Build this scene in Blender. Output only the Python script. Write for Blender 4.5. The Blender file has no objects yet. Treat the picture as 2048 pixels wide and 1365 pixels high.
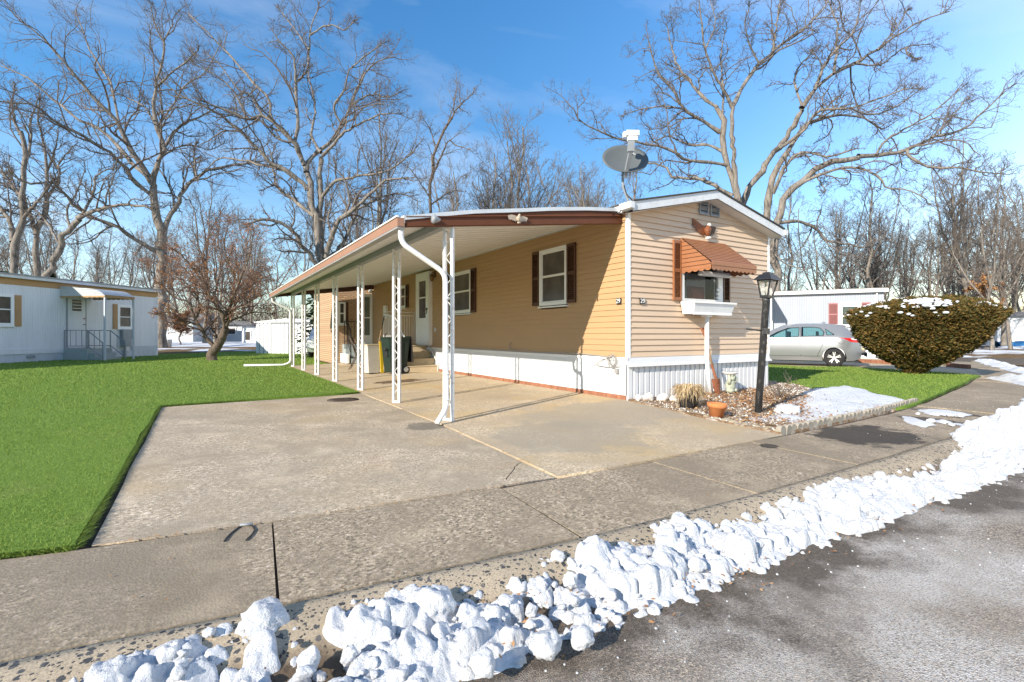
import bpy, bmesh, math, random
import numpy as np
from mathutils import Vector, Matrix, geometry
R = math.radians
rnd = random.Random(7)
nrg = np.random.default_rng(11)
SC = bpy.context.scene
COL = SC.collection

# ------------------------------------------------------------------ survey of the place
# World frame: origin at the near corner of the mobile home, x along its gable, y along its long wall, z up.
FPX = 1015.0
CAM = (-5.5334, -5.6795, 1.10)
CA, SA = 0.85377, 0.52068
def ray(px, py):
    X = (px - 1024.0) / FPX
    return (X * CA + SA, -X * SA + CA, (670.0 - py) / FPX)
def G(px, py, z=0.0):
    d = ray(px, py); t = (z - CAM[2]) / d[2]
    return (CAM[0] + t * d[0], CAM[1] + t * d[1], z)
def AT(px, py, D):
    d = ray(px, py)
    return (CAM[0] + D * d[0], CAM[1] + D * d[1], CAM[2] + D * d[2])
def DEP(x, y):
    return SA * (x - CAM[0]) + CA * (y - CAM[1])

# ------------------------------------------------------------------ noise
def _h(ix, iy, iz):
    n = (ix * 374761393 + iy * 668265263 + iz * 2147483647) & 0xFFFFFFFF
    n = ((n ^ (n >> 13)) * 1274126177) & 0xFFFFFFFF
    return ((n ^ (n >> 16)) & 0xFFFF) / 65535.0
def vnoise(x, y, z=0.0):
    x = np.asarray(x, float); y = np.asarray(y, float); z = np.zeros_like(x) + z
    ix = np.floor(x).astype(np.int64); iy = np.floor(y).astype(np.int64); iz = np.floor(z).astype(np.int64)
    fx, fy, fz = x - ix, y - iy, z - iz
    fx = fx * fx * (3 - 2 * fx); fy = fy * fy * (3 - 2 * fy); fz = fz * fz * (3 - 2 * fz)
    r = 0
    for dx in (0, 1):
        wx = fx if dx else 1 - fx
        for dy in (0, 1):
            wy = fy if dy else 1 - fy
            for dz in (0, 1):
                wz = fz if dz else 1 - fz
                r = r + wx * wy * wz * _h(ix + dx, iy + dy, iz + dz)
    return r
def fbm(x, y, z=0.0, o=4):
    a, s, r = 0.5, 1.0, 0
    for i in range(o):
        r = r + a * vnoise(np.asarray(x) * s + 17.3 * i, np.asarray(y) * s + 5.1 * i, np.asarray(z) * s)
        a *= 0.5; s *= 2.03
    return r

# ------------------------------------------------------------------ objects
def tag(o, label=None, cat=None, group=None, kind=None):
    if label: o['label'] = label
    if cat: o['category'] = cat
    if group: o['group'] = group
    if kind: o['kind'] = kind
    return o
def thing(name, label, cat, loc=(0, 0, 0), rz=0.0, group=None):
    o = bpy.data.objects.new(name, None); COL.objects.link(o)
    o.location = loc; o.rotation_euler = (0, 0, rz); o.empty_display_size = 0.2
    return tag(o, label, cat, group)
class MB:
    def __init__(s): s.v = []; s.f = []; s.m = []; s.k = 0; s.sm = []; s.smooth = False
    def add(s, vs, fs):
        b = len(s.v); s.v.extend(vs)
        for f in fs:
            s.f.append([i + b for i in f]); s.m.append(s.k); s.sm.append(s.smooth)
    def quad(s, a, b, c, d): s.add([a, b, c, d], [(0, 1, 2, 3)])
    def box(s, x0, x1, y0, y1, z0, z1):
        s.add([(x0, y0, z0), (x1, y0, z0), (x1, y1, z0), (x0, y1, z0), (x0, y0, z1), (x1, y0, z1), (x1, y1, z1), (x0, y1, z1)],
              [(0, 3, 2, 1), (4, 5, 6, 7), (0, 1, 5, 4), (1, 2, 6, 5), (2, 3, 7, 6), (3, 0, 4, 7)])
    def bar(s, p, q, w, h=None, up=(0, 0, 1)):
        h = h or w; p = Vector(p); q = Vector(q); d = (q - p).normalized(); u = Vector(up)
        if abs(d.dot(u)) > 0.95: u = Vector((1, 0, 0))
        a = d.cross(u).normalized() * (w / 2); b = a.cross(d).normalized() * (h / 2)
        c = [p - a - b, p + a - b, p + a + b, p - a + b, q - a - b, q + a - b, q + a + b, q - a + b]
        s.add([tuple(t) for t in c], [(0, 1, 2, 3), (7, 6, 5, 4), (0, 4, 5, 1), (1, 5, 6, 2), (2, 6, 7, 3), (3, 7, 4, 0)])
    def tube(s, pts, r, n=8, caps=True):
        pts = [Vector(p) for p in pts]; k = len(pts)
        rs = r if isinstance(r, (list, tuple)) else [r] * k
        vs = []; a = None
        for i, p in enumerate(pts):
            d = (pts[min(i + 1, k - 1)] - pts[max(i - 1, 0)]).normalized()
            if a is None:
                u = Vector((0, 0, 1)) if abs(d.z) < 0.9 else Vector((1, 0, 0))
                a = d.cross(u).normalized()
            else: a = (a - d * a.dot(d)).normalized()
            b = d.cross(a)
            for j in range(n):
                t = 2 * math.pi * j / n
                vs.append(tuple(p + (a * math.cos(t) + b * math.sin(t)) * rs[i]))
        fs = [(i * n + j, i * n + (j + 1) % n, (i + 1) * n + (j + 1) % n, (i + 1) * n + j) for i in range(k - 1) for j in range(n)]
        if caps: fs += [tuple(range(n - 1, -1, -1)), tuple(range((k - 1) * n, k * n))]
        o = s.smooth; s.smooth = True; s.add(vs, fs); s.smooth = o
    def lathe(s, prof, c=(0, 0, 0), n=24, axis='z', caps=True):
        vs = []
        for r, h in prof:
            for j in range(n):
                t = 2 * math.pi * j / n; x, y = r * math.cos(t), r * math.sin(t)
                v = {'z': (x, y, h), 'y': (x, h, y), 'x': (h, x, y)}[axis]
                vs.append((v[0] + c[0], v[1] + c[1], v[2] + c[2]))
        k = len(prof)
        fs = [(i * n + j, i * n + (j + 1) % n, (i + 1) * n + (j + 1) % n, (i + 1) * n + j) for i in range(k - 1) for j in range(n)]
        if caps: fs += [tuple(range(n - 1, -1, -1)), tuple(range((k - 1) * n, k * n))]
        o = s.smooth; s.smooth = True; s.add(vs, fs); s.smooth = o
    def prism(s, poly, h0, h1, axis='z'):
        f = {'z': lambda a, b, h: (a, b, h), 'y': lambda a, b, h: (a, h, b), 'x': lambda a, b, h: (h, a, b)}[axis]
        n = len(poly)
        vs = [f(a, b, h0) for a, b in poly] + [f(a, b, h1) for a, b in poly]
        s.add(vs, [tuple(range(n - 1, -1, -1)), tuple(range(n, 2 * n))] + [(i, (i + 1) % n, n + (i + 1) % n, n + i) for i in range(n)])
    def blob(s, c, r, sub=2, amp=0.25, fr=1.6, flat=1.0, seed=0.0, cuts=0):
        V, F = ICO[sub]
        d = V * (1 + amp * (2 * fbm(V[:, 0] * fr + seed, V[:, 1] * fr + seed * 1.7, V[:, 2] * fr - seed, 3) - 1) * 2)[:, None]
        if sub >= 3: d = d * (1 + .34 * (fbm(V[:, 0] * 4.2 + seed, V[:, 1] * 5, V[:, 2] * 5 + seed, 3) - .45))[:, None]
        for _ in range(cuts):
            n = nrg.normal(size=3); n /= np.linalg.norm(n); k = nrg.uniform(0.62, 0.9)
            e = d @ n - k; d = d - np.outer(np.clip(e, 0, None), n)
        d = d * np.array([r, r, r * flat]) + np.array(c)
        o = s.smooth; s.smooth = True; s.add([tuple(x) for x in d.tolist()], F); s.smooth = o
    def build(s, name, mats, parent=None, fix=False):
        me = bpy.data.meshes.new(name)
        me.from_pydata([tuple(v) for v in s.v], [], s.f); me.update()
        ms = mats if isinstance(mats, (list, tuple)) else [mats]
        for m in ms: me.materials.append(m)
        if len(ms) > 1: me.polygons.foreach_set('material_index', s.m)
        me.polygons.foreach_set('use_smooth', s.sm)
        if fix:
            bm = bmesh.new(); bm.from_mesh(me); bmesh.ops.recalc_face_normals(bm, faces=bm.faces); bm.to_mesh(me); bm.free()
        o = bpy.data.objects.new(name, me); COL.objects.link(o)
        if parent: o.parent = parent
        return o
def npmesh(name, V, F, mats, parent=None, smooth=False):
    V = np.asarray(V, np.float32); F = np.asarray(F, np.int32); k = F.shape[1]
    me = bpy.data.meshes.new(name)
    me.vertices.add(len(V)); me.vertices.foreach_set('co', V.ravel())
    me.loops.add(F.size); me.loops.foreach_set('vertex_index', F.ravel())
    me.polygons.add(len(F)); me.polygons.foreach_set('loop_start', np.arange(0, F.size, k, dtype=np.int32))
    me.polygons.foreach_set('use_smooth', np.full(len(F), smooth))
    me.update(calc_edges=True); me.validate()
    for m in (mats if isinstance(mats, (list, tuple)) else [mats]): me.materials.append(m)
    o = bpy.data.objects.new(name, me); COL.objects.link(o)
    if parent: o.parent = parent
    return o
def copy_thing(src, loc, rz, label=None, group=None, scale=None):
    c = src.copy(); COL.objects.link(c); c.location = loc; c.rotation_euler = (0, 0, rz)
    if scale: c.scale = scale
    if label: c['label'] = label
    if group: c['group'] = group
    for ch in list(src.children):
        d = ch.copy(); COL.objects.link(d); d.parent = c
        for g in list(ch.children):
            e = g.copy(); COL.objects.link(e); e.parent = d
    return c
ICO = {}
for sub in (1, 2, 3, 4):
    bm = bmesh.new(); bmesh.ops.create_icosphere(bm, subdivisions=sub, radius=1.0)
    ICO[sub] = (np.array([v.co[:] for v in bm.verts]), [tuple(v.index for v in f.verts) for f in bm.faces]); bm.free()

# ------------------------------------------------------------------ materials
class NT:
    def __init__(s, name):
        s.m = bpy.data.materials.new(name); s.m.use_nodes = True; s.t = s.m.node_tree; s.n = s.t.nodes; s.n.clear()
        s.out = s.N('ShaderNodeOutputMaterial'); s.b = s.N('ShaderNodeBsdfPrincipled'); s.L(s.b.outputs[0], s.out.inputs[0])
        s.tc = s.N('ShaderNodeTexCoord'); s.o = s.tc.outputs['Object']
    def N(s, t, **k):
        n = s.n.new(t)
        for a, b in k.items(): setattr(n, a, b)
        return n
    def L(s, a, b): s.t.links.new(a, b)
    def S(s, n, k, v):
        if hasattr(v, 'links'): s.L(v, n.inputs[k])
        else: n.inputs[k].default_value = v
    def noise(s, sc, det=4.0, rough=0.55, vec=None, dist=0.0):
        n = s.N('ShaderNodeTexNoise'); s.L(vec or s.o, n.inputs['Vector'])
        n.inputs['Scale'].default_value = sc; n.inputs['Detail'].default_value = det
        n.inputs['Roughness'].default_value = rough; n.inputs['Distortion'].default_value = dist
        return n.outputs['Fac']
    def voro(s, sc, out='Distance', feat='F1', vec=None):
        n = s.N('ShaderNodeTexVoronoi', feature=feat); s.L(vec or s.o, n.inputs['Vector']); n.inputs['Scale'].default_value = sc
        return n.outputs[out]
    def ramp(s, fac, stops, lin=True):
        n = s.N('ShaderNodeValToRGB'); s.L(fac, n.inputs[0]); e = n.color_ramp.elements
        if not lin: n.color_ramp.interpolation = 'CONSTANT'
        while len(e) < len(stops): e.new(0.5)
        for i, (p, c) in enumerate(stops):
            e[i].position = p; e[i].color = (c[0], c[1], c[2], 1) if isinstance(c, (tuple, list)) else (c, c, c, 1)
        return n.outputs[0]
    def mix(s, fac, a, b, mode='MIX'):
        n = s.N('ShaderNodeMix', data_type='RGBA', blend_type=mode)
        for k, v in ((0, fac), (6, a), (7, b)):
            if hasattr(v, 'links'): s.L(v, n.inputs[k])
            elif k == 0: n.inputs[0].default_value = v
            else: n.inputs[k].default_value = (v[0], v[1], v[2], 1)
        return n.outputs[2]
    def math(s, op, a, b=0.0):
        n = s.N('ShaderNodeMath', operation=op); s.S(n, 0, a); s.S(n, 1, b); return n.outputs[0]
    def map(s, sc=(1, 1, 1), loc=(0, 0, 0), rot=(0, 0, 0)):
        n = s.N('ShaderNodeMapping'); s.L(s.o, n.inputs[0]); n.inputs['Scale'].default_value = sc
        n.inputs['Location'].default_value = loc; n.inputs['Rotation'].default_value = rot
        return n.outputs[0]
    def bump(s, h, st=0.3, d=0.01, prev=None):
        n = s.N('ShaderNodeBump'); s.L(h, n.inputs['Height']); n.inputs['Strength'].default_value = st; n.inputs['Distance'].default_value = d
        if prev: s.L(prev, n.inputs['Normal'])
        s.L(n.outputs[0], s.b.inputs['Normal']); return n.outputs[0]
    def base(s, c): 
        if hasattr(c, 'links'): s.L(c, s.b.inputs['Base Color'])
        else: s.b.inputs['Base Color'].default_value = (c[0], c[1], c[2], 1)
    def fin(s, rough=0.7, metal=0.0, spec=0.4, coat=0.0):
        s.S(s.b, 'Roughness', rough); s.S(s.b, 'Metallic', metal); s.S(s.b, 'Specular IOR Level', spec); s.S(s.b, 'Coat Weight', coat)
        return s.m
def mul(c, k): return tuple(min(1, x * k) for x in c)
def paint(name, c, rough=0.5, var=0.12, sc=3.0, bump=0.0, bsc=40.0, metal=0.0, spec=0.4, dirt=None, dcol=(0.12, 0.09, 0.06), coat=0.0, stretch=(1, 1, 1)):
    t = NT(name); v = t.map(stretch)
    col = t.ramp(t.noise(sc, 5, 0.6, v), [(0.3, mul(c, 1 - var)), (0.7, mul(c, 1 + var))])
    if dirt:
        col = t.mix(t.math('MULTIPLY', t.ramp(t.noise(sc * 2.3, 6, 0.65, v), [(0.52, 0), (0.75, 1)]), dirt), col, dcol)
    t.base(col)
    if bump: t.bump(t.noise(bsc, 4), bump, 0.004)
    return t.fin(rough, metal, spec, coat)
M = {}
M['siding_wall_shade'] = paint('siding wall with shade', (0.46, 0.29, 0.15), 0.55, 0.05, 1.2, 0.1, 60, stretch=(0.3, 0.3, 1.5), dirt=0.12, dcol=(0.40, 0.25, 0.12))  # same siding as the gable, with carport shade mixed into its colour
M['siding_gable'] = paint('siding gable', (0.63, 0.47, 0.33), 0.55, 0.05, 1.2, 0.1, 60, stretch=(0.3, 0.3, 1.5), dirt=0.12, dcol=(0.42, 0.30, 0.22))
M['white'] = paint('white painted metal', (0.78, 0.78, 0.77), 0.45, 0.04, 2.0, dirt=0.12, dcol=(0.42, 0.38, 0.32))
M['white_clean'] = paint('white vinyl', (0.8, 0.8, 0.79), 0.4, 0.03, 3.0)
M['skirt'] = paint('white skirting', (0.66, 0.67, 0.685), 0.5, 0.03, 1.5, dirt=0.10, dcol=(0.55, 0.5, 0.44))
M['chipped'] = paint('chipped white paint', (0.78, 0.78, 0.77), 0.5, 0.04, 14.0, dirt=0.75, dcol=(0.30, 0.17, 0.10))
M['fascia_grey'] = paint('weathered white fascia', (0.62, 0.64, 0.66), 0.5, 0.07, 5.0, dirt=0.4, dcol=(0.35, 0.34, 0.32))
M['soffit'] = paint('soffit', (0.62, 0.58, 0.53), 0.6, 0.08, 3.0, dirt=0.3, dcol=(0.35, 0.3, 0.25))
M['brown'] = paint('brown enamel', (0.125, 0.047, 0.025), 0.55, 0.08, 4.0, spec=0.15)
M['brown_dark'] = paint('dark brown enamel and slat shade', (0.075, 0.03, 0.018), 0.45, 0.1, 4.0)
M['brown_red'] = paint('rust brown louvres', (0.29, 0.115, 0.048), 0.5, 0.1, 5.0)
M['awning'] = paint('rust brown awning slats', (0.32, 0.135, 0.062), 0.5, 0.08, 5.0)
M['shingle'] = paint('dark roof shingles', (0.06, 0.055, 0.05), 0.9, 0.3, 20, 0.5, 90)
M['ceiling'] = paint('off white ceiling pans', (0.74, 0.73, 0.71), 0.5, 0.04, 3.0)
M['galv'] = paint('weathered galvanised sheet', (0.60, 0.62, 0.63), 0.45, 0.08, 5.0, metal=0.2)
M['gutter_tan'] = paint('rosy tan gutter face', (0.33, 0.175, 0.11), 0.6, 0.06, 3.0)
M['grey_trim'] = paint('grey sheet trim', (0.30, 0.29, 0.28), 0.5, 0.1, 5.0)
M['black'] = paint('black enamel', (0.02, 0.02, 0.022), 0.45, 0.2, 8.0, spec=0.5)
M['black_chipped'] = paint('chipped black paint', (0.035, 0.037, 0.038), 0.45, 0.2, 5.0, dirt=0.55, dcol=(0.28, 0.26, 0.25), spec=0.5, stretch=(3, 3, 1.2))
M['rubber'] = paint('rubber', (0.022, 0.022, 0.023), 0.85, 0.15, 10.0)
M['beige_conc'] = paint('beige step concrete', (0.52, 0.42, 0.28), 0.85, 0.1, 6.0, 0.3, 70)
M['grey_step'] = paint('grey painted steps', (0.33, 0.37, 0.37), 0.7, 0.07, 4.0, 0.2, 50)
M['terracotta'] = paint('terracotta', (0.55, 0.20, 0.07), 0.8, 0.1, 12, 0.2, 60)
M['rust'] = paint('rusty steel', (0.24, 0.085, 0.04), 0.8, 0.3, 18, 0.4, 70)
M['wood'] = paint('weathered handle wood', (0.33, 0.22, 0.13), 0.75, 0.2, 9, stretch=(8, 8, 1))
M['pot_black'] = paint('dusty black plastic', (0.05, 0.05, 0.055), 0.6, 0.2, 9, dirt=0.3, dcol=(0.2, 0.18, 0.16))
M['straw'] = paint('dry straw', (0.46, 0.34, 0.19), 0.9, 0.25, 30)
M['leafdead'] = None
M['bin_green'] = paint('dark green bin plastic', (0.012, 0.026, 0.018), 0.5, 0.1, 5)
M['bin_grey'] = paint('pale grey bin plastic', (0.55, 0.52, 0.47), 0.55, 0.05, 5, dirt=0.2)
M['yellow'] = paint('yellow plastic', (0.75, 0.52, 0.02), 0.5, 0.05, 5)
M['chair'] = paint('brown chair metal', (0.09, 0.065, 0.05), 0.5, 0.1, 5)
M['chairmesh'] = paint('brown chair sling', (0.13, 0.10, 0.08), 0.8, 0.1, 20)
M['brass'] = paint('aged brass', (0.20, 0.13, 0.06), 0.4, 0.1, 9, metal=0.7)
M['dish'] = paint('grey dish enamel', (0.105, 0.118, 0.123), 0.5, 0.05, 3)
M['dish_pale'] = paint('pale grey plastic', (0.62, 0.63, 0.63), 0.5, 0.05, 3)
M['grey_metal'] = paint('grey painted metal', (0.27, 0.29, 0.31), 0.5, 0.1, 5)
M['letter_white'] = paint('white lettering', (0.75, 0.75, 0.73), 0.5, 0.03, 5)
M['eagle_body'] = paint('brown eagle paint', (0.22, 0.075, 0.03), 0.55, 0.25, 14)
M['eagle_dark'] = paint('dark eagle feathers', (0.05, 0.025, 0.02), 0.6, 0.2, 14)
M['eagle_pale'] = paint('weathered cast eagle', (0.5, 0.42, 0.33), 0.7, 0.25, 22, dirt=0.5)
M['blue_wall'] = paint('pale blue grey panel siding', (0.36, 0.39, 0.445), 0.5, 0.05, 2, stretch=(1, 1, 0.3))
M['left_wall'] = paint('white ribbed aluminium siding', (0.70, 0.71, 0.74), 0.5, 0.05, 1.5, stretch=(2, 2, 0.3), dirt=0.18, dcol=(0.45, 0.43, 0.42))
M['ochre'] = paint('ochre trim', (0.42, 0.25, 0.11), 0.55, 0.07, 3)
M['mauve'] = paint('mauve shutters', (0.36, 0.16, 0.155), 0.55, 0.06, 4)
M['left_skirt'] = paint('grey blue skirting', (0.50, 0.53, 0.58), 0.55, 0.07, 2)
M['shed_white'] = paint('white shed steel', (0.76, 0.77, 0.80), 0.45, 0.04, 2, dirt=0.12)
M['shed_rib_shade'] = paint('shed rib shade', (0.34, 0.35, 0.38), 0.6, 0.04, 2)
M['tar'] = paint('tarred roll roofing', (0.20, 0.19, 0.18), 0.8, 0.35, 7, 0.5, 30, dirt=0.5, dcol=(0.45, 0.42, 0.38))
M['curtain'] = paint('pale curtain', (0.55, 0.57, 0.5), 0.9, 0.12, 9, stretch=(6, 6, 0.3))
M['dark_in'] = paint('dim room', (0.035, 0.032, 0.03), 0.9, 0.2, 3)
M['blind'] = paint('brown window blind', (0.10, 0.085, 0.072), 0.9, 0.1, 8)
M['sheer'] = paint('sheer curtain', (0.42, 0.40, 0.37), 0.9, 0.1, 9, stretch=(8, 8, 1))
M['sign_red'] = paint('sign maroon print', (0.16, 0.035, 0.04), 0.6, 0.1, 9)
M['sign_white'] = paint('sign white card', (0.30, 0.28, 0.27), 0.6, 0.1, 9)
M['tarp'] = paint('blue tarp', (0.03, 0.17, 0.38), 0.5, 0.2, 3, 0.4, 9)
M['red_paint'] = paint('red painted steel', (0.5, 0.05, 0.03), 0.5, 0.1, 5)
M['far_white'] = paint('far white siding', (0.62, 0.64, 0.66), 0.6, 0.05, 2)
M['far_grey'] = paint('far grey siding', (0.42, 0.45, 0.47), 0.6, 0.05, 2)
M['tyre'] = M['rubber']
M['alloy'] = paint('alloy rim', (0.68, 0.68, 0.69), 0.35, 0.03, 5, metal=0.6)
M['car_paint'] = paint('silver car paint', (0.33, 0.34, 0.355), 0.3, 0.02, 2, metal=0.55, coat=0.6)
M['car_dark'] = paint('black car trim', (0.02, 0.02, 0.02), 0.5, 0.1, 5)
M['tail_red'] = paint('red tail lens', (0.55, 0.015, 0.012), 0.15, 0.03, 5, spec=0.6, coat=0.5)
M['tail_clear'] = paint('clear tail lens', (0.75, 0.72, 0.72), 0.15, 0.03, 5, spec=0.6, coat=0.5)
M['statue'] = paint('mossy cast stone', (0.40, 0.42, 0.33), 0.85, 0.3, 14, 0.4, 40, dirt=0.6, dcol=(0.14, 0.22, 0.10))
M['rock'] = paint('white garden rock', (0.66, 0.65, 0.63), 0.85, 0.15, 14, 0.4, 30, dirt=0.4, dcol=(0.4, 0.33, 0.25))
M['manhole'] = paint('rusty manhole iron', (0.085, 0.062, 0.045), 0.8, 0.3, 40, 0.6, 60)
M['brick_red'] = None

def glass(name, tint=(0.8, 0.9, 0.9), rough=0.03, mixf=0.25):
    t = NT(name); tr = t.N('ShaderNodeBsdfTransparent'); tr.inputs[0].default_value = (*tint, 1)
    gl = t.N('ShaderNodeBsdfGlossy'); gl.inputs['Roughness'].default_value = rough; gl.inputs[0].default_value = (1, 1, 1, 1)
    fr = t.N('ShaderNodeFresnel'); fr.inputs[0].default_value = 1.5
    a = t.math('ADD', t.math('MULTIPLY', fr.outputs[0], 0.35), mixf)
    mx = t.N('ShaderNodeMixShader'); t.L(a, mx.inputs[0]); t.L(tr.outputs[0], mx.inputs[1]); t.L(gl.outputs[0], mx.inputs[2])
    t.L(mx.outputs[0], t.out.inputs[0]); return t.m
M['glass'] = glass('window glass', (0.62, 0.65, 0.66), 0.02, 0.0)
M['car_glass'] = glass('car glass', (0.55, 0.78, 0.78), 0.02, 0.06)
M['lamp_glass'] = glass('frosted lamp glass', (0.9, 0.88, 0.84), 0.3, 0.25)
def m_darkglass():
    t = NT('dark insect screen glass'); t.base(t.ramp(t.noise(2.5, 3), [(0.35, (0.05, 0.042, 0.036)), (0.7, (0.10, 0.085, 0.072))]))
    return t.fin(0.22, 0, 0.5)
M['darkglass'] = m_darkglass()
def m_bark(name, c, dark=0.45):
    t = NT(name)
    v = t.map((1, 1, 0.25))
    n1 = t.noise(9, 6, 0.65, v); n2 = t.noise(1.1, 3)
    col = t.ramp(n1, [(0.35, mul(c, dark)), (0.62, c)])
    col = t.mix(t.ramp(n2, [(0.4, 0), (0.7, 0.5)]), col, mul(c, 1.25))
    t.base(col); t.bump(n1, 0.7, 0.03); return t.fin(0.9, 0, 0.2)
M['bark'] = m_bark('grey oak bark', (0.265, 0.232, 0.20), 0.25)
M['twig'] = paint('oak twigs', (0.15, 0.125, 0.108), 0.9, 0.25, 3)
M['bark_far'] = m_bark('far bark', (0.25, 0.22, 0.185), 0.45)
M['twig_far'] = paint('far twigs', (0.175, 0.148, 0.125), 0.9, 0.2, 2)
M['bark_dark'] = m_bark('dark wet bark', (0.17, 0.13, 0.10), 0.35)
M['twig_red'] = paint('reddish brown twigs', (0.17, 0.105, 0.08), 0.9, 0.25, 3)
def m_island(name, stops, rough=0.8, trans=0.0):
    t = NT(name); g = t.N('ShaderNodeNewGeometry'); col = t.ramp(g.outputs['Random Per Island'], stops); t.base(col)
    if trans:
        d = t.N('ShaderNodeBsdfTranslucent'); t.L(col, d.inputs[0]); mx = t.N('ShaderNodeMixShader'); mx.inputs[0].default_value = trans
        t.L(t.b.outputs[0], mx.inputs[1]); t.L(d.outputs[0], mx.inputs[2]); t.L(mx.outputs[0], t.out.inputs[0])
    return t.fin(rough, 0, 0.25)
M['leaf_brown'] = m_island('withered orange brown leaves', [(0, (0.32, 0.14, 0.06)), (0.5, (0.45, 0.22, 0.10)), (0.8, (0.27, 0.11, 0.05)), (1, (0.52, 0.31, 0.17))], 0.8, 0.25)
M['leaf_litter'] = m_island('fallen oak leaves', [(0, (0.20, 0.09, 0.035)), (0.5, (0.40, 0.20, 0.08)), (1, (0.5, 0.30, 0.15))], 0.85)
M['straw'] = m_island('dry straw blades', [(0, (0.34, 0.23, 0.12)), (0.6, (0.55, 0.41, 0.23)), (1, (0.62, 0.50, 0.32))], 0.85)
M['pebble'] = m_island('white bed gravel', [(0, (0.42, 0.38, 0.33)), (0.5, (0.66, 0.63, 0.58)), (1, (0.75, 0.73, 0.70))], 0.85)
M['yew'] = m_island('winter yew needles', [(0, (0.055, 0.058, 0.018)), (0.4, (0.105, 0.092, 0.027)), (0.75, (0.175, 0.112, 0.032)), (1, (0.26, 0.14, 0.04))], 0.7, 0.15)
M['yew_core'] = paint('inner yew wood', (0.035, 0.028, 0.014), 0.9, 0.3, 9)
M['cedar'] = m_island('dark cedar sprays', [(0, (0.012, 0.028, 0.012)), (1, (0.035, 0.06, 0.022))], 0.8, 0.1)
def m_grassblade():
    t = NT('lawn grass blades'); g = t.N('ShaderNodeNewGeometry')
    c1 = t.ramp(g.outputs['Random Per Island'], [(0, (0.135, 0.225, 0.035)), (0.6, (0.215, 0.32, 0.06)), (1, (0.31, 0.39, 0.10))])
    col = t.mix(t.ramp(t.noise(0.55, 4), [(0.35, 0), (0.7, 0.55)]), c1, (0.24, 0.32, 0.06))
    col = t.mix(t.ramp(t.noise(1.3, 6, 0.7), [(0.55, 0), (0.75, 0.4)]), col, (0.34, 0.34, 0.13))
    t.base(col)
    d = t.N('ShaderNodeBsdfTranslucent'); t.L(col, d.inputs[0]); mx = t.N('ShaderNodeMixShader'); mx.inputs[0].default_value = 0.3
    t.L(t.b.outputs[0], mx.inputs[1]); t.L(d.outputs[0], mx.inputs[2]); t.L(mx.outputs[0], t.out.inputs[0])
    return t.fin(0.7, 0, 0.2)
M['blade'] = m_grassblade()
def m_lawn():
    t = NT('mown lawn')
    fine = t.noise(46, 5, 0.7); big = t.noise(0.5, 4)
    col = t.ramp(fine, [(0.28, (0.10, 0.185, 0.025)), (0.5, (0.18, 0.285, 0.05)), (0.75, (0.26, 0.36, 0.075))])
    col = t.mix(t.ramp(big, [(0.35, 0), (0.7, 0.5)]), col, (0.15, 0.25, 0.03))
    col = t.mix(t.ramp(t.noise(1.3, 6, 0.7), [(0.55, 0), (0.75, 0.35)]), col, (0.30, 0.30, 0.10)); t.base(col); t.bump(fine, 0.9, 0.03); return t.fin(0.85, 0, 0.15)
M['lawn'] = m_lawn()
def stain(t, col, c, r, dark, k=1.0, asp=(1, 1)):
    n = t.N('ShaderNodeMapping'); t.L(t.o, n.inputs[0])
    n.inputs['Location'].default_value = (-c[0] / (r * asp[0]), -c[1] / (r * asp[1]), 0); n.inputs['Scale'].default_value = (1 / (r * asp[0]), 1 / (r * asp[1]), 0)
    l = t.N('ShaderNodeVectorMath', operation='LENGTH'); t.L(n.outputs[0], l.inputs[0])
    d = t.math('ADD', l.outputs['Value'], t.math('MULTIPLY', t.math('SUBTRACT', t.noise(2.2 / r, 5, 0.6), 0.5), 1.5))
    return t.mix(t.math('MULTIPLY', t.ramp(d, [(0.78, 1), (0.98, 0)]), k), col, dark)
def m_concrete(name, c, agg=110, aggmix=0.5, stains=(), dark=0.55, tint=None, bump=0.5):
    t = NT(name)
    a = t.voro(agg, 'Color'); hue = t.N('ShaderNodeSeparateColor'); t.L(a, hue.inputs[0])
    pcol = t.ramp(hue.outputs[0], [(0, mul(c, 0.35)), (0.25, mul(c, 0.8)), (0.6, mul(c, 1.1)), (0.9, mul(c, 1.55)), (1, mul((c[0], c[1], c[2] * 1.15), 1.9))])
    col = t.mix(aggmix, c, pcol); bump *= .55
    col = t.mix(t.ramp(t.noise(28, 6, 0.75), [(0.35, 0.6), (0.6, 0)]), col, mul(c, 0.5))
    big = t.noise(0.85, 7, 0.62, dist=0.4)
    col = t.mix(t.ramp(big, [(0.38, 0.9), (0.58, 0)]), col, mul(c, dark)); col = t.mix(t.ramp(t.noise(3.4, 7, 0.7, t.map((1, .45, 1), (2, 7, 0), (0, 0, .5))), [(0.40, 0.6), (0.55, 0)]), col, mul(c, dark * 1.1))
    col = t.mix(t.ramp(t.noise(1.9, 6, 0.6), [(0.55, 0), (0.72, 0.45)]), col, mul(c, 1.35))
    if tint: col = t.mix(t.ramp(t.noise(0.75, 5, 0.6, t.map((1, 1, 1), (9, 3, 0))), [(0.5, 0), (0.68, 0.55)]), col, tint)
    for st in stains: col = stain(t, col, *st)
    t.base(col)
    b = t.bump(t.voro(agg, 'Distance'), bump, 0.006); t.bump(t.noise(130, 5, .75), 0.55, 0.004, b)
    return t.fin(0.9, 0, 0.25)
M['drive'] = m_concrete('exposed aggregate driveway', (0.55, 0.45, 0.325), 80, 1.0, [((-3.2, 0.1), 0.30, (0.12, 0.11, 0.09), 0.7)], 0.62, (0.46, 0.34, 0.20))
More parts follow.
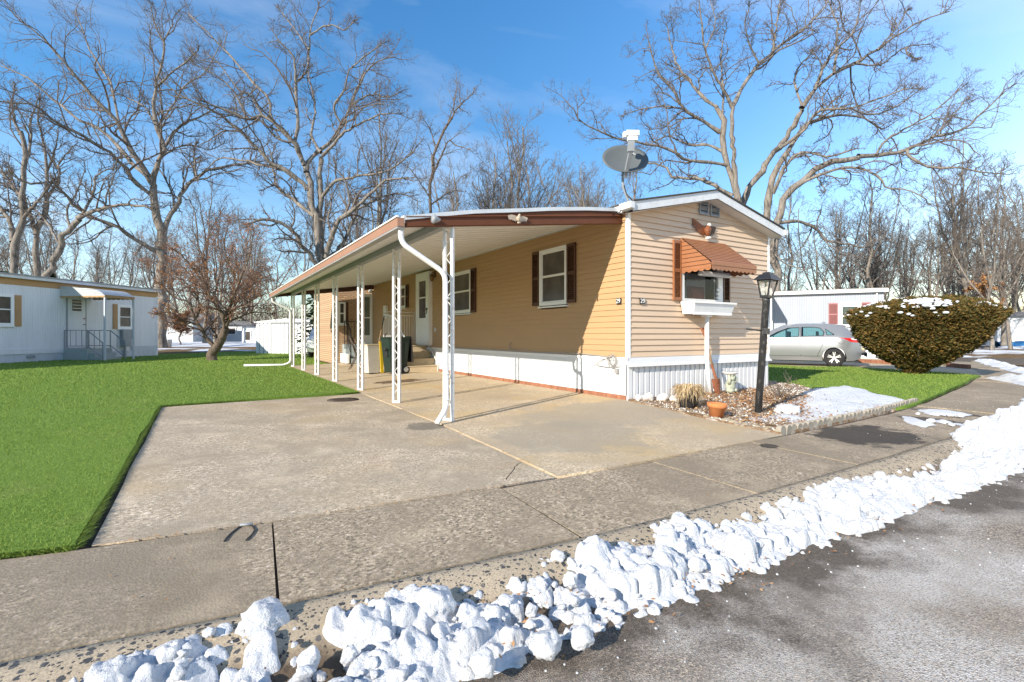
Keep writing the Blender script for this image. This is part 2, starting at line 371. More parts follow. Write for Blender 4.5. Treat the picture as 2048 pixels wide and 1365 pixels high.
M['slab'] = m_concrete('tan carport slab', (0.58, 0.465, 0.32), 70, 0.6,
    [((-1.72, 5.45), 0.42, (0.10, 0.055, 0.03), 0.85, (1.5, 0.9)), ((-1.0, -0.5), 1.3, (0.36, 0.31, 0.24), 0.6, (1.0, 0.7)), ((-2.2, -1.3), 0.9, (0.33, 0.29, 0.225), 0.6)], 0.72, (0.55, 0.38, 0.16), 0.35)
M['sidewalk'] = m_concrete('worn sidewalk concrete', (0.40, 0.322, 0.226), 75, 1.0,
    [((0.72, -2.95), 0.62, (0.045, 0.038, 0.032), 0.9, (1.25, 0.85)), ((2.55, -2.95), 0.35, (0.05, 0.043, 0.036), 0.85, (0.7, 1.6)), ((3.55, -2.7), 0.35, (0.05, 0.043, 0.036), 0.85, (0.5, 1.5)),
     ((-0.75, -2.72), 0.10, (0.04, 0.035, 0.03), 0.9), ((-6.2, -2.7), 0.6, (0.25, 0.215, 0.17), 0.2)], 0.62, None, 0.55)
def m_curb():
    t = NT('pebbly kerb concrete'); c = (0.50, 0.405, 0.285)
    vec = t.map((1, 1, 1)); v = t.N('ShaderNodeTexVoronoi'); nz = t.N('ShaderNodeVectorMath', operation='ADD')
    t.L(vec, nz.inputs[0]); nn = t.N('ShaderNodeTexNoise'); nn.inputs['Scale'].default_value = 60; t.L(t.o, nn.inputs['Vector'])
    sc = t.N('ShaderNodeVectorMath', operation='SCALE'); t.L(nn.outputs['Color'], sc.inputs[0]); sc.inputs['Scale'].default_value = 0.02; t.L(sc.outputs[0], nz.inputs[1])
    t.L(nz.outputs[0], v.inputs['Vector']); v.inputs['Scale'].default_value = 34
    sp = t.N('ShaderNodeSeparateColor'); t.L(v.outputs['Color'], sp.inputs[0])
    isp = t.math('MULTIPLY', t.ramp(sp.outputs[0], [(0.68, 0), (0.69, 1)]), t.ramp(v.outputs['Distance'], [(0.40, 1), (0.46, 0)]))
    v2 = t.N('ShaderNodeTexVoronoi'); t.L(nz.outputs[0], v2.inputs['Vector']); v2.inputs['Scale'].default_value = 78
    sp2 = t.N('ShaderNodeSeparateColor'); t.L(v2.outputs['Color'], sp2.inputs[0])
    is2 = t.math('MULTIPLY', t.ramp(sp2.outputs[0], [(0.76, 0), (0.77, 1)]), t.ramp(v2.outputs['Distance'], [(0.40, 1), (0.46, 0)]))
    fine = t.ramp(t.noise(120, 3, 0.8), [(0.3, mul(c, 0.55)), (0.6, mul(c, 1.15))])
    col = t.mix(t.ramp(t.noise(1.4, 6), [(0.38, 0.55), (0.6, 0)]), fine, mul(c, 0.6))
    col = t.mix(isp, col, t.mix(sp.outputs[1], (0.035, 0.04, 0.045), (0.14, 0.135, 0.13)))
    col = t.mix(is2, col, (0.06, 0.06, 0.06))
    sz = t.N('ShaderNodeSeparateXYZ'); t.L(t.o, sz.inputs[0])
    gut = t.math('ADD', t.math('MULTIPLY', sz.outputs['Z'], -10.0), t.math('MULTIPLY', t.math('SUBTRACT', t.noise(5, 5), 0.5), 0.7))
    col = t.mix(t.ramp(gut, [(0.45, 0), (0.85, 0.9)]), col, (0.085, 0.06, 0.04))
    t.base(col); t.bump(t.noise(70, 4), 0.5, 0.006); return t.fin(0.9, 0, 0.25)
M['curb'] = m_curb()
def m_road():
    t = NT('salted asphalt'); c = (0.25, 0.20, 0.15)
    a = t.voro(150, 'Color'); sp = t.N('ShaderNodeSeparateColor'); t.L(a, sp.inputs[0])
    col = t.ramp(sp.outputs[0], [(0, mul(c, 0.35)), (0.5, c), (0.85, mul(c, 1.8)), (1, mul(c, 2.6))])
    col = t.mix(t.ramp(t.noise(0.9, 6, 0.6), [(0.4, 0.0), (0.62, 0.55)]), col, (0.36, 0.30, 0.235))
    # damp dark margin beside the melting snow, following the kerb
    sx = t.N('ShaderNodeSeparateXYZ'); t.L(t.o, sx.inputs[0])
    edge = t.math('ADD', sx.outputs['Y'], t.math('MULTIPLY', t.math('SUBTRACT', t.noise(1.9, 5, 0.6), 0.5), 1.7))
    wet = t.ramp(t.math('ADD', edge, 5.0), [(0.42, 0), (0.82, 1)])
    col = t.mix(t.math('MULTIPLY', wet, 0.72), col, (0.062, 0.049, 0.037))
    pat = t.ramp(t.noise(1.15, 5, 0.6, t.map((1, 1, 1), (3.1, 0.7, 0))), [(0.38, 0), (0.6, 1)])
    grit = t.ramp(t.noise(95, 5, 0.85), [(0.42, 0), (0.52, 1)])
    dry = t.math('SUBTRACT', 1.0, wet)
    salt = t.math('MULTIPLY', t.math('MULTIPLY', t.math('MULTIPLY', t.math('ADD', pat, 0.10), grit), dry), 0.95)
    col = t.mix(salt, col, (0.64, 0.60, 0.55))
    t.base(col); b = t.bump(t.voro(150, 'Distance'), 0.8, 0.008); t.bump(t.noise(40, 4), 0.4, 0.006, b)
    return t.fin(0.8, 0, 0.35)
M['road'] = m_road()
def m_snow():
    t = NT('old crusted snow'); sc_ = t.ramp(t.noise(5, 4), [(0.3, (0.67, 0.69, 0.72)), (0.6, (0.75, 0.76, 0.78))])
    vs = t.N('ShaderNodeSeparateColor'); t.L(t.voro(55, 'Color'), vs.inputs[0])
    sc_ = t.mix(t.math('MULTIPLY', t.math('MULTIPLY', t.ramp(vs.outputs[0], [(0.955, 0), (0.96, 1)]), t.ramp(t.voro(55), [(0.16, 1), (0.24, 0)])), t.ramp(t.noise(2.2, 3), [(0.45, 0), (0.6, 1)])), sc_, (0.16, 0.10, 0.06))
    sc_ = t.mix(t.ramp(t.noise(3.1, 6, 0.7), [(0.56, 0), (0.78, 0.35)]), sc_, (0.50, 0.47, 0.43)); t.base(sc_)
    b = t.bump(t.noise(38, 6, 0.7), 0.8, 0.03); t.bump(t.noise(170, 3, 0.7), 0.6, 0.006, b)
    t.S(t.b, 'Subsurface Weight', 0.0)
    return t.fin(0.6, 0, 0.3)
M['snow'] = m_snow()
def m_bed():
    t = NT('mulched garden bed')
    col = t.ramp(t.noise(9, 6, 0.75), [(0.30, (0.10, 0.06, 0.03)), (0.48, (0.30, 0.19, 0.11)), (0.6, (0.5, 0.45, 0.39)), (0.75, (0.64, 0.62, 0.59))])
    t.base(col); t.bump(t.noise(40, 5, 0.7), 1.0, 0.02); return t.fin(0.95, 0, 0.15)
M['bed'] = m_bed()
def m_ground():
    t = NT('winter ground')
    col = t.ramp(t.noise(3, 6, 0.7), [(0.3, (0.10, 0.065, 0.035)), (0.7, (0.24, 0.16, 0.09))])
    col = t.mix(t.ramp(t.noise(0.16, 5, 0.6), [(0.50, 0), (0.56, 1)]), col, (0.70, 0.72, 0.76))
    t.base(col); t.bump(t.noise(12, 5), 0.5, 0.05); return t.fin(0.95, 0, 0.1)
M['ground'] = m_ground()
M['soil'] = paint('dark joint soil', (0.075, 0.052, 0.035), 0.95, 0.35, 30, 0.5, 60)
def m_brick(name, c1, c2, mort, sc, bw=0.5, rh=0.25, rot=(0, 0, 0)):
    t = NT(name); b = t.N('ShaderNodeTexBrick'); v = t.map((1, 1, 1), (0, 0, 0), rot); t.L(v, b.inputs['Vector'])
    b.inputs['Color1'].default_value = (*c1, 1); b.inputs['Color2'].default_value = (*c2, 1); b.inputs['Mortar'].default_value = (*mort, 1)
    b.inputs['Scale'].default_value = sc; b.inputs['Mortar Size'].default_value = 0.018; b.inputs['Brick Width'].default_value = bw; b.inputs['Row Height'].default_value = rh
    col = t.mix(t.ramp(t.noise(7, 5), [(0.4, 0.5), (0.65, 0)]), b.outputs['Color'], mul(c1, 0.6)); t.base(col)
    t.bump(b.outputs['Fac'], -0.6, 0.01); return t.fin(0.85, 0, 0.25)
M['brickwall'] = m_brick('tan brick facing', (0.62, 0.44, 0.28), (0.50, 0.30, 0.18), (0.30, 0.20, 0.13), 1.0, 0.20, 0.075, (R(90), 0, 0))
M['brick_red'] = paint('red brick', (0.30, 0.13, 0.075), 0.85, 0.25, 9, 0.3, 50)

# ------------------------------------------------------------------ light, sky, camera
sun_to = Vector((-1.0, -0.33, 0.486)).normalized()
SUN_EL = math.asin(sun_to.z); SUN_ROT = math.atan2(-sun_to.x, sun_to.y)
W = bpy.data.worlds.new("World"); SC.world = W; W.use_nodes = True
wt = W.node_tree; wt.nodes.clear()
def wn(t, **k):
    n = wt.nodes.new(t)
    for a, b in k.items(): setattr(n, a, b)
    return n
wo = wn('ShaderNodeOutputWorld'); bg = wn('ShaderNodeBackground'); wt.links.new(bg.outputs[0], wo.inputs[0])
sky = wn('ShaderNodeTexSky', sky_type='NISHITA', sun_disc=False, sun_elevation=SUN_EL, sun_rotation=SUN_ROT, altitude=50, air_density=1.0, dust_density=0.55, ozone_density=1.6)
hs = wn('ShaderNodeHueSaturation'); hs.inputs['Saturation'].default_value = 1.36; hs.inputs['Value'].default_value = 1.18
wt.links.new(sky.outputs[0], hs.inputs['Color'])
tcw = wn('ShaderNodeTexCoord'); mp = wn('ShaderNodeMapping'); wt.links.new(tcw.outputs['Generated'], mp.inputs[0])
mp.inputs['Scale'].default_value = (1.1, 1.1, 3.2); mp.inputs['Rotation'].default_value = (0.25, 0.1, 0.5); mp.inputs['Location'].default_value = (0.35, 0.2, 0.0)
cn = wn('ShaderNodeTexNoise'); cn.inputs['Scale'].default_value = 1.7; cn.inputs['Detail'].default_value = 7; cn.inputs['Roughness'].default_value = 0.55; cn.inputs['Distortion'].default_value = 0.5
wt.links.new(mp.outputs[0], cn.inputs['Vector'])
cr = wn('ShaderNodeValToRGB'); cr.color_ramp.elements[0].position = 0.43; cr.color_ramp.elements[1].position = 0.80
cr.color_ramp.elements[0].color = (0, 0, 0, 1); cr.color_ramp.elements[1].color = (0.5, 0.5, 0.5, 1)
wt.links.new(cn.outputs['Fac'], cr.inputs[0])
cm = wn('ShaderNodeMix', data_type='RGBA'); wt.links.new(cr.outputs[0], cm.inputs[0]); wt.links.new(hs.outputs[0], cm.inputs[6]); cm.inputs[7].default_value = (5.0, 5.5, 6.3, 1)
wt.links.new(cm.outputs[2], bg.inputs[0]); bg.inputs[1].default_value = 0.135
sl = bpy.data.lights.new('sun', 'SUN'); sl.energy = 5.0; sl.angle = R(0.5); sl.color = (1.0, 0.915, 0.785)
so = bpy.data.objects.new('sun', sl); COL.objects.link(so); so.location = (-20, -10, 25)
so.rotation_euler = (-sun_to).to_track_quat('-Z', 'Y').to_euler()
cam = bpy.data.cameras.new('camera'); co = bpy.data.objects.new('camera', cam); COL.objects.link(co); SC.camera = co
cam.sensor_width = 36; cam.lens = FPX / 2048 * 36; cam.shift_y = -12.5 / 2048; cam.clip_end = 1500; cam.clip_start = 0.05
co.location = CAM; co.rotation_euler = (R(90), 0, -math.atan2(SA, CA))
SC.view_settings.view_transform = 'Standard'; SC.view_settings.look = 'None'; SC.view_settings.exposure = 0.6; SC.view_settings.gamma = 1
SC.render.engine = 'CYCLES'; SC.cycles.use_denoising = True; SC.cycles.denoising_prefilter = 'NONE'; SC.cycles.max_bounces = 8; SC.cycles.diffuse_bounces = 4; SC.cycles.transparent_max_bounces = 16

# ------------------------------------------------------------------ terrain
def sm(t): t = np.clip(t, 0, 1); return t * t * (3 - 2 * t)
def z_slab(x, y):
    x = np.asarray(x, float); y = np.asarray(y, float)
    return 0.10 * np.clip((x + 2.9) / 2.9, 0, 1) * np.clip((y + 2.5) / 2.5, 0, 1)
def z_lawn(x, y):
    x = np.asarray(x, float); y = np.asarray(y, float)
    D = DEP(x, y)
    b = 0.022 + np.clip(D - 29, 0, 30) * 0.018 + 0.02 * (fbm(x * 0.35, y * 0.35, 0, 3) - 0.5)
    return b + 0.06 * np.clip((x + 1) / 4, 0, 1) * np.clip((y + 2.2) / 2.2, 0, 1) * np.clip((14 - x) / 6, 0, 1)
def z_bed(x, y):
    x = np.asarray(x, float); y = np.asarray(y, float)
    return 0.015 + 0.105 * np.clip((y + 2.45) / 2.4, 0, 1) + 0.03 * (fbm(x * 2.3, y * 2.3, 3, 3) - 0.5)
def inpoly(P, x, y):
    x = np.asarray(x); y = np.asarray(y); r = np.zeros(x.shape, bool); n = len(P)
    for i in range(n):
        x0, y0 = P[i][:2]; x1, y1 = P[(i + 1) % n][:2]
        if y0 == y1: continue
        c = ((y0 > y) != (y1 > y)) & (x < (x1 - x0) * (y - y0) / (y1 - y0) + x0)
        r ^= c
    return r
def pdist(P, x, y):
    x = np.asarray(x, float); y = np.asarray(y, float); d = np.full(x.shape, 1e9); n = len(P)
    for i in range(n):
        x0, y0 = P[i][:2]; x1, y1 = P[(i + 1) % n][:2]; dx, dy = x1 - x0, y1 - y0
        t = np.clip(((x - x0) * dx + (y - y0) * dy) / (dx * dx + dy * dy + 1e-12), 0, 1)
        d = np.minimum(d, np.hypot(x - x0 - t * dx, y - y0 - t * dy))
    return np.where(inpoly(P, x, y), d, -d)
def sheet(name, poly, zf, mat, step=0.5, skirt=0.12, jag=0.0, parent=None):
    """A sheet of ground following zf inside an outline, its rim turned down by 'skirt'."""
    pts = []
    n = len(poly)
    for i in range(n):
        a = poly[i][:2]; b = poly[(i + 1) % n][:2]; L = math.hypot(b[0] - a[0], b[1] - a[1]); k = max(1, int(L / step))
        for j in range(k):
            t = j / k; x, y = a[0] + (b[0] - a[0]) * t, a[1] + (b[1] - a[1]) * t
            if jag and j: x += rnd.uniform(-jag, jag); y += rnd.uniform(-jag, jag)
            pts.append((x, y))
    nb = len(pts); bp = list(pts)
    xs = [p[0] for p in bp]; ys = [p[1] for p in bp]
    gx, gy = np.meshgrid(np.arange(min(xs), max(xs), step), np.arange(min(ys), max(ys), step))
    gx = gx.ravel(); gy = gy.ravel(); keep = pdist(bp, gx, gy) > step * 0.45
    pts += list(zip(gx[keep].tolist(), gy[keep].tolist()))
    v, e, f, *_ = geometry.delaunay_2d_cdt([Vector(p) for p in pts], [], [list(range(nb))], 1, 1e-5)
    x = np.array([p[0] for p in v]); y = np.array([p[1] for p in v]); z = zf(x, y) * np.ones(len(x))
    V = np.stack([x, y, z], 1).tolist(); F = [list(t) for t in f]
    # rim
    key = {(round(p[0], 4), round(p[1], 4)): i for i, p in enumerate(v)}
    if skirt:
        ids = [key.get((round(p[0], 4), round(p[1], 4))) for p in bp]; m = {}
        for i in ids:
            if i is not None and i not in m: m[i] = len(V); V.append([V[i][0], V[i][1], V[i][2]]); V.append([V[i][0], V[i][1], V[i][2] - skirt])
        for i in range(nb):
            a, b = ids[i], ids[(i + 1) % nb]
            if a is not None and b is not None and a != b: F.append([m[a], m[a] + 1, m[b] + 1, m[b]])
    mb = MB(); mb.smooth = True; mb.add([tuple(p) for p in V], F)
    o = mb.build(name, mat, parent, fix=False); o['kind'] = 'structure'
    # upward facing
    me = o.data
    if len(me.polygons) and sum(p.normal.z for p in me.polygons if abs(p.normal.z) > .5) < 0: me.flip_normals()
    return o

# winter ground reaching the horizon (wood floor and lying snow beyond the lawns)
rr = np.concatenate([np.linspace(0, 60, 31), [70, 85, 105, 140, 200, 300, 500]]); nn_ = 72
V = []; F = []
for r in rr:
    for j in range(nn_):
        a = 2 * math.pi * j / nn_; x = CAM[0] + r * math.cos(a); y = CAM[1] + r * math.sin(a)
        d = max(0, DEP(x, y)); z = -0.26 + 0.44 * float(sm((r - 30) / 8)) + 0.12 * float(sm((d - 40) / 20))
        V.append((x, y, z))
for i in range(len(rr) - 1):
    for j in range(nn_): F.append((i * nn_ + j, i * nn_ + (j + 1) % nn_, (i + 1) * nn_ + (j + 1) % nn_, (i + 1) * nn_ + j))
mb = MB(); mb.smooth = True; mb.add(V, F); mb.build('ground', M['ground'], fix=True)['kind'] = 'structure'

# inner edge of the sidewalk (it bends with the road)
SW = [(-16, 1.6), (-12, -0.3), (-9, -1.55), (-7.4, -2.05), (-6.2, -2.29), (-5.2, -2.41), (-3.7, -2.51), (-2.2, -2.545), (-0.2, -2.52), (1.2, -2.47), (2.6, -2.38), (4.5, -2.16), (6.7, -1.75), (8.9, -1.35), (11.4, -0.78), (15, 0.35), (19, 2.0), (24, 4.6)]
def swy(x): return np.interp(x, [p[0] for p in SW], [p[1] for p in SW])
def off(x, d):
    h = 0.05; s = (float(swy(x + h)) - float(swy(x - h))) / (2 * h); n = math.hypot(1, s)
    return (x + s / n * d, float(swy(x)) - d / n)
def ribbon(name, rows, mat, thick=0.0, parent=None):
    V = [p for r in rows for p in r]; k = len(rows[0])
    F = [(i * k + j, (i + 1) * k + j, (i + 1) * k + j + 1, i * k + j + 1) for i in range(len(rows) - 1) for j in range(k - 1)]
    mb = MB(); mb.smooth = True; mb.add(V, F)
    o = mb.build(name, mat, parent); o['kind'] = 'structure'
    if sum(p.normal.z for p in o.data.polygons) < 0: o.data.flip_normals()
    return o
JOINTS = [-12, -9.6, -8.1, -6.7, -5.185, -3.715, -2.2, -0.75, 0.85, 2.4, 3.9, 5.4, 7.0, 8.6, 10.2, 12, 14, 16, 18.5, 21]
mb = MB(); mb.smooth = False
for a, b in zip(JOINTS[:-1], JOINTS[1:]):
    k = 8; top = []
    g0 = {-5.185: 0.006, -3.715: 0.020}.get(a, 0.004)
    for i in range(k + 1):
        x = a + g0 + (b - a - 0.007) * i / k
        dz = 0.006 * math.sin(a * 7.1)
        top.append([(*off(x, 0.012), 0.0 + dz), (*off(x, 0.5), -0.006 + dz), (*off(x, 0.985), -0.014 + dz)])
    n = 3
    base = [[(p[0], p[1], -0.1) for p in r] for r in top]
    V = [p for r in top for p in r] + [p for r in base for p in r]; o2 = (k + 1) * n
    F = [(i * n + j, i * n + j + 1, (i + 1) * n + j + 1, (i + 1) * n + j) for i in range(k) for j in range(n - 1)]
    F += [(i * n, (i + 1) * n, o2 + (i + 1) * n, o2 + i * n) for i in range(k)] + [(i * n + 2, o2 + i * n + 2, o2 + (i + 1) * n + 2, (i + 1) * n + 2) for i in range(k)]
    F += [(0, o2, o2 + 1, 1), (1, o2 + 1, o2 + 2, 2), (k * n, k * n + 1, o2 + k * n + 1, o2 + k * n), (k * n + 1, k * n + 2, o2 + k * n + 2, o2 + k * n + 1)]
    mb.add(V, F)
mb.build('sidewalk', M['sidewalk'], fix=True)['kind'] = 'structure'
rows = []
for x in np.arange(-14, 22, 0.2):
    jog = 0.004 * math.sin(x * 2.3)
    prof = [(0.996, -0.05), (0.998, -0.012), (1.06, -0.006 + jog), (1.14, -0.012 + jog), (1.22, -0.034), (1.29, -0.07), (1.345, -0.104), (1.40, -0.118), (1.46, -0.124)]
    rows.append([(*off(x, d), z) for d, z in prof])
ribbon('kerb', rows, M['curb'])
rows = []
for x in np.arange(-15, 23, 0.4):
    rows.append([(*off(x, d), -0.115 + 0.03 * min(1, (d - 1.4) / 2)) for d in (1.41, 1.6, 2, 2.5, 3, 4, 5, 6.5)])
ribbon('road', rows, M['road'])
# joint filler under the slabs
rows = [[(*off(x, -0.05), -0.013), (*off(x, 1.0), -0.027)] for x in np.arange(-14, 22, 0.5)]
ribbon('path_bedding', rows, M['soil'])

# driveway: left pad and the higher slab that runs on under the carport
pad = [(-6.03, -2.262), (-5.2, -2.372), (-3.7, -2.472), (-3.20, -2.506), (-3.12, -1.4), (-3.04, 0.0), (-2.982, 3.95), (-3.4, 3.86), (-6.06, 3.72)]
sheet('driveway', pad, lambda x, y: -0.003 + 0.005 * (fbm(x, y, 1, 2) - 0.5), M['drive'], 0.4, 0.12, 0.006)
slabp = [(-3.19, -2.515), (-2.2, -2.525), (-0.12, -2.505), (-0.15, -1.6), (-0.10, -0.9), (-0.045, 0.0), (-0.01, 0.02), (-0.01, 13.58), (-3.0, 13.58), (-2.975, 3.95), (-3.03, 0.0), (-3.11, -1.4)]
CUT = [-2.6, 1.6, 4.0, 6.5, 9.0, 11.4, 13.7]
for a, b in zip(CUT[:-1], CUT[1:]):
    # each pour is its own slab, 8 mm joints between them
    sx = lambda y: float(np.interp(y, [-2.515, -1.4, 0, 3.95, 13.6], [-3.19, -3.11, -3.03, -2.975, -3.0]))
    if a < -2: p = [(-3.19, -2.515), (-2.2, -2.525), (-0.12, -2.505), (-0.15, -1.6), (-0.10, -0.9), (-0.045, -0.004), (-0.028, 0.002), (-0.028, b - 0.004), (sx(b), b - 0.004), (-3.03, 0), (-3.11, -1.4)]
    else: p = [(sx(a), a + 0.004), (-0.028, a + 0.004), (-0.028, min(b, 13.58) - 0.004), (sx(b), min(b, 13.58) - 0.004)]
    sheet('driveway', p, lambda x, y: z_slab(x, y) + 0.007, M['slab'], 0.4, 0.1)
sheet('driveway_bedding', [(-6.25, -2.3), (-5.2, -2.42), (-3.7, -2.52), (-0.1, -2.52), (-0.05, 13.6), (-3.2, 13.6), (-3.2, 4.1), (-6.25, 3.9)], lambda x, y: z_slab(x, y) - 0.022, M['soil'], 0.5, 0)

# lawns
lawnL = [(-6.10, -2.285), (-6.095, 0.5), (-6.11, 3.0), (-6.085, 3.735), (-3.4, 3.89), (-3.01, 4.0), (-3.02, 13.6), (-1.5, 13.62), (-1.49, 17.2), (4, 17.2), (5, 26), (1, 32), (-5.5, 37.5), (-9, 37.5), (-16, 33), (-26, 24), (-40, 12), (-30, 3), (-12, -0.1), (-9, -1.42), (-7.4, -1.98)]
sheet('lawn', lawnL, z_lawn, M['lawn'], 0.6, 0.16, 0.02)
lawnR = [(3.62, 3.0), G(1538, 768, .05)[:2], G(1602, 777, .05)[:2], G(1652, 786, .05)[:2], G(1701, 798, .05)[:2], G(1763, 811, .04)[:2], G(1786, 817, .03)[:2], G(1820, 812, .02)[:2], (4.4, -2.12), (5.4, -1.95), (6.7, -1.70), (8.9, -1.30), (10.6, -0.92), G(1962, 753, .02)[:2], G(1910, 747, .03)[:2], G(1840, 743, .03)[:2], G(1700, 733, .05)[:2], G(1600, 733, .05)[:2], (11.5, 6.5), (9.0, 12.0), (3.62, 12.0)]
sheet('lawn', lawnR, z_lawn, M['lawn'], 0.4, 0.12, 0.02)
# neighbour's concrete drive, side road
sheet('driveway', [(9.0, 12.2), (11.7, 6.6), G(1600, 735, .0)[:2], G(1700, 735.5, 0)[:2], G(1842, 746, 0)[:2], G(1975, 758, 0)[:2], (14.9, 0.28), (18.9, 1.95), (21.5, 4.2), (18.5, 12), (13, 16)], lambda x, y: 0.0 * x, M['slab'], 0.7, 0.1)
sheet('road', [(19.2, 2.2), (26, -2), (60, 4), (60, 9.2), (36, 6.2), (25, 5.0)], lambda x, y: -0.03 + 0 * x, M['road'], 2.0, 0.05)
# garden bed
bedp = [(-0.02, -0.02), (-0.07, -0.9), (-0.12, -1.6), (-0.09, -2.44), (1.2, -2.40), (2.6, -2.31), (4.3, -2.09)] + [(p[0] - .04, p[1] - .01) for p in [G(1786, 817, .03), G(1763, 811, .04), G(1701, 798, .05), G(1652, 786, .05), G(1602, 777, .05), G(1538, 768, .05)]] + [(3.66, 0.05), (3.6, -0.02)]
sheet('garden_bed', bedp, z_bed, M['bed'], 0.12, 0.05, 0.01)

# ------------------------------------------------------------------ snow
def snow_field(poly, zf, h, edge, amp, fr, step, name='snow'):
    xs = [p[0] for p in poly]; ys = [p[1] for p in poly]; m = 0.25
    gx, gy = np.meshgrid(np.arange(min(xs) - m, max(xs) + m, step), np.arange(min(ys) - m, max(ys) + m, step))
    d = pdist(poly, gx, gy)
    hh = h * np.clip(d / edge, -1.2, 1) + amp * (2 * fbm(gx * fr, gy * fr, 2.2, 4) - 0.95) * np.clip(1.2 + d / edge, 0, 1)
    ny, nx = gx.shape; idx = np.arange(nx * ny).reshape(ny, nx)
    F = np.stack([idx[:-1, :-1], idx[:-1, 1:], idx[1:, 1:], idx[1:, :-1]], -1).reshape(-1, 4)
    H = hh.ravel(); ok = (H[F] > 0).any(1); F = F[ok]
    Z = (zf(gx, gy) + np.maximum(hh, -0.012)).ravel()
    used = np.unique(F); mp_ = -np.ones(nx * ny, int); mp_[used] = np.arange(len(used))
    V = np.stack([gx.ravel(), gy.ravel(), Z], 1)[used]
    o = npmesh(name, V, mp_[F], M['snow'], smooth=True); tag(o, kind='stuff'); return o
def z_road(x, y):
    d = swy(x) - np.asarray(y)   # distance out from the sidewalk's inner edge
    return np.where(d < 1.0, -0.004, np.where(d < 1.14, -0.010, np.interp(d, [1.14, 1.22, 1.29, 1.345, 1.40, 1.46, 3.4], [-.012, -.034, -.07, -.104, -.118, -.115, -.09])))
bank = [off(x, d) for x, d in [(-5.9, 1.30), (-5.6, 1.17), (-5.35, 1.10), (-5.1, 1.24), (-4.85, 1.15), (-4.5, 1.24), (-4.25, 1.30), (-4.0, 1.15), (-3.7, 1.16), (-3.4, 1.24), (-3.2, 1.06), (-2.9, 1.22), (-2.6, 1.24), (-2.2, 1.20), (-1.7, 1.16), (-1.2, 1.20), (-0.6, 1.30), (-0.1, 1.30), (0.4, 1.30), (0.9, 1.26), (1.3, 1.02), (2.0, 0.92), (2.6, 0.86), (3.2, 0.90), (4, 0.95), (5.5, 1.0), (7, 1.05), (9, 1.0), (11, 1.05), (13, 1.1), (15.5, 1.1), (17, 1.2)]]
bank += [off(x, d - (.13 if x > -2.6 else .05)) for x, d in [(17, 1.9), (13, 2.05), (9, 2.05), (6, 2.1), (4, 2.1), (2, 1.96), (1.0, 1.86), (0.2, 1.80), (-0.6, 1.76), (-1.4, 1.72), (-2.0, 1.71), (-2.5, 1.68), (-3.0, 1.63), (-3.4, 1.62), (-3.8, 1.63), (-4.15, 1.66), (-4.4, 1.66), (-4.7, 1.68), (-5.0, 1.76), (-5.4, 1.82), (-5.9, 1.84)]]
def fused_bank(x0, x1, step, nl, seed):
    """One height field of ploughed snow: a low mound, lumps fused into it, a crust, and gaps where the ground shows."""
    g = np.random.default_rng(seed); ya = float(swy(np.array([x0, x1, (x0 + x1) / 2])).min()) - 2.35; yb = float(swy(np.array([x0, x1])).max()) - .75
    xs = np.arange(x0, x1, step); ys = np.arange(ya, yb, step); gx, gy = np.meshgrid(xs, ys)
    wx = gx + .045 * (fbm(gx * 11, gy * 11, 1, 3) - .45) + .016 * (fbm(gx * 38, gy * 38, 4, 2) - .4); wy = gy + .045 * (fbm(gx * 11, gy * 11, 7, 3) - .45) + .016 * (fbm(gx * 38, gy * 38, 9, 2) - .4)
    ins = pdist(bank, wx, wy); n1 = fbm(gx * 1.9, gy * 2.6, 5, 3); n2 = fbm(gx * 5, gy * 5, 8, 3)
    low = sm((n1 - .275) / .07) if x0 < 0 else 1.0
    low = np.where(gx > -2.2, 1.0, low)
    h = (.060 * np.clip(ins / .13, -1.2, 1) + .055 * (n2 - .42) * 2 * np.clip(1 + ins / .1, 0, 1)) * 1.0 - .09 * (1 - low)
    base = h.copy()
    for k in range(nl):
        cx = g.uniform(x0, x1); d = g.uniform(1.0, 2.05); cx, cy = off(cx, d)
        i, j = int((cx - xs[0]) / step), int((cy - ys[0]) / step)
        if not (0 <= i < len(xs) and 0 <= j < len(ys)) or ins[j, i] < -.035: continue
        r = .012 + .026 * g.random() ** 2 + (.055 * g.random() ** 4.5 if ins[j, i] > .06 else 0)
        w = int(r * 1.5 / step) + 1; sl_ = (slice(max(0, j - w), j + w + 1), slice(max(0, i - w), i + w + 1))
        dx, dy = (wx[sl_] - cx), (wy[sl_] - cy); a = g.uniform(0, 6.28); st = g.uniform(.7, 1.35); ex = (dx * math.cos(a) + dy * math.sin(a)) / r * st; ey = (-dx * math.sin(a) + dy * math.cos(a)) / r
        q = np.clip(1 - np.abs(ex) ** 2.6 - np.abs(ey) ** 2.6, 0, 1) ** .5; hh = r * g.uniform(.75, 1.35)
        top = np.minimum(hh * q, hh * (.82 + g.uniform(-.55, .55) * ex + g.uniform(-.55, .55) * ey))
        b0 = max(base[j, i], -.01) * g.uniform(.5, 1.05); h[sl_] = np.where(q > 0, np.maximum(h[sl_], b0 + top), h[sl_])
    h = np.where(h > 0, h + np.minimum(1, h / .03) * (.034 * (fbm(gx * 26, gy * 26, 3, 3) - .43) + .020 * (np.abs(fbm(gx * 62, gy * 62, 6, 2) - .37) - .08)), h)
    Z = z_road(gx, gy) + np.maximum(h, -.012); ny, nx = gx.shape; idx = np.arange(nx * ny).reshape(ny, nx)
    F = np.stack([idx[:-1, :-1], idx[:-1, 1:], idx[1:, 1:], idx[1:, :-1]], -1).reshape(-1, 4); F = F[(h.ravel()[F] > 0).any(1)]
    used = np.unique(F); mp_ = -np.ones(nx * ny, int); mp_[used] = np.arange(len(used))
    tag(npmesh('snow', np.stack([gx.ravel(), gy.ravel(), Z.ravel()], 1)[used], mp_[F], M['snow'], smooth=True), kind='stuff')
fused_bank(-6.2, -1.8, .0065, 1500, 3)
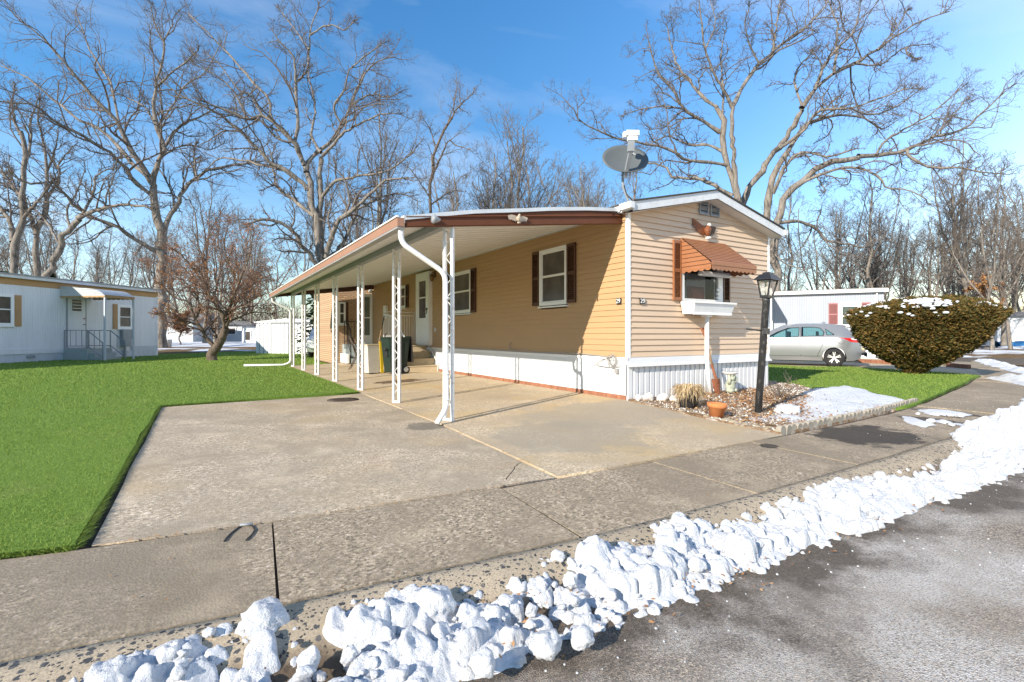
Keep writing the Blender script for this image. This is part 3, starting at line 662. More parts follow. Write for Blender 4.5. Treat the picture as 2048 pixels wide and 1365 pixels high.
fused_bank(-1.8, 4.6, .010, 1300, 4)
fused_bank(4.6, 17.2, .03, 700, 5)
# loose lumps lying on the ploughed bank (past counting): one mass
mb = MB(); N = 0
while N < 330:
    x = rnd.uniform(-5.85, 4.6); d = rnd.uniform(1.0, 1.9); x2, y2 = off(x, d); ins = float(pdist(bank, np.array([x2]), np.array([y2]))[0])
    if ins < -.06 or (x > -2 and rnd.random() < .4): continue
    N += 1; r = .011 + .026 * rnd.random() ** 2
    mb.blob((x2, y2, float(z_road(np.array([x2]), np.array([y2]))[0]) + max(0, min(.06, ins / .13 * .06)) + r * .4), r, 3, .32, 1.7, rnd.uniform(.65, 1.0), rnd.uniform(0, 90), 4)
tag(mb.build('snow_lumps', M['snow']), kind='stuff')
# crumbs scattered on the road and walk
mb = MB()
for i in range(380):
    x = rnd.uniform(-5.6, 5.5); d = rnd.choice([rnd.uniform(0.2, 1.3), rnd.gauss(1.74, .08), rnd.gauss(1.80, 0.12), rnd.uniform(1.75, 3.4)])
    if x < 0.6 and d < 1.15: continue
    x2, y2 = off(x, d); r = rnd.uniform(0.002, 0.007)
    mb.blob((x2, y2, float(z_road(np.array([x2]), np.array([y2]))[0]) + r * 0.6), r, 1, 0.25, 1.7, 0.8, rnd.uniform(0, 90))
tag(mb.build('snow_crumbs', M['snow']), kind='stuff')
# single big chunks one can point at: (pixel of the foot, radius)
CH = [(870, 1225, .105), (525, 1268, .115), (770, 1282, .052), (1012, 1212, .05), (1046, 1180, .034), (1082, 1176, .042), (1140, 1168, .05), (1178, 1150, .05), (1280, 1140, .078), (1328, 1140, .085), (1357, 1108, .075),
      (1392, 1135, .055), (1455, 1066, .05), (1492, 1040, .047), (1552, 1036, .06), (1607, 1018, .035), (1702, 1002, .062), (1732, 992, .05), (1760, 962, .075), (1902, 940, .10), (1090, 1300, .075), (1165, 1285, .06), (965, 1338, .06), (620, 1330, .05), (700, 1318, .045), (345, 1330, .075),
      (1836, 830, .04), (1900, 833, .06), (1921, 834, .055), (1862, 846, .07), (1905, 852, .045), (1985, 850, .10), (2020, 862, .12), (1990, 878, .11)]
GRP = 'snow chunks along the kerb'
for i, (px, py, r) in enumerate(CH):
    mb = MB(); zz = -0.03 if py < 1000 else -0.05
    c = G(px, py, 0.0 if py < 860 else zz)
    r *= .80 if py > 860 else .85; mb.blob((0, 0, r * 0.38), r, 4 if r > .03 else 3, 0.26, 1.3, rnd.uniform(0.8, 1.08) if py > 860 else 0.55, i * 7.7, 5)
    o = mb.build('snow_chunk', M['snow']); o.location = c; o.rotation_euler = (0, 0, rnd.uniform(0, 6))
    if py > 860: tag(o, 'rough white snow chunk in the ploughed bank between the kerb and the road', 'snow chunk', GRP)
    else: tag(o, 'low white snow lump on the damp sidewalk beyond the scalloped edging', 'snow chunk', 'snow lumps on the sidewalk')
# thin snow left lying elsewhere
for poly, h, e in [([(1.2, -1.95), (1.0, -2.28), (2.4, -2.26), (4.1, -2.05), (4.4, -1.75), (4.9, -1.1), (5.3, -0.55), (4.2, -0.55), (3.2, -0.9), (2.2, -1.3)], .03, .25),
                   ([(0.2, -1.9), (0.8, -2.2), (1.2, -2.2), (1.1, -1.7), (.5, -1.75)], .018, .2)]:
    snow_field(poly, z_bed, h, e, 0.022, 5, 0.04)
for poly, h, e in [([G(x, y)[:2] for x, y in [(1840, 820), (1900, 824), (1940, 829), (1925, 835), (1860, 829)]], .025, .08),
                   ([G(x, y)[:2] for x, y in [(1805, 832), (1830, 836), (1866, 849), (1850, 854), (1815, 845)]], .028, .08),
                   ([G(x, y)[:2] for x, y in [(1872, 841), (1900, 843), (1898, 847), (1876, 845)]], .02, .05),
                   ([G(x, y)[:2] for x, y in [(1912, 846), (1960, 856), (1990, 856), (1985, 862), (1930, 856)]], .02, .06),
                   ([G(x, y)[:2] for x, y in [(1950, 720), (1990, 724), (2060, 742), (2060, 750), (1985, 733)]], .16, .35),
                   ([G(x, y)[:2] for x, y in [(1976, 757), (2010, 756), (2060, 750), (2060, 772), (2030, 766), (2005, 762)]], .14, .3)]:
    snow_field(poly, lambda x, y: 0.0 * x, h, e, h * 0.7, 4, 0.03 if h < .1 else .08)
snow_field([G(x, y)[:2] for x, y in [(1980, 701), (2075, 704), (2075, 693), (1980, 695)]], lambda x, y: 0.0 * x, .25, .5, .1, 1, .4)
snow_field([AT(200, 600, 39)[:2], AT(520, 600, 39)[:2], AT(530, 600, 52)[:2], AT(200, 600, 52)[:2]], lambda x, y: 0.18 + 0.012 * (DEP(x, y) - 39), .10, 1.5, .08, .5, .5)

# ------------------------------------------------------------------ main home
def siding(mb, O, U, N, a0, a1, z0, z1, lap=0.0915, holes=(), roof=None, drop=0.013):
    """Lapped boards on the plane O + U*a + N*off; roof(z) gives the board's extent under a sloping roof."""
    P = lambda a, z, o: (O[0] + U[0] * a + N[0] * o, O[1] + U[1] * a + N[1] * o, z)
    n = int(math.ceil((z1 - z0) / lap - 1e-6))
    for i in range(n):
        b = z0 + i * lap; t = min(b + lap, z1)
        seg = [(a0, a1)]
        for h in holes:
            if b < h[3] - 0.01 and t > h[2] + 0.01:
                seg = [q for s in seg for q in ((s[0], min(s[1], h[0])), (max(s[0], h[1]), s[1])) if q[1] - q[0] > 0.01]
        for s0, s1 in seg:
            lb, rb, lt, rt = s0, s1, s0, s1
            if roof:
                l1, r1 = roof(b); l2, r2 = roof(t)
                lb, rb, lt, rt = max(s0, l1), min(s1, r1), max(s0, l2), min(s1, r2)
                if rb - lb < 0.02: continue
                if rt < lt: lt = rt = (lt + rt) / 2
            mb.add([P(lb, b, drop + 0.002), P(rb, b, drop + 0.002), P(rt, t, 0.002), P(lt, t, 0.002), P(lb, b, 0.0), P(rb, b, 0.0)],
                   [(0, 1, 2, 3), (4, 5, 1, 0)])
home = thing('mobile_home', 'tan lap sided mobile home with white skirting and a carport side tinted brown for shade, house number 29', 'mobile home', (0, 0, 0))
HW, HL, ZS, ZE = 3.606, 16.9, 0.757, 3.02
apex = 3.42
def gable_ext(z):
    if z <= ZE - 0.06: return (0, HW)
    k = (z - (ZE - 0.06)) / (apex - (ZE - 0.06)); return (HW / 2 * k, HW - HW / 2 * k)
# openings on the long wall: y0, y1, z0, z1
WIN_L = [(1.50, 2.31, 1.66, 2.68), (5.27, 6.42, 1.65, 2.66), (9.85, 10.45, 1.975, 2.66)]
DOOR = (7.72, 8.66, 0.84, 2.85)
WIN_G = (1.18, 2.19, 1.66, 2.58)
mb = MB()
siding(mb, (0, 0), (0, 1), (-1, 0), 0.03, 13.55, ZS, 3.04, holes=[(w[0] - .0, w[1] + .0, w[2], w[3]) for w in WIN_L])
mb.build('wall', M['siding_wall_shade'], home)
mb = MB()
siding(mb, (0, 0), (1, 0), (0, -1), 0.03, HW - 0.03, ZS, apex, holes=[WIN_G], roof=gable_ext, drop=.019)
mb.box(0.03, HW, 0.02, 0.06, ZS, 1.62); mb.quad((0.0, HL, ZS), (HW, HL, ZS), (HW, HL, 3.0), (0, HL, 3.0))
siding(mb, (HW, 0), (0, 1), (1, 0), 0.03, HL, ZS, 3.0)
mb.quad((0.0, HL, 3.0), (HW, HL, 3.0), (HW / 2, HL, apex), (HW / 2, HL, apex))
# faint vertical seams in the vinyl
o = mb.build('gable_wall', M['siding_gable'], home)
mb = MB()   # corner posts
mb.box(-0.022, 0.034, -0.022, 0.034, ZS - 0.02, 3.0); mb.build('corner_trim', M['white_clean'], home); mb = MB(); mb.box(HW - 0.034, HW + 0.022, -0.022, 0.034, ZS - 0.02, 2.98)
mb.build('corner_trim', M['white_clean'], home)
# dim room volumes behind the openings
def room(x0, x1, y0, y1, z0, z1, openface):
    mb = MB(); q = {'x0': [(x0, y0), (x0, y1)], 'y0': 0}
    v = [(x0, y0, z0), (x1, y0, z0), (x1, y1, z0), (x0, y1, z0), (x0, y0, z1), (x1, y0, z1), (x1, y1, z1), (x0, y1, z1)]
    f = {'z0': (0, 3, 2, 1), 'z1': (4, 5, 6, 7), 'y0': (0, 1, 5, 4), 'x1': (1, 2, 6, 5), 'y1': (2, 3, 7, 6), 'x0': (3, 0, 4, 7)}
    mb.add(v, [g for k, g in f.items() if k != openface]); return mb
def sash_x(name, w, parent, side=-1, mid=0.52, fw=0.036, screen=True, x=0.0):
    """A double-hung window standing on a wall x = const facing -x."""
    y0, y1, z0, z1 = w
    mb = MB(); e = 0.001
    for a0, a1, b0, b1 in ((y0 - .016, y0 + fw, z0 - .016, z1 + .016), (y1 - fw, y1 + .016, z0 - .016, z1 + .016), (y0 + fw, y1 - fw, z1 - fw, z1 + .016), (y0 + fw, y1 - fw, z0 - .016, z0 + fw)):
        mb.box(x - 0.045, x + 0.03, a0, a1, b0, b1)
    f = mb.build('window', M['white_clean'], parent)
    mb = MB(); zm = z0 + (z1 - z0) * mid; i = fw
    mb.box(x - 0.030, x - 0.004, y0 + i, y1 - i, zm - 0.02, zm + 0.02)
    for a0, a1 in ((y0 + i, y0 + i + .025), (y1 - i - .025, y1 - i)):
        mb.box(x - 0.026, x - 0.006, a0, a1, z0 + i, zm - 0.02); mb.box(x - 0.018, x - 0.002, a0, a1, zm + 0.02, z1 - i)
    mb.box(x - 0.026, x - 0.006, y0 + i + .025, y1 - i - .025, z0 + i, z0 + i + .03)
    mb.box(x - 0.018, x - 0.002, y0 + i + .025, y1 - i - .025, z1 - i - .03, z1 - i)
    mb.build('sash', M['white'], f)
    mb = MB(); mb.box(x - 0.012, x - 0.008, y0 + i, y1 - i, z0 + i, z1 - i); mb.build('pane', M['darkglass'] if screen else M['glass'], f)
    mb = MB(); mb.box(x - 0.062, x + 0.02, y0 - .045, y1 + .045, z0 - .055, z0 - .032); mb.build('sill', M['white'], f)
    return f
def shutter(parent, mat, y0, y1, z0, z1, x=0.0, axis='x', n=26, tag_=None):
    """Louvred shutter on a wall (facing -x, or -y when axis is 'y')."""
    mb = MB(); t = 0.032; fr = 0.028
    def bx(a0, a1, b0, b1, c0, c1):
        if axis == 'x': mb.box(x - c1, x - c0, a0, a1, b0, b1)
        else: mb.box(a0, a1, x - c1, x - c0, b0, b1)
    bx(y0, y0 + fr, z0, z1, .016, .016 + t); bx(y1 - fr, y1, z0, z1, .016, .016 + t)
    zm = (z0 + z1) / 2
    for c in (z0, zm - fr, z1 - 2 * fr): bx(y0 + fr, y1 - fr, c, c + 2 * fr, .016, .014 + t)
    bx(y0 + fr, y1 - fr, z0 + fr, z1 - fr, .015, .018)
    for lo, hi in ((z0 + 2 * fr, zm - fr), (zm + fr, z1 - 2 * fr)):
        k = n // 2; h = (hi - lo) / k
        for i in range(k):
            b = lo + i * h
            P = [(y0 + fr, b, .045), (y1 - fr, b, .045), (y1 - fr, b + h * .8, .022), (y0 + fr, b + h * .8, .022), (y0 + fr, b - .002, .037), (y1 - fr, b - .002, .037)]
            Q = [(x - c, a, z) if axis == 'x' else (a, x - c, z) for a, z, c in P]
            mb.add(Q, [(0, 1, 2, 3), (4, 5, 1, 0)])
    return mb.build('shutter', mat, parent)
for w in WIN_L:
    sash_x('window', w, home)
    mb = room(0.03, 0.35, w[0] + .01, w[1] - .01, w[2], w[3], 'x0'); mb.build('window_recess', M['dark_in'], home)
BR = M['brown_dark']
BRS = paint('dark brown shutters', (0.085, 0.036, 0.018), 0.5, 0.1, 5)
shutter(home, BRS, 2.35, 2.57, 1.66, 2.70); shutter(home, BRS, 1.235, 1.462, 1.66, 2.70)
shutter(home, BRS, 4.99, 5.23, 1.63, 2.68); shutter(home, BRS, 6.46, 6.70, 1.63, 2.68); shutter(home, BRS, 9.58, 9.81, 1.955, 2.68); shutter(home, BRS, 10.49, 10.7, 1.955, 2.68)
# storm door
def storm_door(parent, x, y0, y1, z0, z1, handle_y, split=0.56, pane='darkglass', out=0.12):
    mb = MB(); w = 0.07
    mb.box(x - out, x - 0.001, y0 - .04, y0, z0, z1 + .04); mb.box(x - out, x - 0.001, y1, y1 + .04, z0, z1 + .04); mb.box(x - out, x - .001, y0, y1, z1, z1 + .04)
    mb.box(x - out + .03, x - .001, y0 - .03, y1 + .03, z0 - .04, z0)
    d = mb.build('door', M['white'], parent)
    mb = MB(); zs = z0 + (z1 - z0) * 0.37; zt = z1 - 0.20; a, b = x - out + .006, x - out + .034; wy = (y1 - y0) * .22
    mb.box(a, b, y0, y1, z0, zs); mb.box(a, b, y0, y1, zt, z1); mb.box(a, b, y0, y0 + wy, zs, zt); mb.box(a, b, y1 - wy, y1, zs, zt)
    zm = zs + (zt - zs) * 0.55; mb.box(a + .004, b - .004, y0 + wy, y1 - wy, zm - .02, zm + .02)
    mb.build('door_leaf', M['white_clean'], d)
    mb = MB(); mb.box(a + .012, a + .016, y0 + wy, y1 - wy, zs, zt); mb.build('pane', M[pane], d)
    mb = MB(); mb.box(a - .03, a, handle_y - .02, handle_y + .02, z0 + .98, z0 + 1.02); mb.box(a - .035, a - .02, handle_y - .05, handle_y + .05, z0 + .96, z0 + .98); mb.tube([(a - .02, handle_y, z0 + 1.0), (a - .02, handle_y, z0 + .85)], .008, 6)
    mb.build('door_handle', M['black'], d)
    return d
storm_door(home, 0.0, DOOR[0], DOOR[1], DOOR[2], DOOR[3], DOOR[0] + 0.09)
# skirting, its white shelf band, and the brick course
mb = MB()
mb.box(-0.012, 0.03, 0.0, 13.6, 0.17, 0.70)
mb.build('long_skirting', M['skirt'], home)
mb = MB(); mb.add([(-0.03, -0.03, 0.70), (-0.03, 13.6, 0.70), (-0.03, 13.6, 0.745), (-0.03, -0.03, 0.745), (0.0, -.03, .757), (0, 13.6, .757)], [(0, 3, 2, 1), (3, 4, 5, 2)]); mb.box(-0.028, 0, -0.02, 13.6, 0.70, 0.744)
mb.build('skirting_band', M['white'], home)
mb = MB(); y = 0.02
while y < 13.5:
    mb.box(-0.022 - rnd.random() * .004, 0.02, y, y + 0.205, 0.045, 0.168 + rnd.random() * .002); y += 0.217
mb.build('brick_course', M['brick_red'], home)
mb = MB(); mb.box(-0.014, 0.02, 0.02, 13.5, 0.04, 0.166); mb.build('mortar', paint('pale mortar', (.5, .44, .36), .9, .1, 9), home)
# gable skirting: ribbed panels below a projecting shelf
mb = MB(); x = -0.012; w = 0.118
mb.box(-0.012, HW, 0.012, 0.03, 0.08, 0.64)
while x < HW - 0.02:
    x1 = min(x + w - 0.010, HW)
    mb.add([(x, 0.010, 0.09), (x + .012, -0.012, 0.09), (x1 - .012, -0.012, 0.09), (x1, 0.010, 0.09), (x, 0.010, 0.62), (x + .012, -0.012, 0.62), (x1 - .012, -.012, .62), (x1, .010, .62)], [(0, 1, 5, 4), (1, 2, 6, 5), (2, 3, 7, 6)])
    x += w
mb.build('gable_skirting', M['skirt'], home)
mb = MB()
prof = [(-0.012, 0.757), (-0.020, 0.735), (-0.030, 0.66), (-0.075, 0.625), (-0.078, 0.612), (-0.01, 0.606)]
xs = [-0.03, 1.72]; 
for xa, xb in ((-0.03, 1.80), (1.90, HW + .01)):
    V = [(xa, p[0], p[1]) for p in prof] + [(xb, p[0], p[1]) for p in prof]; n = len(prof)
    mb.add(V, [(i, n + i, n + i + 1, i + 1) for i in range(n - 1)] + [tuple(range(n)), tuple(range(2 * n - 1, n - 1, -1))])
mb.box(1.80, 1.90, -0.018, 0.0, 0.60, 0.757)
mb.build('gable_skirting_shelf', M['skirt'], home)
# roof: shingled planes, white fascia boards, soffit
EV, OV = 0.13, 0.24
mb = MB(); zt = 3.085; zr = 3.53
for s in (0, 1):
    xe = -EV if s == 0 else HW + EV
    A = [(xe, -OV - .02, zt), (HW / 2, -OV - .02, zr), (HW / 2, HL + .2, zr), (xe, HL + .2, zt)]
    B = [(p[0], p[1], p[2] - 0.022) for p in A]
    mb.add(A + B, [(0, 1, 2, 3), (7, 6, 5, 4), (0, 4, 5, 1), (3, 2, 6, 7), (0, 3, 7, 4)])
roof = mb.build('roof', M['shingle'], home, fix=True)
mb = MB()
for s in (0, 1):
    xe = -EV + .01 if s == 0 else HW + EV - .01
    zb, zc = zt - 0.024, zr - 0.024
    fd = 0.135
    mb.add([(xe, -OV, zb), (HW / 2, -OV, zc), (HW / 2, -OV, zc - fd), (xe, -OV, zb - fd), (xe, -OV + .02, zb), (HW / 2, -OV + .02, zc), (HW / 2, -OV + .02, zc - fd), (xe, -OV + .02, zb - fd)],
           [(0, 3, 2, 1), (4, 5, 6, 7), (3, 7, 6, 2), (0, 4, 7, 3)])
    mb.box(min(xe, xe + (0.02 if s == 0 else -0.02)), max(xe, xe + (0.02 if s == 0 else -0.02)), -OV + .02, HL + .2, zb - .11, zb)
    gx = -EV - .075 if s == 0 else HW + EV - .005
    mb.box(gx, gx + .08, -OV - .03, HL + .2 if s else -0.02, zt - .125, zt - .03)
mb.build('fascia', M['fascia_grey'], home)
mb = MB()
for s in (0, 1):
    xe = -EV + .03 if s == 0 else HW + EV - .03
    mb.quad((xe, -OV + .02, zt - .165), (HW / 2, -OV + .02, zr - .165), (HW / 2, 0, zr - .165), (xe, 0, zt - .165))
    mb.quad((xe, 0, zt - .14), ((0 if s == 0 else HW), 0, zt - .12), ((0 if s == 0 else HW), HL, zt - .12), (xe, HL, zt - .14))
mb.build('soffit', M['soffit'], home)
for v0, v1 in ((1.608, 1.835), (1.895, 2.125)):
    mb = MB(); z0, z1 = 3.135, 3.365
    mb.box(v0, v0 + .022, -.042, -.004, z0, z1); mb.box(v1 - .022, v1, -.042, -.004, z0, z1); mb.box(v0 + .022, v1 - .022, -.042, -.004, z1 - .022, z1); mb.box(v0 + .022, v1 - .022, -.042, -.004, z0, z0 + .022)
    for i in range(4):
        b = z0 + .03 + i * .047
        mb.add([(v0 + .022, -.045, b), (v1 - .022, -.045, b), (v1 - .022, -.014, b + .038), (v0 + .022, -.014, b + .038), (v0 + .022, -.045, b - .006), (v1 - .022, -.045, b - .006)], [(0, 1, 2, 3), (4, 5, 1, 0)])
    g = mb.build('gable_vent', M['grey_metal'], home)
    mb = MB(); mb.box(v0 + .02, v1 - .02, -.013, -.010, z0 + .02, z1 - .02); mb.build('vent_backing', M['dark_in'], g)
# gable window with a sign board behind the glass
y0, y1, z0, z1 = WIN_G
mb = MB(); fw = .045
mb.box(y0 - .025, y0 + fw, -.04, .05, z0 - .02, z1); mb.box(y1 - .10, y1 + .025, -.04, .05, z0 - .02, z1); mb.box(y0 + fw, y1 - .10, -.04, .05, z0 - .02, z0 + .04); mb.box(y0 + fw, y1 - .10, -.04, .05, z1 - .05, z1)
mb.box(y0 + fw, y1 - .10, -.028, -.008, z1 - .26, z1 - .22)
gw = mb.build('window', M['white_clean'], home)
mb = MB(); mb.quad((y0 + fw, -.004, z0 + .04), (y1 - .10, -.004, z0 + .04), (y1 - .10, -.004, z1 - .05), (y0 + fw, -.004, z1 - .05)); mb.build('pane', M['glass'], gw)
room(y0 - .3, y1 + .3, .065, 1.2, z0 - .3, z1 + .1, 'y0').build('window_recess', M['dark_in'], gw)
mb = MB(); mb.box(y0 + .20, y1 - .30, .075, .085, z0 + .02, z0 + .48); mb.build('sign_board', M['sign_white'], gw)
mb = MB(); mb.box(y0 + .24, y1 - .33, .070, .074, z0 + .05, z0 + .26); mb.build('sign_print', M['sign_red'], gw)
mb = MB(); mb.add([(y0 + .04, .06, z0 + .02), (y0 + .12, .055, z0 + .02), (y0 + .22, .065, z0 + .02), (y0 + .05, .06, z1 - .22), (y0 + .10, .055, z1 - .3)], [(0, 1, 4, 3), (1, 2, 4)]); mb.build('curtain', M['sheer'], gw)
SHG = M['brown_red']
shutter(home, SHG, 0.965, 1.152, 1.655, 2.64, 0.0, 'y', 44); shutter(home, BRS, 2.225, 2.405, 1.655, 2.64, 0.0, 'y', 44)
# slatted awning over the gable window
aw = MB(); x0, x1, zt_, dp, zf = 1.162, 2.30, 2.685, 0.586, 2.225
n = 13
for i in range(n):
    t0, t1 = i / n, (i + 1) / n; tm = t0 + (t1 - t0) * .80
    pt = lambda t, o=0.0: (-.02 - dp * t - o * .62, zt_ - (zt_ - zf) * t + o * .78)
    a, m1, b = pt(t0, .010), pt(tm, .010), pt(t1)
    aw.add([(x0, *a), (x1, *a), (x1, *m1), (x0, *m1)], [(0, 3, 2, 1)])
    c, d2 = pt(tm, -.004), pt(t1, -.004); aw.k = 1
    aw.add([(x0, *m1), (x1, *m1), (x1, *c), (x0, *c), (x1, *d2), (x0, *d2), (x0, *pt(t1, .010)), (x1, *pt(t1, .010))], [(0, 3, 2, 1), (3, 5, 4, 2), (5, 6, 7, 4)]); aw.k = 0
# front rail and scalloped valance
yf = -.02 - dp
aw.box(x0, x1, yf - .012, yf, zf - .045, zf + .012)
def scallop(P, a0, a1, zt, zb, n):
    for i in range(n):
        u0, u1 = a0 + (a1 - a0) * i / n, a0 + (a1 - a0) * (i + 1) / n
        k = 6; top = [P(u0 + (u1 - u0) * j / k, zt) for j in range(k + 1)]
        bot = [P(u0 + (u1 - u0) * j / k, zb - 0.025 * math.sin(math.pi * j / k)) for j in range(k + 1)]
        aw.add(top + bot, [(j, j + 1, k + 2 + j, k + 1 + j) for j in range(k)])
scallop(lambda a, z: (a, yf - .004, z), x0, x1, zf - .045, zf - .10, 11)
m_ = 8
dpt = lambda z: -.02 - dp * min(1.0, (zt_ - z) / (zt_ - zf))
for xx, sg in ((x0, -1), (x1, 1)):
    for i in range(m_):
        zu = zt_ - (zt_ - 2.135) * i / m_; zb = zt_ - (zt_ - 2.135) * (i + 1) / m_; zg = zu - (zu - zb) * .14
        aw.add([(xx + sg * .010, -.02, zb), (xx + sg * .010, dpt(zb), zb), (xx + sg * .010, dpt(zg), zg), (xx + sg * .010, -.02, zg)], [(0, 1, 2, 3)]); aw.k = 1
        aw.add([(xx, -.02, zg), (xx, dpt(zg), zg), (xx, dpt(zu), zu), (xx, -.02, zu)], [(0, 1, 2, 3)]); aw.k = 0
    scallop(lambda a, z, xx=xx: (xx + sg * .010, a, z), -.02, yf, 2.137, 2.125, 5)
aw.build('awning', [M['awning'], M['brown_dark']], home)  # second colour paints the shade in the gaps between slats
mb = MB(); mb.tube([(1.50, -.12, 2.12), (2.30, -.10, 2.13)], .045, 8); mb.build('awning_blind', M['ceiling'], home)
# flower box and its post
mb = MB(); z0, z1 = 1.44, 1.63
V = []
for (xa, xb, ya, z) in ((1.15, 2.20, -.30, z1), (1.19, 2.14, -.25, z0)):
    V += [(xa, -.03, z), (xb, -.03, z), (xb, ya, z), (xa, ya, z)]
mb.add(V, [(4, 5, 6, 7), (0, 4, 7, 3), (3, 7, 6, 2), (2, 6, 5, 1), (1, 5, 4, 0)])
mb.box(1.14, 2.21, -.315, -.295, z1 - .02, z1 + .01); mb.box(1.14, 1.16, -.295, -.03, z1 - .02, z1 + .01); mb.box(2.19, 2.21, -.295, -.03, z1 - .02, z1 + .01); mb.box(1.18, 2.15, -.262, -.245, z0 - .015, z0 + .02)
fb = mb.build('flower_box', M['white_clean'], home, fix=True)
mb = MB(); mb.box(1.18, 2.17, -.25, -.05, z0 + .13, z0 + .14); mb.build('soil', M['soil'], fb)
mb = MB(); mb.tube([(1.64, -.15, 1.44), (1.645, -.15, .75), (1.66, -.16, .45), (1.72, -.17, .10)], .036, 10); mb.box(1.575, 1.705, -.21, -.09, 1.395, 1.424); mb.build('box_post', M['white'], fb)
# lamp by the door, socket, meter box, cable
mb = MB(); L = (-.12, 7.46, 2.70)
mb.box(-.05, -.012, 7.42, 7.50, 2.70, 2.86); mb.tube([(-.03, 7.46, 2.80), (-.10, 7.46, 2.83), (-.12, 7.46, 2.78)], .012, 6)
mb.lathe([(.02, .09), (.055, .05), (.06, .03), (.045, -.10), (.02, -.13)], L, 8); mb.build('wall_lamp', M['brass'], home)
mb = MB(); mb.box(-.045, -.01, 7.40, 7.48, 1.19, 1.30); mb.build('outlet_box', M['dish_pale'], home)
mb = MB(); mb.box(-.09, -.01, 11.70, 11.98, 1.68, 2.12); mb.build('electric_panel', M['white'], home)
for P0, face in (((-.024, .175), 'x'), ((.275, -.024), 'y')):
    mb = MB(); c = P0[1] if face == 'x' else P0[0]; z0, z1 = 1.575, 1.665; w = .052
    for k in (-1, 1):
        a0, a1 = (c - w, c - .003) if k < 0 else (c + .003, c + w)
        if face == 'x': mb.box(-.034, -.020, a0, a1, z0, z1)
        else: mb.box(a0, a1, -.034, -.020, z0, z1)
    pl = mb.build('house_number', M['black'], home)
    cu = bpy.data.curves.new('digits', 'FONT'); cu.body = '29'; cu.size = .098; cu.extrude = .003; cu.align_x = 'CENTER'; cu.align_y = 'CENTER'; cu.space_character = 1.0
    cu.materials.append(M['letter_white']); tmp = bpy.data.objects.new('tmp', cu); to = bpy.data.objects.new('digits', bpy.data.meshes.new_from_object(tmp)); bpy.data.objects.remove(tmp); COL.objects.link(to); to.parent = pl
    to.location = (-.038, c, 1.62) if face == 'x' else (c, -.038, 1.62)
    to.rotation_euler = (R(90), 0, R(-90)) if face == 'x' else (R(90), 0, 0)
mb = MB()
pts = [(-.035, 6.8, .79)] + [(-.04 - .006 * math.sin(i * 2.1), 6.6 - i * .33, .775 + .012 * math.sin(i * 1.3)) for i in range(19)] + [(-.04, .34, .74)]
mb.tube(pts, .008, 6); mb.tube([(-.04, 3.15, .77), (-.07, 3.35, .80), (-.05, 3.42, .88), (-.04, 3.38, .93)], .008, 6)
for k in range(4):
    rr_ = .085 + .012 * k * (-1) ** k
    mb.tube([(-.045 - .006 * k, .30 + rr_ * math.cos(a) , .69 + rr_ * .95 * math.sin(a)) for a in np.linspace(0, 2 * math.pi, 18)], .006, 5)
mb.tube([(-.04, .66, .60), (-.04, .42, .585), (-.045, .22, .60), (-.04, .12, .62)], .006, 5); mb.tube([(-.04, .74, .59), (-.04, .55, .70), (-.04, .40, .73)], .006, 5); mb.box(-.06, -.02, .17, .24, .50, .57)
mb.build('cable', M['grey_trim'], home)
# rear room with brick facing
ext = thing('rear_addition', 'sunlit brick faced rear room with a storm door at the far end of the carport', 'house extension', (0, 13.6, 0))
mb = MB(); mb.box(-1.47, -.001, 0.0, 3.6, 0.05, 2.95); mb.build('wall', M['brickwall'], ext)
mb = MB(); mb.box(-1.50, .0, -.05, 3.7, 2.95, 3.05); mb.build('roof', M['tar'], ext)
def sash_y(parent, x0, x1, z0, z1, y=0.0, fw=.05, pane='darkglass', mid=.5, mat='white_clean'):
    mb = MB()
    for a0, a1, b0, b1 in ((x0 - .03, x0 + fw, z0 - .03, z1 + .03), (x1 - fw, x1 + .03, z0 - .03, z1 + .03), (x0 + fw, x1 - fw, z1 - fw, z1 + .03), (x0 + fw, x1 - fw, z0 - .03, z0 + fw)):
        mb.box(a0, a1, y - .045, y - .001, b0, b1)
    f = mb.build('window', M[mat], parent); zm = z0 + (z1 - z0) * mid
    mb = MB(); mb.box(x0 + fw, x1 - fw, y - .034, y - .002, zm - .022, zm + .022); mb.build('sash', M['white'], f)
    mb = MB(); mb.box(x0 + fw, x1 - fw, y - .014, y - .006, z0 + fw, z1 - fw); mb.build('pane', M[pane], f)
    mb = MB(); mb.box(x0 - .05, x1 + .05, y - .065, y - .001, z0 - .06, z0 - .032); mb.build('sill', M['white'], f)
    return f
sash_y(ext, -1.24, -1.04, 1.50, 2.28, 0.0, .035)
shutter(ext, BRS, -1.36, -1.28, 1.48, 2.30, 0.0, 'y', 20); shutter(ext, BRS, -1.00, -.92, 1.48, 2.30, 0.0, 'y', 20)
mb = MB(); x0, x1, z0, z1 = -.40, -.06, .74, 2.60
mb.box(x0 - .04, x0, -.08, -.001, z0, z1 + .04); mb.box(x1, x1 + .04, -.08, -.001, z0, z1 + .04); mb.box(x0, x1, -.08, -.001, z1, z1 + .04)
mb.box(x0, x0 + .06, -.06, -.03, z0, z1); mb.box(x1 - .06, x1, -.06, -.03, z0, z1); mb.box(x0 + .06, x1 - .06, -.06, -.03, z0, z0 + .34); mb.box(x0 + .06, x1 - .06, -.06, -.03, z1 - .07, z1); mb.box(x0 + .06, x1 - .06, -.055, -.035, 1.72, 1.77)
d = mb.build('door', M['white_clean'], ext)
mb = MB(); mb.box(x0 + .06, x1 - .06, -.05, -.045, z0 + .34, z1 - .07); mb.build('pane', paint('greenish storm pane', (.16, .19, .18), .2, .1, 4), d)
mb = MB(); mb.blob((-.10, -.10, 2.74), .075, 3, .0); mb.build('globe_lamp', M['ceiling'], ext)

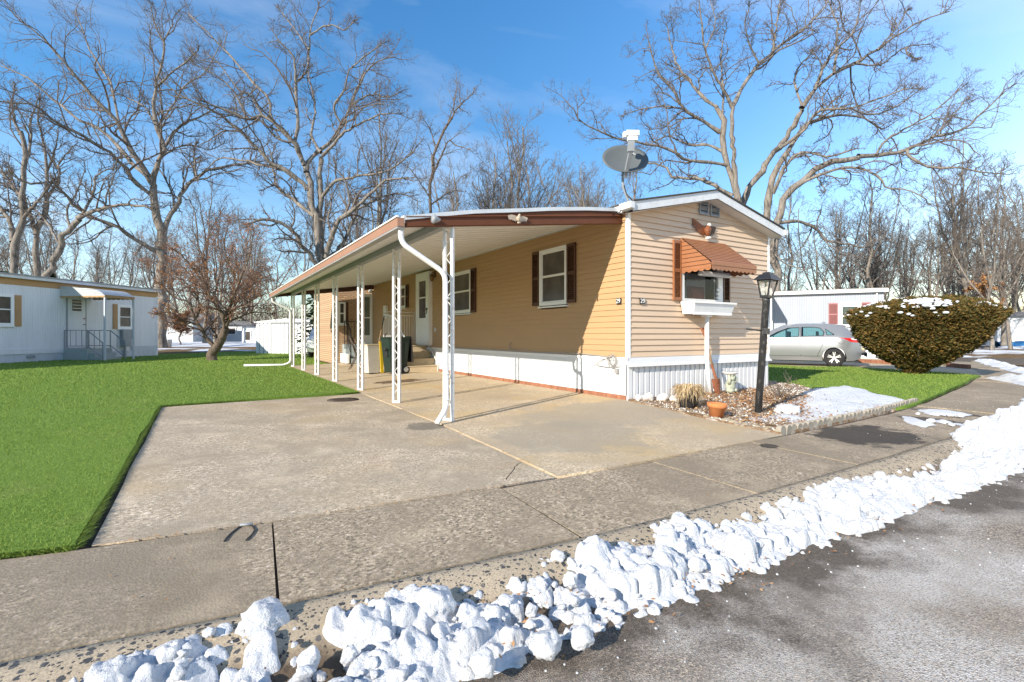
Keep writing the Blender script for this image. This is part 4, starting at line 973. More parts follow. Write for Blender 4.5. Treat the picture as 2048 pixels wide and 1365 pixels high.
# ------------------------------------------------------------------ carport
cp = thing('carport', 'long white carport roof with brown fascia and slim lattice posts along the home', 'carport', (-2.88, 0, 0))
def RT(x):  # top of the arched roof across the width (world x)
    return float(np.interp(x, [-3.50, -3.0, -2.55, -1.95, -1.37, -.7, -.02], [2.505, 2.61, 2.70, 2.79, 2.885, 2.975, 3.045]))
CY0, CY1 = .12, 13.32
lx = lambda x: x + 2.88
mb = MB(); xs = np.linspace(-3.50, -.02, 16)
for a, b in zip(xs[:-1], xs[1:]):
    mb.add([(lx(a), CY0 - .03, RT(a)), (lx(b), CY0 - .03, RT(b)), (lx(b), CY1, RT(b)), (lx(a), CY1, RT(a)), (lx(a), CY0 - .03, RT(a) - .05), (lx(b), CY0 - .03, RT(b) - .05), (lx(b), CY1, RT(b) - .05), (lx(a), CY1, RT(a) - .05)],
           [(0, 1, 2, 3), (0, 4, 5, 1), (3, 2, 6, 7), (4, 7, 6, 5)])
mb.build('roof', M['galv'], cp)
# ceiling of interlocking pans running across the width
mb = MB(); y = CY0 + .05; zc = lambda x: float(np.interp(x, [-3.46, -2.88, -.02], [2.44, 2.585, 2.985]))
while y < CY1 - .12:
    y1 = min(y + .19, CY1 - .06)
    for a, b in ((-3.46, -2.88), (-2.88, -1.9), (-1.9, -.02)):
        mb.add([(lx(a), y, zc(a)), (lx(b), y, zc(b)), (lx(b), y1, zc(b)), (lx(a), y1, zc(a)), (lx(a), y1, zc(a) + .034), (lx(b), y1, zc(b) + .034), (lx(b), y1 + .046, zc(b) + .034), (lx(a), y1 + .046, zc(a) + .034), (lx(a), y1 + .046, zc(a)), (lx(b), y1 + .046, zc(b))],
               [(0, 3, 2, 1), (7, 8, 9, 6)]); mb.k = 1; n_ = len(mb.v) - 10; mb.f += [[n_ + 3, n_ + 4, n_ + 5, n_ + 2], [n_ + 4, n_ + 7, n_ + 6, n_ + 5]]; mb.m += [1, 1]; mb.sm += [False, False]; mb.k = 0
    y = y1 + .046
mb.build('ceiling', [M['ceiling'], paint('pan groove shade', (.17, .15, .13), .8, .1, 6)], cp)  # groove faces coloured dark to stand in for shadow in the seams
# front and back fascia: two ribs of brown sheet below the arch
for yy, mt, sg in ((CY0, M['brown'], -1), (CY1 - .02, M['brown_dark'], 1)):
    mb = MB()
    fb_ = lambda x: float(np.interp(x, [-3.48, -.03], [2.375, 2.805]))
    for a, b in zip(xs[:-1], xs[1:]):
        a2, b2 = max(a, -3.48), min(b, -.03)
        rows = [(fb_, 0, .0), (lambda x: fb_(x) + .012, 0, -.016), (lambda x: fb_(x) + .115, 0, -.016), (lambda x: fb_(x) + .118, 0, -.036), (lambda x: fb_(x) + .124, 0, -.036), (lambda x: fb_(x) + .142, 0, -.008), (lambda x: max(fb_(x) + .143, RT(x) - .05), 0, -.008)]
        V = [(lx(x), yy - .0 + sg * (-o) * 1.0 if sg > 0 else yy + o, f(x)) for x in (a2, b2) for f, _, o in rows]
        n = len(rows)
        mb.add(V, [(i, n + i, n + i + 1, i + 1) for i in range(n - 1)])
        mb.add([(lx(a2), yy, fb_(a2)), (lx(b2), yy, fb_(b2)), (lx(b2), yy + .02, fb_(b2)), (lx(a2), yy + .02, fb_(a2)), (lx(a2), yy + .02, RT(a2) - .05), (lx(b2), yy + .02, RT(b2) - .05)], [(0, 3, 2, 1), (3, 4, 5, 2)])
    mb.build('fascia', mt, cp, fix=False)
# gutter along the low edge: white lip, rosy face, grey underside
mb = MB(); gx = lx(-3.50)
mb.box(gx - .085, gx - .075, CY0 - .03, CY1, 2.375, 2.478); mb.box(gx - .075, gx, CY0 - .03, CY0 - .02, 2.375, 2.478); mb.box(gx - .075, gx, CY1 - .01, CY1, 2.375, 2.478)
gt = mb.build('gutter', M['gutter_tan'], cp)
mb = MB(); mb.box(gx - .10, gx - .070, CY0 - .035, CY1 + .005, 2.479, 2.497); mb.box(gx - .005, gx + .012, CY0 - .02, CY1, 2.42, 2.51); mb.build('gutter_lip', M['white'], gt)
mb = MB(); mb.box(gx - .083, gx + .01, CY0 - .02, CY1 - .012, 2.352, 2.373); mb.build('gutter_base', M['grey_trim'], gt)
mb = MB(); mb.box(-.05, .05, CY0 + .03, CY1 - .03, 2.475, 2.565); mb.box(-.06, .06, CY0 + .03, CY1 - .03, 2.566, 2.576); mb.build('beam', M['grey_metal'], cp)
PY = [0.21, 2.22, 4.38, 6.62, 8.82, 10.95, 13.14]
def scroll(mb, z, s):
    pts = [(0, s * .030 * math.cos(a), z + .085 * (a / math.pi - .5)) for a in np.linspace(0, math.pi, 7)]
    mb.tube(pts, .006, 4)
for i, y in enumerate(PY):
    zb = float(z_slab(-2.88, y)) + .014; zt_ = 2.474
    mb = MB()
    for sy in (-.058, .058): mb.box(-.019, .019, sy - .019, sy + .019, 0, zt_ - zb)
    mb.box(-.02, .02, -.039, .039, 0, .03)
    p = mb.build('post', M['chipped'], cp); p.location = (0, y, zb); p.rotation_euler = (0, 0, R(30))
    mb = MB(); z = .1; s = 1; mb.tube([(0, .0, .02), (0, .0, .03)], .004, 4)
    while z < zt_ - zb - .2:
        scroll(mb, z + .09, s); mb.tube([(0, -.037 * s, z + .14), (0, .0, z + .18), (0, .037 * s, z + .22)], .006, 4)
        z += .26; s = -s
    q = mb.build('lattice', M['chipped'], p)
def downspout(name, pts, r=.032):
    mb = MB(); P = [Vector(p) for p in pts]; out = []
    for i, p in enumerate(P):
        if 0 < i < len(P) - 1:
            a = (P[i - 1] - p); b = (P[i + 1] - p); k = min(.10, a.length * .4, b.length * .4)
            A = p + a.normalized() * k; B = p + b.normalized() * k
            for t in (0, .25, .5, .75, 1): out.append((1 - t) ** 2 * A + 2 * t * (1 - t) * p + t * t * B)
        else: out.append(p)
    mb.tube(out, r, 10); return mb
mb = downspout('downspout', [(lx(-3.52), .17, 2.42), (lx(-3.52), .15, 2.19), (lx(-2.97), .11, 1.86), (lx(-2.955), .10, .20), (lx(-3.12), .02, .028)])
for z in (1.55, .62, .30): mb.lathe([(.041, z - .012), (.041, z + .012)], (lx(-2.957), .103, 0), 10)
mb.build('downspout', M['white'], cp)
mb = downspout('downspout', [(lx(-3.52), 13.2, 2.40), (lx(-3.52), 13.2, 2.22), (lx(-2.96), 13.16, 1.95), (lx(-2.955), 13.15, .16), (lx(-3.15), 13.2, .07), (lx(-4.35), 13.5, .075)], .035)
mb.build('downspout', M['white'], cp)
# spot lamp head on the fascia
mb = MB(); mb.lathe([(.0, -.05), (.05, -.045), (.058, -.02), (.03, .03), (.015, .06)], (lx(-3.12), CY0 - .065, 2.50), 10, 'x'); mb.box(lx(-3.14), lx(-3.08), CY0 - .05, CY0 - .03, 2.47, 2.53)
mb.build('spot_lamp', M['grey_metal'], cp)

# ------------------------------------------------------------------ things under and around the carport
def zs(x, y): return float(z_slab(x, y)) + 0.012
# beige concrete door steps, climbing along the wall to a landing
st = thing('door_steps', 'beige concrete steps with a landing below the white storm door', 'steps', (-.52, 7.2, zs(-.5, 7.2)))
mb = MB()
for k in range(4):
    y0 = .28 * k; mb.box(-.49 + .0, .49 - .0, y0, (.28 * (k + 1) if k < 3 else 1.85), .176 * k if False else 0, .176 * (k + 1) - .02)
    mb.box(-.50, .50, y0 - .015, (.28 * (k + 1) if k < 3 else 1.85), .176 * (k + 1) - .019, .176 * (k + 1))
mb.build('stair_block', M['beige_conc'], st)
rl = MB()
for p, q in (((-.47, 1.80, .70), (-.47, 1.80, 1.68)), ((.47, 1.80, .70), (.47, 1.80, 1.68)), ((-.47, 1.80, 1.68), (.47, 1.80, 1.68)), ((-.47, 1.80, .80), (.47, 1.80, .80)), ((-.47, 1.80, 1.58), (.47, 1.80, 1.58))): rl.bar(p, q, .024)
for i in range(11): rl.bar((-.40 + .08 * i, 1.80, .80), (-.40 + .08 * i, 1.80, 1.58), .012)
rl.build('landing_rail', M['white'], st)
rl = MB()
for p, q, w in (((-.46, 1.78, 1.62), (-.46, 1.0, 1.52), .03), ((-.46, 1.0, 1.52), (-.46, .05, .95), .03), ((-.46, .06, .18), (-.46, .05, .95), .026), ((-.46, 1.0, .70), (-.46, 1.0, 1.52), .026), ((-.46, 1.0, .86), (-.46, .06, .30), .022)): rl.bar(p, q, w)
for i in range(7): rl.bar((-.46, 1.10 + .1 * i, .76), (-.46, 1.10 + .1 * i, 1.54), .012)
rl.build('stair_rail', M['white'], st)
rl = MB()
for p, q, w in (((.47, 1.0, .70), (.47, .95, .95), .024), ((.47, .95, .90), (.47, -.02, .22), .024), ((.47, .0, .0), (.47, -.02, .24), .024), ((.47, .95, .72), (.47, .25, .22), .018)): rl.bar(p, q, w)
rl.build('low_rail', M['white'], st)
# grey steps with black rail before the brick room
gs = thing('grey_steps', 'grey painted steps with a black iron rail leading to the brick rear room', 'steps', (-.62, 12.55, zs(-.6, 12.5)))
mb = MB()
for k in range(4):
    y0 = .26 * k; mb.box(-.50 if k else -.44, .50, y0, 1.04, 0 if k == 0 else .165 * k - .002, .165 * (k + 1))
mb.build('stair_block', M['grey_step'], gs)
mb = MB(); mb.box(-.58, -.505, -.02, 1.02, 0, .33); mb.build('cheek_wall', M['white'], gs)
mb = MB(); a = -.44
for p, q, w in (((a, .98, .66), (a, .98, 1.52), .025), ((a, .60, .50), (a, .60, 1.50), .02), ((a, .98, 1.50), (a, .55, 1.50), .03), ((a, .55, 1.50), (a, .02, 1.10), .03), ((a, .03, .16), (a, .02, 1.12), .028), ((a, .98, .78), (a, .55, .74), .015), ((a, .55, .74), (a, .03, .34), .015), ((a, .98, 1.50), (.30, .98, 1.50), .025), ((a, .98, .78), (.30, .98, .78), .015)): mb.bar(p, q, w)
for i in range(6): mb.bar((a + .12 * (i + 1), .98, .78), (a + .12 * (i + 1), .98, 1.5), .013)
for i in range(4): mb.bar((a, .15 + .12 * i, .42 + .09 * i), (a, .15 + .12 * i, 1.2 + .085 * i), .012)
mb.build('hand_rail', M['black'], gs)
# wheeled bin with its lid hung open behind
b = thing('wheeled_bin', 'dark green wheeled bin with its black lid hanging open, beside the beige steps', 'bin', (-1.17, 7.42, zs(-1.2, 7.4)), R(8))
mb = MB()
def taper(mb, w0, d0, w1, d1, z0, z1, cap=True):
    V = [(-w0, -d0, z0), (w0, -d0, z0), (w0, d0, z0), (-w0, d0, z0), (-w1, -d1, z1), (w1, -d1, z1), (w1, d1, z1), (-w1, d1, z1)]
    mb.add(V, [(0, 3, 2, 1), (0, 1, 5, 4), (1, 2, 6, 5), (2, 3, 7, 6), (3, 0, 4, 7)] + ([(4, 5, 6, 7)] if cap else []))
taper(mb, .20, .23, .27, .30, .04, .93, False); taper(mb, .285, .315, .29, .32, .93, .97)
for sx in (-.15, .0, .15): mb.add([(sx - .03, -.245, .08), (sx + .03, -.245, .08), (sx + .035, -.312, .86), (sx - .035, -.312, .86)], [(0, 1, 2, 3)])
mb.build('bin_body', M['bin_green'], b, fix=False)
mb = MB()
V = [(.30, -.29, .985), (.30, .29, .985), (.345, .27, .30), (.345, -.27, .30), (.33, -.29, .99), (.33, .29, .99), (.40, .27, .31), (.40, -.27, .31)]
mb.add(V, [(0, 1, 2, 3), (4, 7, 6, 5), (0, 3, 7, 4), (1, 5, 6, 2), (3, 2, 6, 7), (0, 4, 5, 1)]); mb.tube([(.305, -.28, .965), (.305, .28, .965)], .018, 8)
mb.build('lid', M['black'], b)
for sy in (-.24, .24):
    mb = MB(); mb.lathe([(.02, -.025), (.105, -.025), (.115, -.012), (.115, .012), (.105, .025), (.02, .025)], (.18, sy, .115), 18, 'y'); w = mb.build('wheel', M['rubber'], b)
    mb = MB(); mb.lathe([(.0, -.03), (.07, -.028), (.07, .028), (0, .03)], (.18, sy, .115), 10, 'y'); mb.build('hub', M['dish_pale'], w)
mb = MB(); mb.box(-.32, -.285, -.12, .12, .62, .67); mb.box(-.262, -.24, -.08, .08, .45, .60); mb.build('catch_bar', M['black'], b)
b = thing('trash_can', 'pale grey trash can with a yellow flap, left of the dark green bin', 'bin', (-1.64, 8.02, zs(-1.5, 8)), R(8))
mb = MB(); taper(mb, .15, .19, .20, .24, .02, .70, False); taper(mb, .205, .245, .215, .255, .70, .76); mb.build('bin_body', M['bin_grey'], b)
mb = MB(); V = [(.155, -.27, .02), (.24, -.27, .02), (.20, -.29, .86), (.11, -.29, .86), (.155, -.25, .02), (.24, -.25, .02), (.20, -.27, .86), (.11, -.27, .86)]
mb.add(V, [(0, 1, 2, 3), (7, 6, 5, 4), (0, 4, 5, 1), (1, 5, 6, 2), (2, 6, 7, 3), (3, 7, 4, 0)]); mb.build('flap', M['yellow'], b)
mb = MB(); mb.box(-.225, .20, -.26, .26, .762, .785); mb.build('lid', M['straw'] if False else M['beige_conc'], b)
# broom and stick leaning in the cans
for nm, lab, p, q, m2 in (('broom', 'long handled broom standing in the pale grey trash can', (-1.45, 8.02, .80), (-1.18, 8.35, 1.62), 'wood'), ('garden_stake', 'short dark stake leaning out of the pale grey trash can', (-1.36, 7.98, .80), (-1.16, 8.25, 1.13), 'black')):
    o = thing(nm, lab, nm.replace('_', ' '), p)
    d = Vector(q) - Vector(p); mb = MB(); mb.tube([(0, 0, 0), tuple(d * .7)], .013, 6); mb.build('handle', M[m2], o)
    mb = MB(); mb.tube([tuple(d * .7), tuple(d)], .016, 6); mb.build('grip', M['black'], o)
# two sling patio chairs
def patio_chair(loc, rz, label):
    c = thing('patio_chair', label, 'chair', loc, rz, 'brown patio chairs under the carport')
    mb = MB(); r = .014
    for s in (-.26, .26):
        mb.tube([(.24, s, 0), (.20, s, .30), (.22, s, .60), (-.15, s, .62)], r, 6); mb.tube([(-.36, s, 0), (-.16, s, .40), (-.15, s, .60), (-.34, s, .98)], r, 6); mb.tube([(.22, s, .41), (-.18, s, .39)], r, 6)
    mb.tube([(-.34, -.26, .98), (-.34, .26, .98)], r, 6); mb.tube([(-.30, -.26, .12), (-.30, .26, .12)], r, 6); mb.tube([(.22, -.26, .12), (.22, .26, .12)], r, 6)
    mb.build('frame', M['chair'], c)
    mb = MB(); mb.box(-.18, .23, -.25, .25, .395, .41); mb.build('seat', M['chairmesh'], c)
    mb = MB(); mb.add([(-.155, -.25, .42), (-.155, .25, .42), (-.335, .25, .97), (-.335, -.25, .97), (-.17, -.25, .42), (-.17, .25, .42), (-.35, .25, .97), (-.35, -.25, .97)], [(0, 1, 2, 3), (7, 6, 5, 4), (0, 3, 7, 4), (1, 5, 6, 2)]); mb.build('backrest', M['chairmesh'], c)
    return c
c0 = patio_chair((-1.42, 9.75, zs(-1.4, 9.7)), R(-20), 'brown sling patio chair with its slanted back to the lawn posts')
c1 = copy_thing(c0, (-.86, 9.55, zs(-.9, 9.5)), R(150), 'brown sling patio chair between its twin and the trash cans')
# manhole cover, strap, eagles, dish
mb = MB(); mb.lathe([(.0, .0), (.255, .0), (.262, -.02), (.27, -.02)], (0, 0, 0), 32, caps=False); 
for i in range(-3, 4): mb.box(-.17, .17, i * .06 - .012, i * .06 + .012, .0005, .004)
o = mb.build('manhole_cover', M['manhole'], fix=True); o.location = (-3.50, 3.16, .004); tag(o, 'round rusty manhole cover set in the driveway by the lawn corner', 'manhole cover')
mb = MB(); P = [G(448, 1085), G(460, 1071), G(478, 1057), G(494, 1051), G(505, 1054), G(510, 1062), G(503, 1073), G(492, 1083)]
c = P[0]; mb.tube([(p[0] - c[0], p[1] - c[1], .006) for p in P], .0045, 6); o = mb.build('bungee_cord', M['black']); o.location = c; tag(o, 'short black elastic cord lying on the sidewalk near the lawn corner', 'cord')
mb = MB(); a = G(480, 1056); mb.tube([(a[0] - c[0], a[1] - c[1], .016), (P[4][0] - c[0], P[4][1] - c[1], .016)], .008, 6); mb.build('hook', M['grey_metal'], o)
def eagle(loc, face, s, label, mats, tips=((.30, .09), (.235, .01))):
    """Spread-winged wall eagle; face 'y': seen from -y."""
    e = thing('eagle_ornament', label, 'eagle ornament', loc)
    mb = MB(); mb.blob((0, -.05 * s, 0), .055 * s, 2, .1); mb.tube([(0, -.05 * s, .03 * s), (.0, -.055 * s, -.08 * s)], [.06 * s, .03 * s], 8); mb.tube([(0, -.05 * s, .0), (.01 * s, -.06 * s, .075 * s)], [.05 * s, .03 * s], 8)
    mb.build('body', M[mats[0]], e)
    mb = MB(); mb.blob((.015 * s, -.07 * s, .085 * s), .030 * s, 2, .05); mb.tube([(.03 * s, -.08 * s, .085 * s), (.06 * s, -.085 * s, .075 * s)], [.012 * s, .003 * s], 6); mb.build('head', M[mats[2]], e)
    for sg, tip in ((-1, tips[0]), (1, tips[1])):
        mb = MB(); n = 6
        top = [(sg * t * tip[0] * s, -.03 * s, (.035 + .05 * math.sin(t * 2.4) + tip[1] * t * t) * s) for t in np.linspace(.1, 1, n)]
        bot = [(sg * (t * tip[0] * .92) * s, -.012 * s, (-.06 + .05 * t + tip[1] * t * t * (1 if tip[1] > 0 else .4)) * s) for t in np.linspace(.1, 1, n)]
        V = top + bot + [(p[0], p[1] + .012 * s, p[2]) for p in top + bot]
        F = [(j, j + 1, n + j + 1, n + j) for j in range(n - 1)] + [(2 * n + j, 3 * n + j, 3 * n + j + 1, 2 * n + j + 1) for j in range(n - 1)] + [(j, 2 * n + j, 2 * n + j + 1, j + 1) for j in range(n - 1)] + [(n - 1, 3 * n - 1, 4 * n - 1, 2 * n - 1)]
        mb.add(V, F)
        for j in range(n - 1):
            a = bot[j]; mb.add([(a[0], a[1], a[2]), (bot[j + 1][0], a[1], bot[j + 1][2]), ((a[0] + bot[j + 1][0]) / 2 + sg * .01 * s, a[1], a[2] - .035 * s)], [(0, 1, 2)])
        mb.build('wing', M[mats[0] if sg < 0 else mats[1]], e)
    mb = MB(); mb.blob((-.01 * s, -.06 * s, -.115 * s), .034 * s, 2, .1, flat=.8); mb.blob((.03 * s, -.06 * s, -.105 * s), .028 * s, 2, .1, flat=.8); mb.build('perch', M[mats[2]], e)
    return e
eagle((1.76, -.015, 2.86), 'y', 1.12, 'brown spread winged eagle with white head on the gable above the awning', ('eagle_body', 'eagle_dark', 'letter_white'))
eagle((-1.93, CY0 - .032, 2.655), 'y', .52, 'small weathered pale eagle ornament on the brown carport fascia', ('eagle_pale', 'eagle_pale', 'eagle_pale'), ((.30, -.02), (.30, -.02)))
ds = thing('satellite_dish', 'grey oval satellite dish with white feed head on a roof mast', 'satellite dish', (.16, .22, 3.155), R(-28))
mb = MB(); mb.tube([(.10, .05, .0), (.06, .05, .06), (-.02, .04, .28), (-.035, .03, .36), (-.035, .02, .62)], .022, 8); mb.box(.04, .18, -.02, .12, -.05, -.005); mb.build('mast', M['grey_metal'], ds)
mb = MB(); mb.smooth = True; n, m_ = 36, 7; V = [(0, 0, 0)]; F = []
for i in range(1, m_ + 1):
    for j in range(n):
        a = 2 * math.pi * j / n; rr_ = i / m_; V.append((.365 * rr_ * math.cos(a), -.07 * rr_ * rr_, .27 * rr_ * math.sin(a)))
F += [(0, 1 + j, 1 + (j + 1) % n) for j in range(n)] + [(1 + (i - 1) * n + j, 1 + i * n + j, 1 + i * n + (j + 1) % n, 1 + (i - 1) * n + (j + 1) % n) for i in range(1, m_) for j in range(n)]
V2 = [(p[0], p[1] + .012, p[2]) for p in V]; k = len(V); e0 = 1 + (m_ - 1) * n
mb.add(V + V2, F + [tuple(i + k for i in reversed(f)) for f in F] + [(e0 + j, e0 + k + j, e0 + k + (j + 1) % n, e0 + (j + 1) % n) for j in range(n)])
d = mb.build('reflector', M['dish'], ds); d.location = (-.03, -.04, .66); d.rotation_euler = (R(-24), 0, 0)
cu = bpy.data.curves.new('mark', 'FONT'); cu.body = 'HD'; cu.size = .075; cu.extrude = .002; cu.align_x = 'CENTER'; cu.align_y = 'CENTER'
cu.materials.append(M['dish_pale']); tmp = bpy.data.objects.new('tmp', cu); to = bpy.data.objects.new('emblem', bpy.data.meshes.new_from_object(tmp)); bpy.data.objects.remove(tmp); COL.objects.link(to); to.parent = d; to.location = (.17, -.034, .13); to.rotation_euler = (R(90), 0, R(6))
mb = MB(); mb.bar((-.035, -.10, .40), (-.035, -.42, .72), .05, .06); mb.bar((-.035, -.40, .69), (-.035, -.43, .86), .07, .09)
mb.build('feed_arm', M['grey_metal'], ds)
mb = MB(); mb.box(-.115, .075, -.47, -.41, .915, .985); mb.box(-.09, .05, -.47, -.40, .84, .90); mb.box(-.14, -.08, -.40, -.33, .91, .99); mb.box(.03, .09, -.40, -.33, .91, .99); mb.build('feed_head', M['white_clean'], ds)
mb = MB(); mb.tube([(-.03, .03, .35), (.02, .0, .15), (.12, -.10, .0), (-.02, -.36, -.04), (-.15, -.42, -.10), (-.20, -.40, -.22), (-.28, -.30, -.24)], .010, 5); mb.build('cable', M['black'], ds)

# ------------------------------------------------------------------ the garden bed
def zb(x, y): return float(z_bed(np.array([x]), np.array([y]))[0])
lx_, ly_ = .833, -1.583
lp = thing('lamp_post', 'chipped black lamp post leaning slightly in the garden bed, with a glass lantern', 'lamp post', (lx_, ly_, .03), 0)
lp.rotation_euler = (R(2.2), R(3.4), 0)
mb = MB(); mb.lathe([(.046, 0), (.046, 1.52), (.052, 1.525), (.052, 1.56)], (0, 0, 0), 16); mb.tube([(0, 0, 1.12), (-.16, .07, 1.13), (-.24, .10, 1.135)], [.010, .010, .013], 6); mb.box(-.05, .05, -.052, .0, 1.08, 1.16)
mb.build('post', M['black_chipped'], lp)
mb = MB(); z0, z1, w0, w1 = 1.60, 1.80, .052, .088
mb.box(-.060, .060, -.060, .060, 1.565, 1.60)
for sx in (-1, 1):
    for sy in (-1, 1): mb.bar((sx * w0, sy * w0, z0), (sx * w1, sy * w1, z1), .016)
for a, b in (((-1, -1), (1, -1)), ((1, -1), (1, 1)), ((1, 1), (-1, 1)), ((-1, 1), (-1, -1))): mb.bar((a[0] * w1, a[1] * w1, z1), (b[0] * w1, b[1] * w1, z1), .016)
V = []
for w, z in ((.122, 1.804), (.119, 1.817), (.070, 1.88), (.052, 1.884), (.050, 1.905), (.016, 1.918)): V += [(-w, -w, z), (w, -w, z), (w, w, z), (-w, w, z)]
mb.add(V, [(i * 4 + j, i * 4 + (j + 1) % 4, i * 4 + 4 + (j + 1) % 4, i * 4 + 4 + j) for i in range(5) for j in range(4)] + [(20, 21, 22, 23), (3, 2, 1, 0)])
ln = mb.build('lantern', M['black'], lp)
mb = MB(); a, b = w0 - .003, w1 - .003
mb.add([(-a, -a, z0), (a, -a, z0), (a, a, z0), (-a, a, z0), (-b, -b, z1), (b, -b, z1), (b, b, z1), (-b, b, z1)], [(0, 1, 5, 4), (1, 2, 6, 5), (2, 3, 7, 6), (3, 0, 4, 7)]); mb.build('lantern_pane', M['lamp_glass'], ln)
mb = MB(); mb.lathe([(.012, 1.60), (.014, 1.64), (.030, 1.68), (.028, 1.71), (.0, 1.73)], (0, 0, 0), 10); mb.build('bulb', M['letter_white'], ln)
# shovel leaning on the skirting
sv = thing('shovel', 'rusty round point shovel leaning against the flower box post', 'shovel', (1.72, -.26, zb(1.7, -.26) - .01))
mb = MB(); mb.smooth = True
V = []; F = []; n = 7
for i, (z, w) in enumerate(((.0, .012), (.05, .06), (.13, .095), (.24, .105), (.27, .10))):
    for j in range(n):
        t = j / (n - 1) * 2 - 1; V.append((w * t + .02 * (1 - z / .27), -.03 + .035 * (1 - t * t) * -1 + .10 * z, z))
k = len(V); V += [(p[0], p[1] + .005, p[2]) for p in V]
F = [(i * n + j, i * n + j + 1, (i + 1) * n + j + 1, (i + 1) * n + j) for i in range(4) for j in range(n - 1)]
mb.add(V, F + [tuple(q + k for q in reversed(f)) for f in F]); mb.tube([(.0, -.045, .20), (-.01, -.0, .30), (-.03, .05, .50)], [.02, .022, .022], 8); mb.build('blade', M['rust'], sv)
mb = MB(); mb.tube([(-.025, .045, .48), (-.06, .10, .78), (-.085, .14, .96)], .019, 8); mb.build('handle', M['wood'], sv)
mb = MB(); mb.tube([(-.083, .138, .95), (-.10, .16, 1.02), (-.15, .17, 1.10)], .015, 6); mb.tube([(-.083, .138, .95), (-.085, .155, 1.04), (-.075, .175, 1.10)], .015, 6); mb.tube([(-.155, .17, 1.10), (-.065, .178, 1.10)], .016, 6); mb.build('grip', M['rust'], sv)
# frog statue holding a bowl
fs = thing('garden_statue', 'mossy stone frog statue holding a shallow bowl by the white skirting', 'garden statue', (2.12, -.25, zb(2.1, -.25)))
mb = MB(); mb.blob((0, 0, .14), .085, 3, .12, 1.5, 1.3, 3.3); mb.blob((-.05, -.03, .05), .07, 3, .15, 1.4, .9, 1.2); mb.blob((.055, -.03, .05), .06, 3, .15, 1.4, .9, 5.2); mb.tube([(-.06, -.03, .16), (-.085, -.05, .24), (-.06, -.02, .31)], [.03, .024, .02], 8); mb.tube([(.06, -.03, .16), (.09, -.05, .24), (.065, -.02, .31)], [.03, .024, .02], 8); mb.blob((0, -.03, .255), .058, 3, .12, 1.6, .9, 7.7)
mb.blob((-.03, -.06, .295), .02, 2, .05); mb.blob((.03, -.06, .295), .02, 2, .05); mb.build('body', M['statue'], fs)
mb = MB(); mb.lathe([(.03, .30), (.09, .32), (.135, .355), (.13, .365), (.085, .335), (.0, .325)], (0, 0, 0), 20, caps=False); mb.build('bowl', M['rock'], fs)
# terracotta pot, black pot with dead grass
tp = thing('flower_pot', 'empty orange terracotta pot tilted slightly in the front of the garden bed', 'flower pot', (.03, -1.53, zb(.03, -1.53) - .01))
mb = MB(); mb.lathe([(.0, .012), (.075, .0), (.105, .13), (.118, .132), (.125, .185), (.112, .185), (.095, .12), (.07, .06), (.0, .055)], (0, 0, 0), 28, caps=False); mb.build('pot_body', M['terracotta'], tp)
mb = MB(); mb.lathe([(.0, .10), (.092, .10)], (0, 0, 0), 20, caps=False); mb.build('soil', M['soil'], tp); tp.rotation_euler = (R(4), R(3), 0)
bp_ = thing('planter', 'black plastic planter overflowing with drooping dead grass near the skirting corner', 'planter', (.30, -.88, zb(.3, -.9) - .01))
mb = MB(); mb.lathe([(.0, .0), (.115, .0), (.15, .20), (.158, .20), (.16, .225), (.145, .225), (.12, .18), (.0, .17)], (0, 0, 0), 24, caps=False); mb.build('pot_body', M['pot_black'], bp_)
V = []; F = []
for i in range(900):
    a = nrg.uniform(0, 2 * math.pi); r0 = .13 * math.sqrt(nrg.random()); L = nrg.uniform(.12, .30); lean = nrg.uniform(.3, 1.15); a2 = a + nrg.normal(0, .7)
    p = np.array([r0 * math.cos(a), r0 * math.sin(a), .17]); h = nrg.uniform(.06, .17); q = p + np.array([math.cos(a2) * L * .45 * lean, math.sin(a2) * L * .45 * lean, h]); e = q + np.array([math.cos(a2) * L * .5 * lean, math.sin(a2) * L * .5 * lean, -nrg.uniform(.0, .24) * lean])
    s = np.array([-math.sin(a2), math.cos(a2), 0]) * nrg.uniform(.0025, .005); b0 = len(V); V += [p - s, p + s, q + s, q - s, e]; F += [(b0, b0 + 1, b0 + 2, b0 + 3), (b0 + 3, b0 + 2, b0 + 4, b0 + 4)]
mb = MB(); mb.v = [tuple(v) for v in V]; mb.f = [list(f) if f[2] != f[3] else list(f[:3]) for f in F]; mb.m = [0] * len(F); mb.sm = [False] * len(F); mb.build('dead_grass', M['straw'], bp_)
for i, (x, y, r, lab) in enumerate(((.10, .0 - .14, .075, 'white garden rock lying nearest the brick corner of the skirting'), (.20, -.22, .095, 'larger white garden rock beside the skirting corner'), (.42, -.30, .10, 'white garden rock between the skirting corner and the planter'), (.50, -.44, .075, 'smaller white garden rock close beside the dead grass planter'))):
    mb = MB(); mb.blob((0, 0, r * .4), r, 3, .25, 1.3, .8, i * 3.1, 4); o = mb.build('garden_rock', M['rock']); o.location = (x, y, zb(x, y)); tag(o, lab, 'rock', 'white rocks in the garden bed')
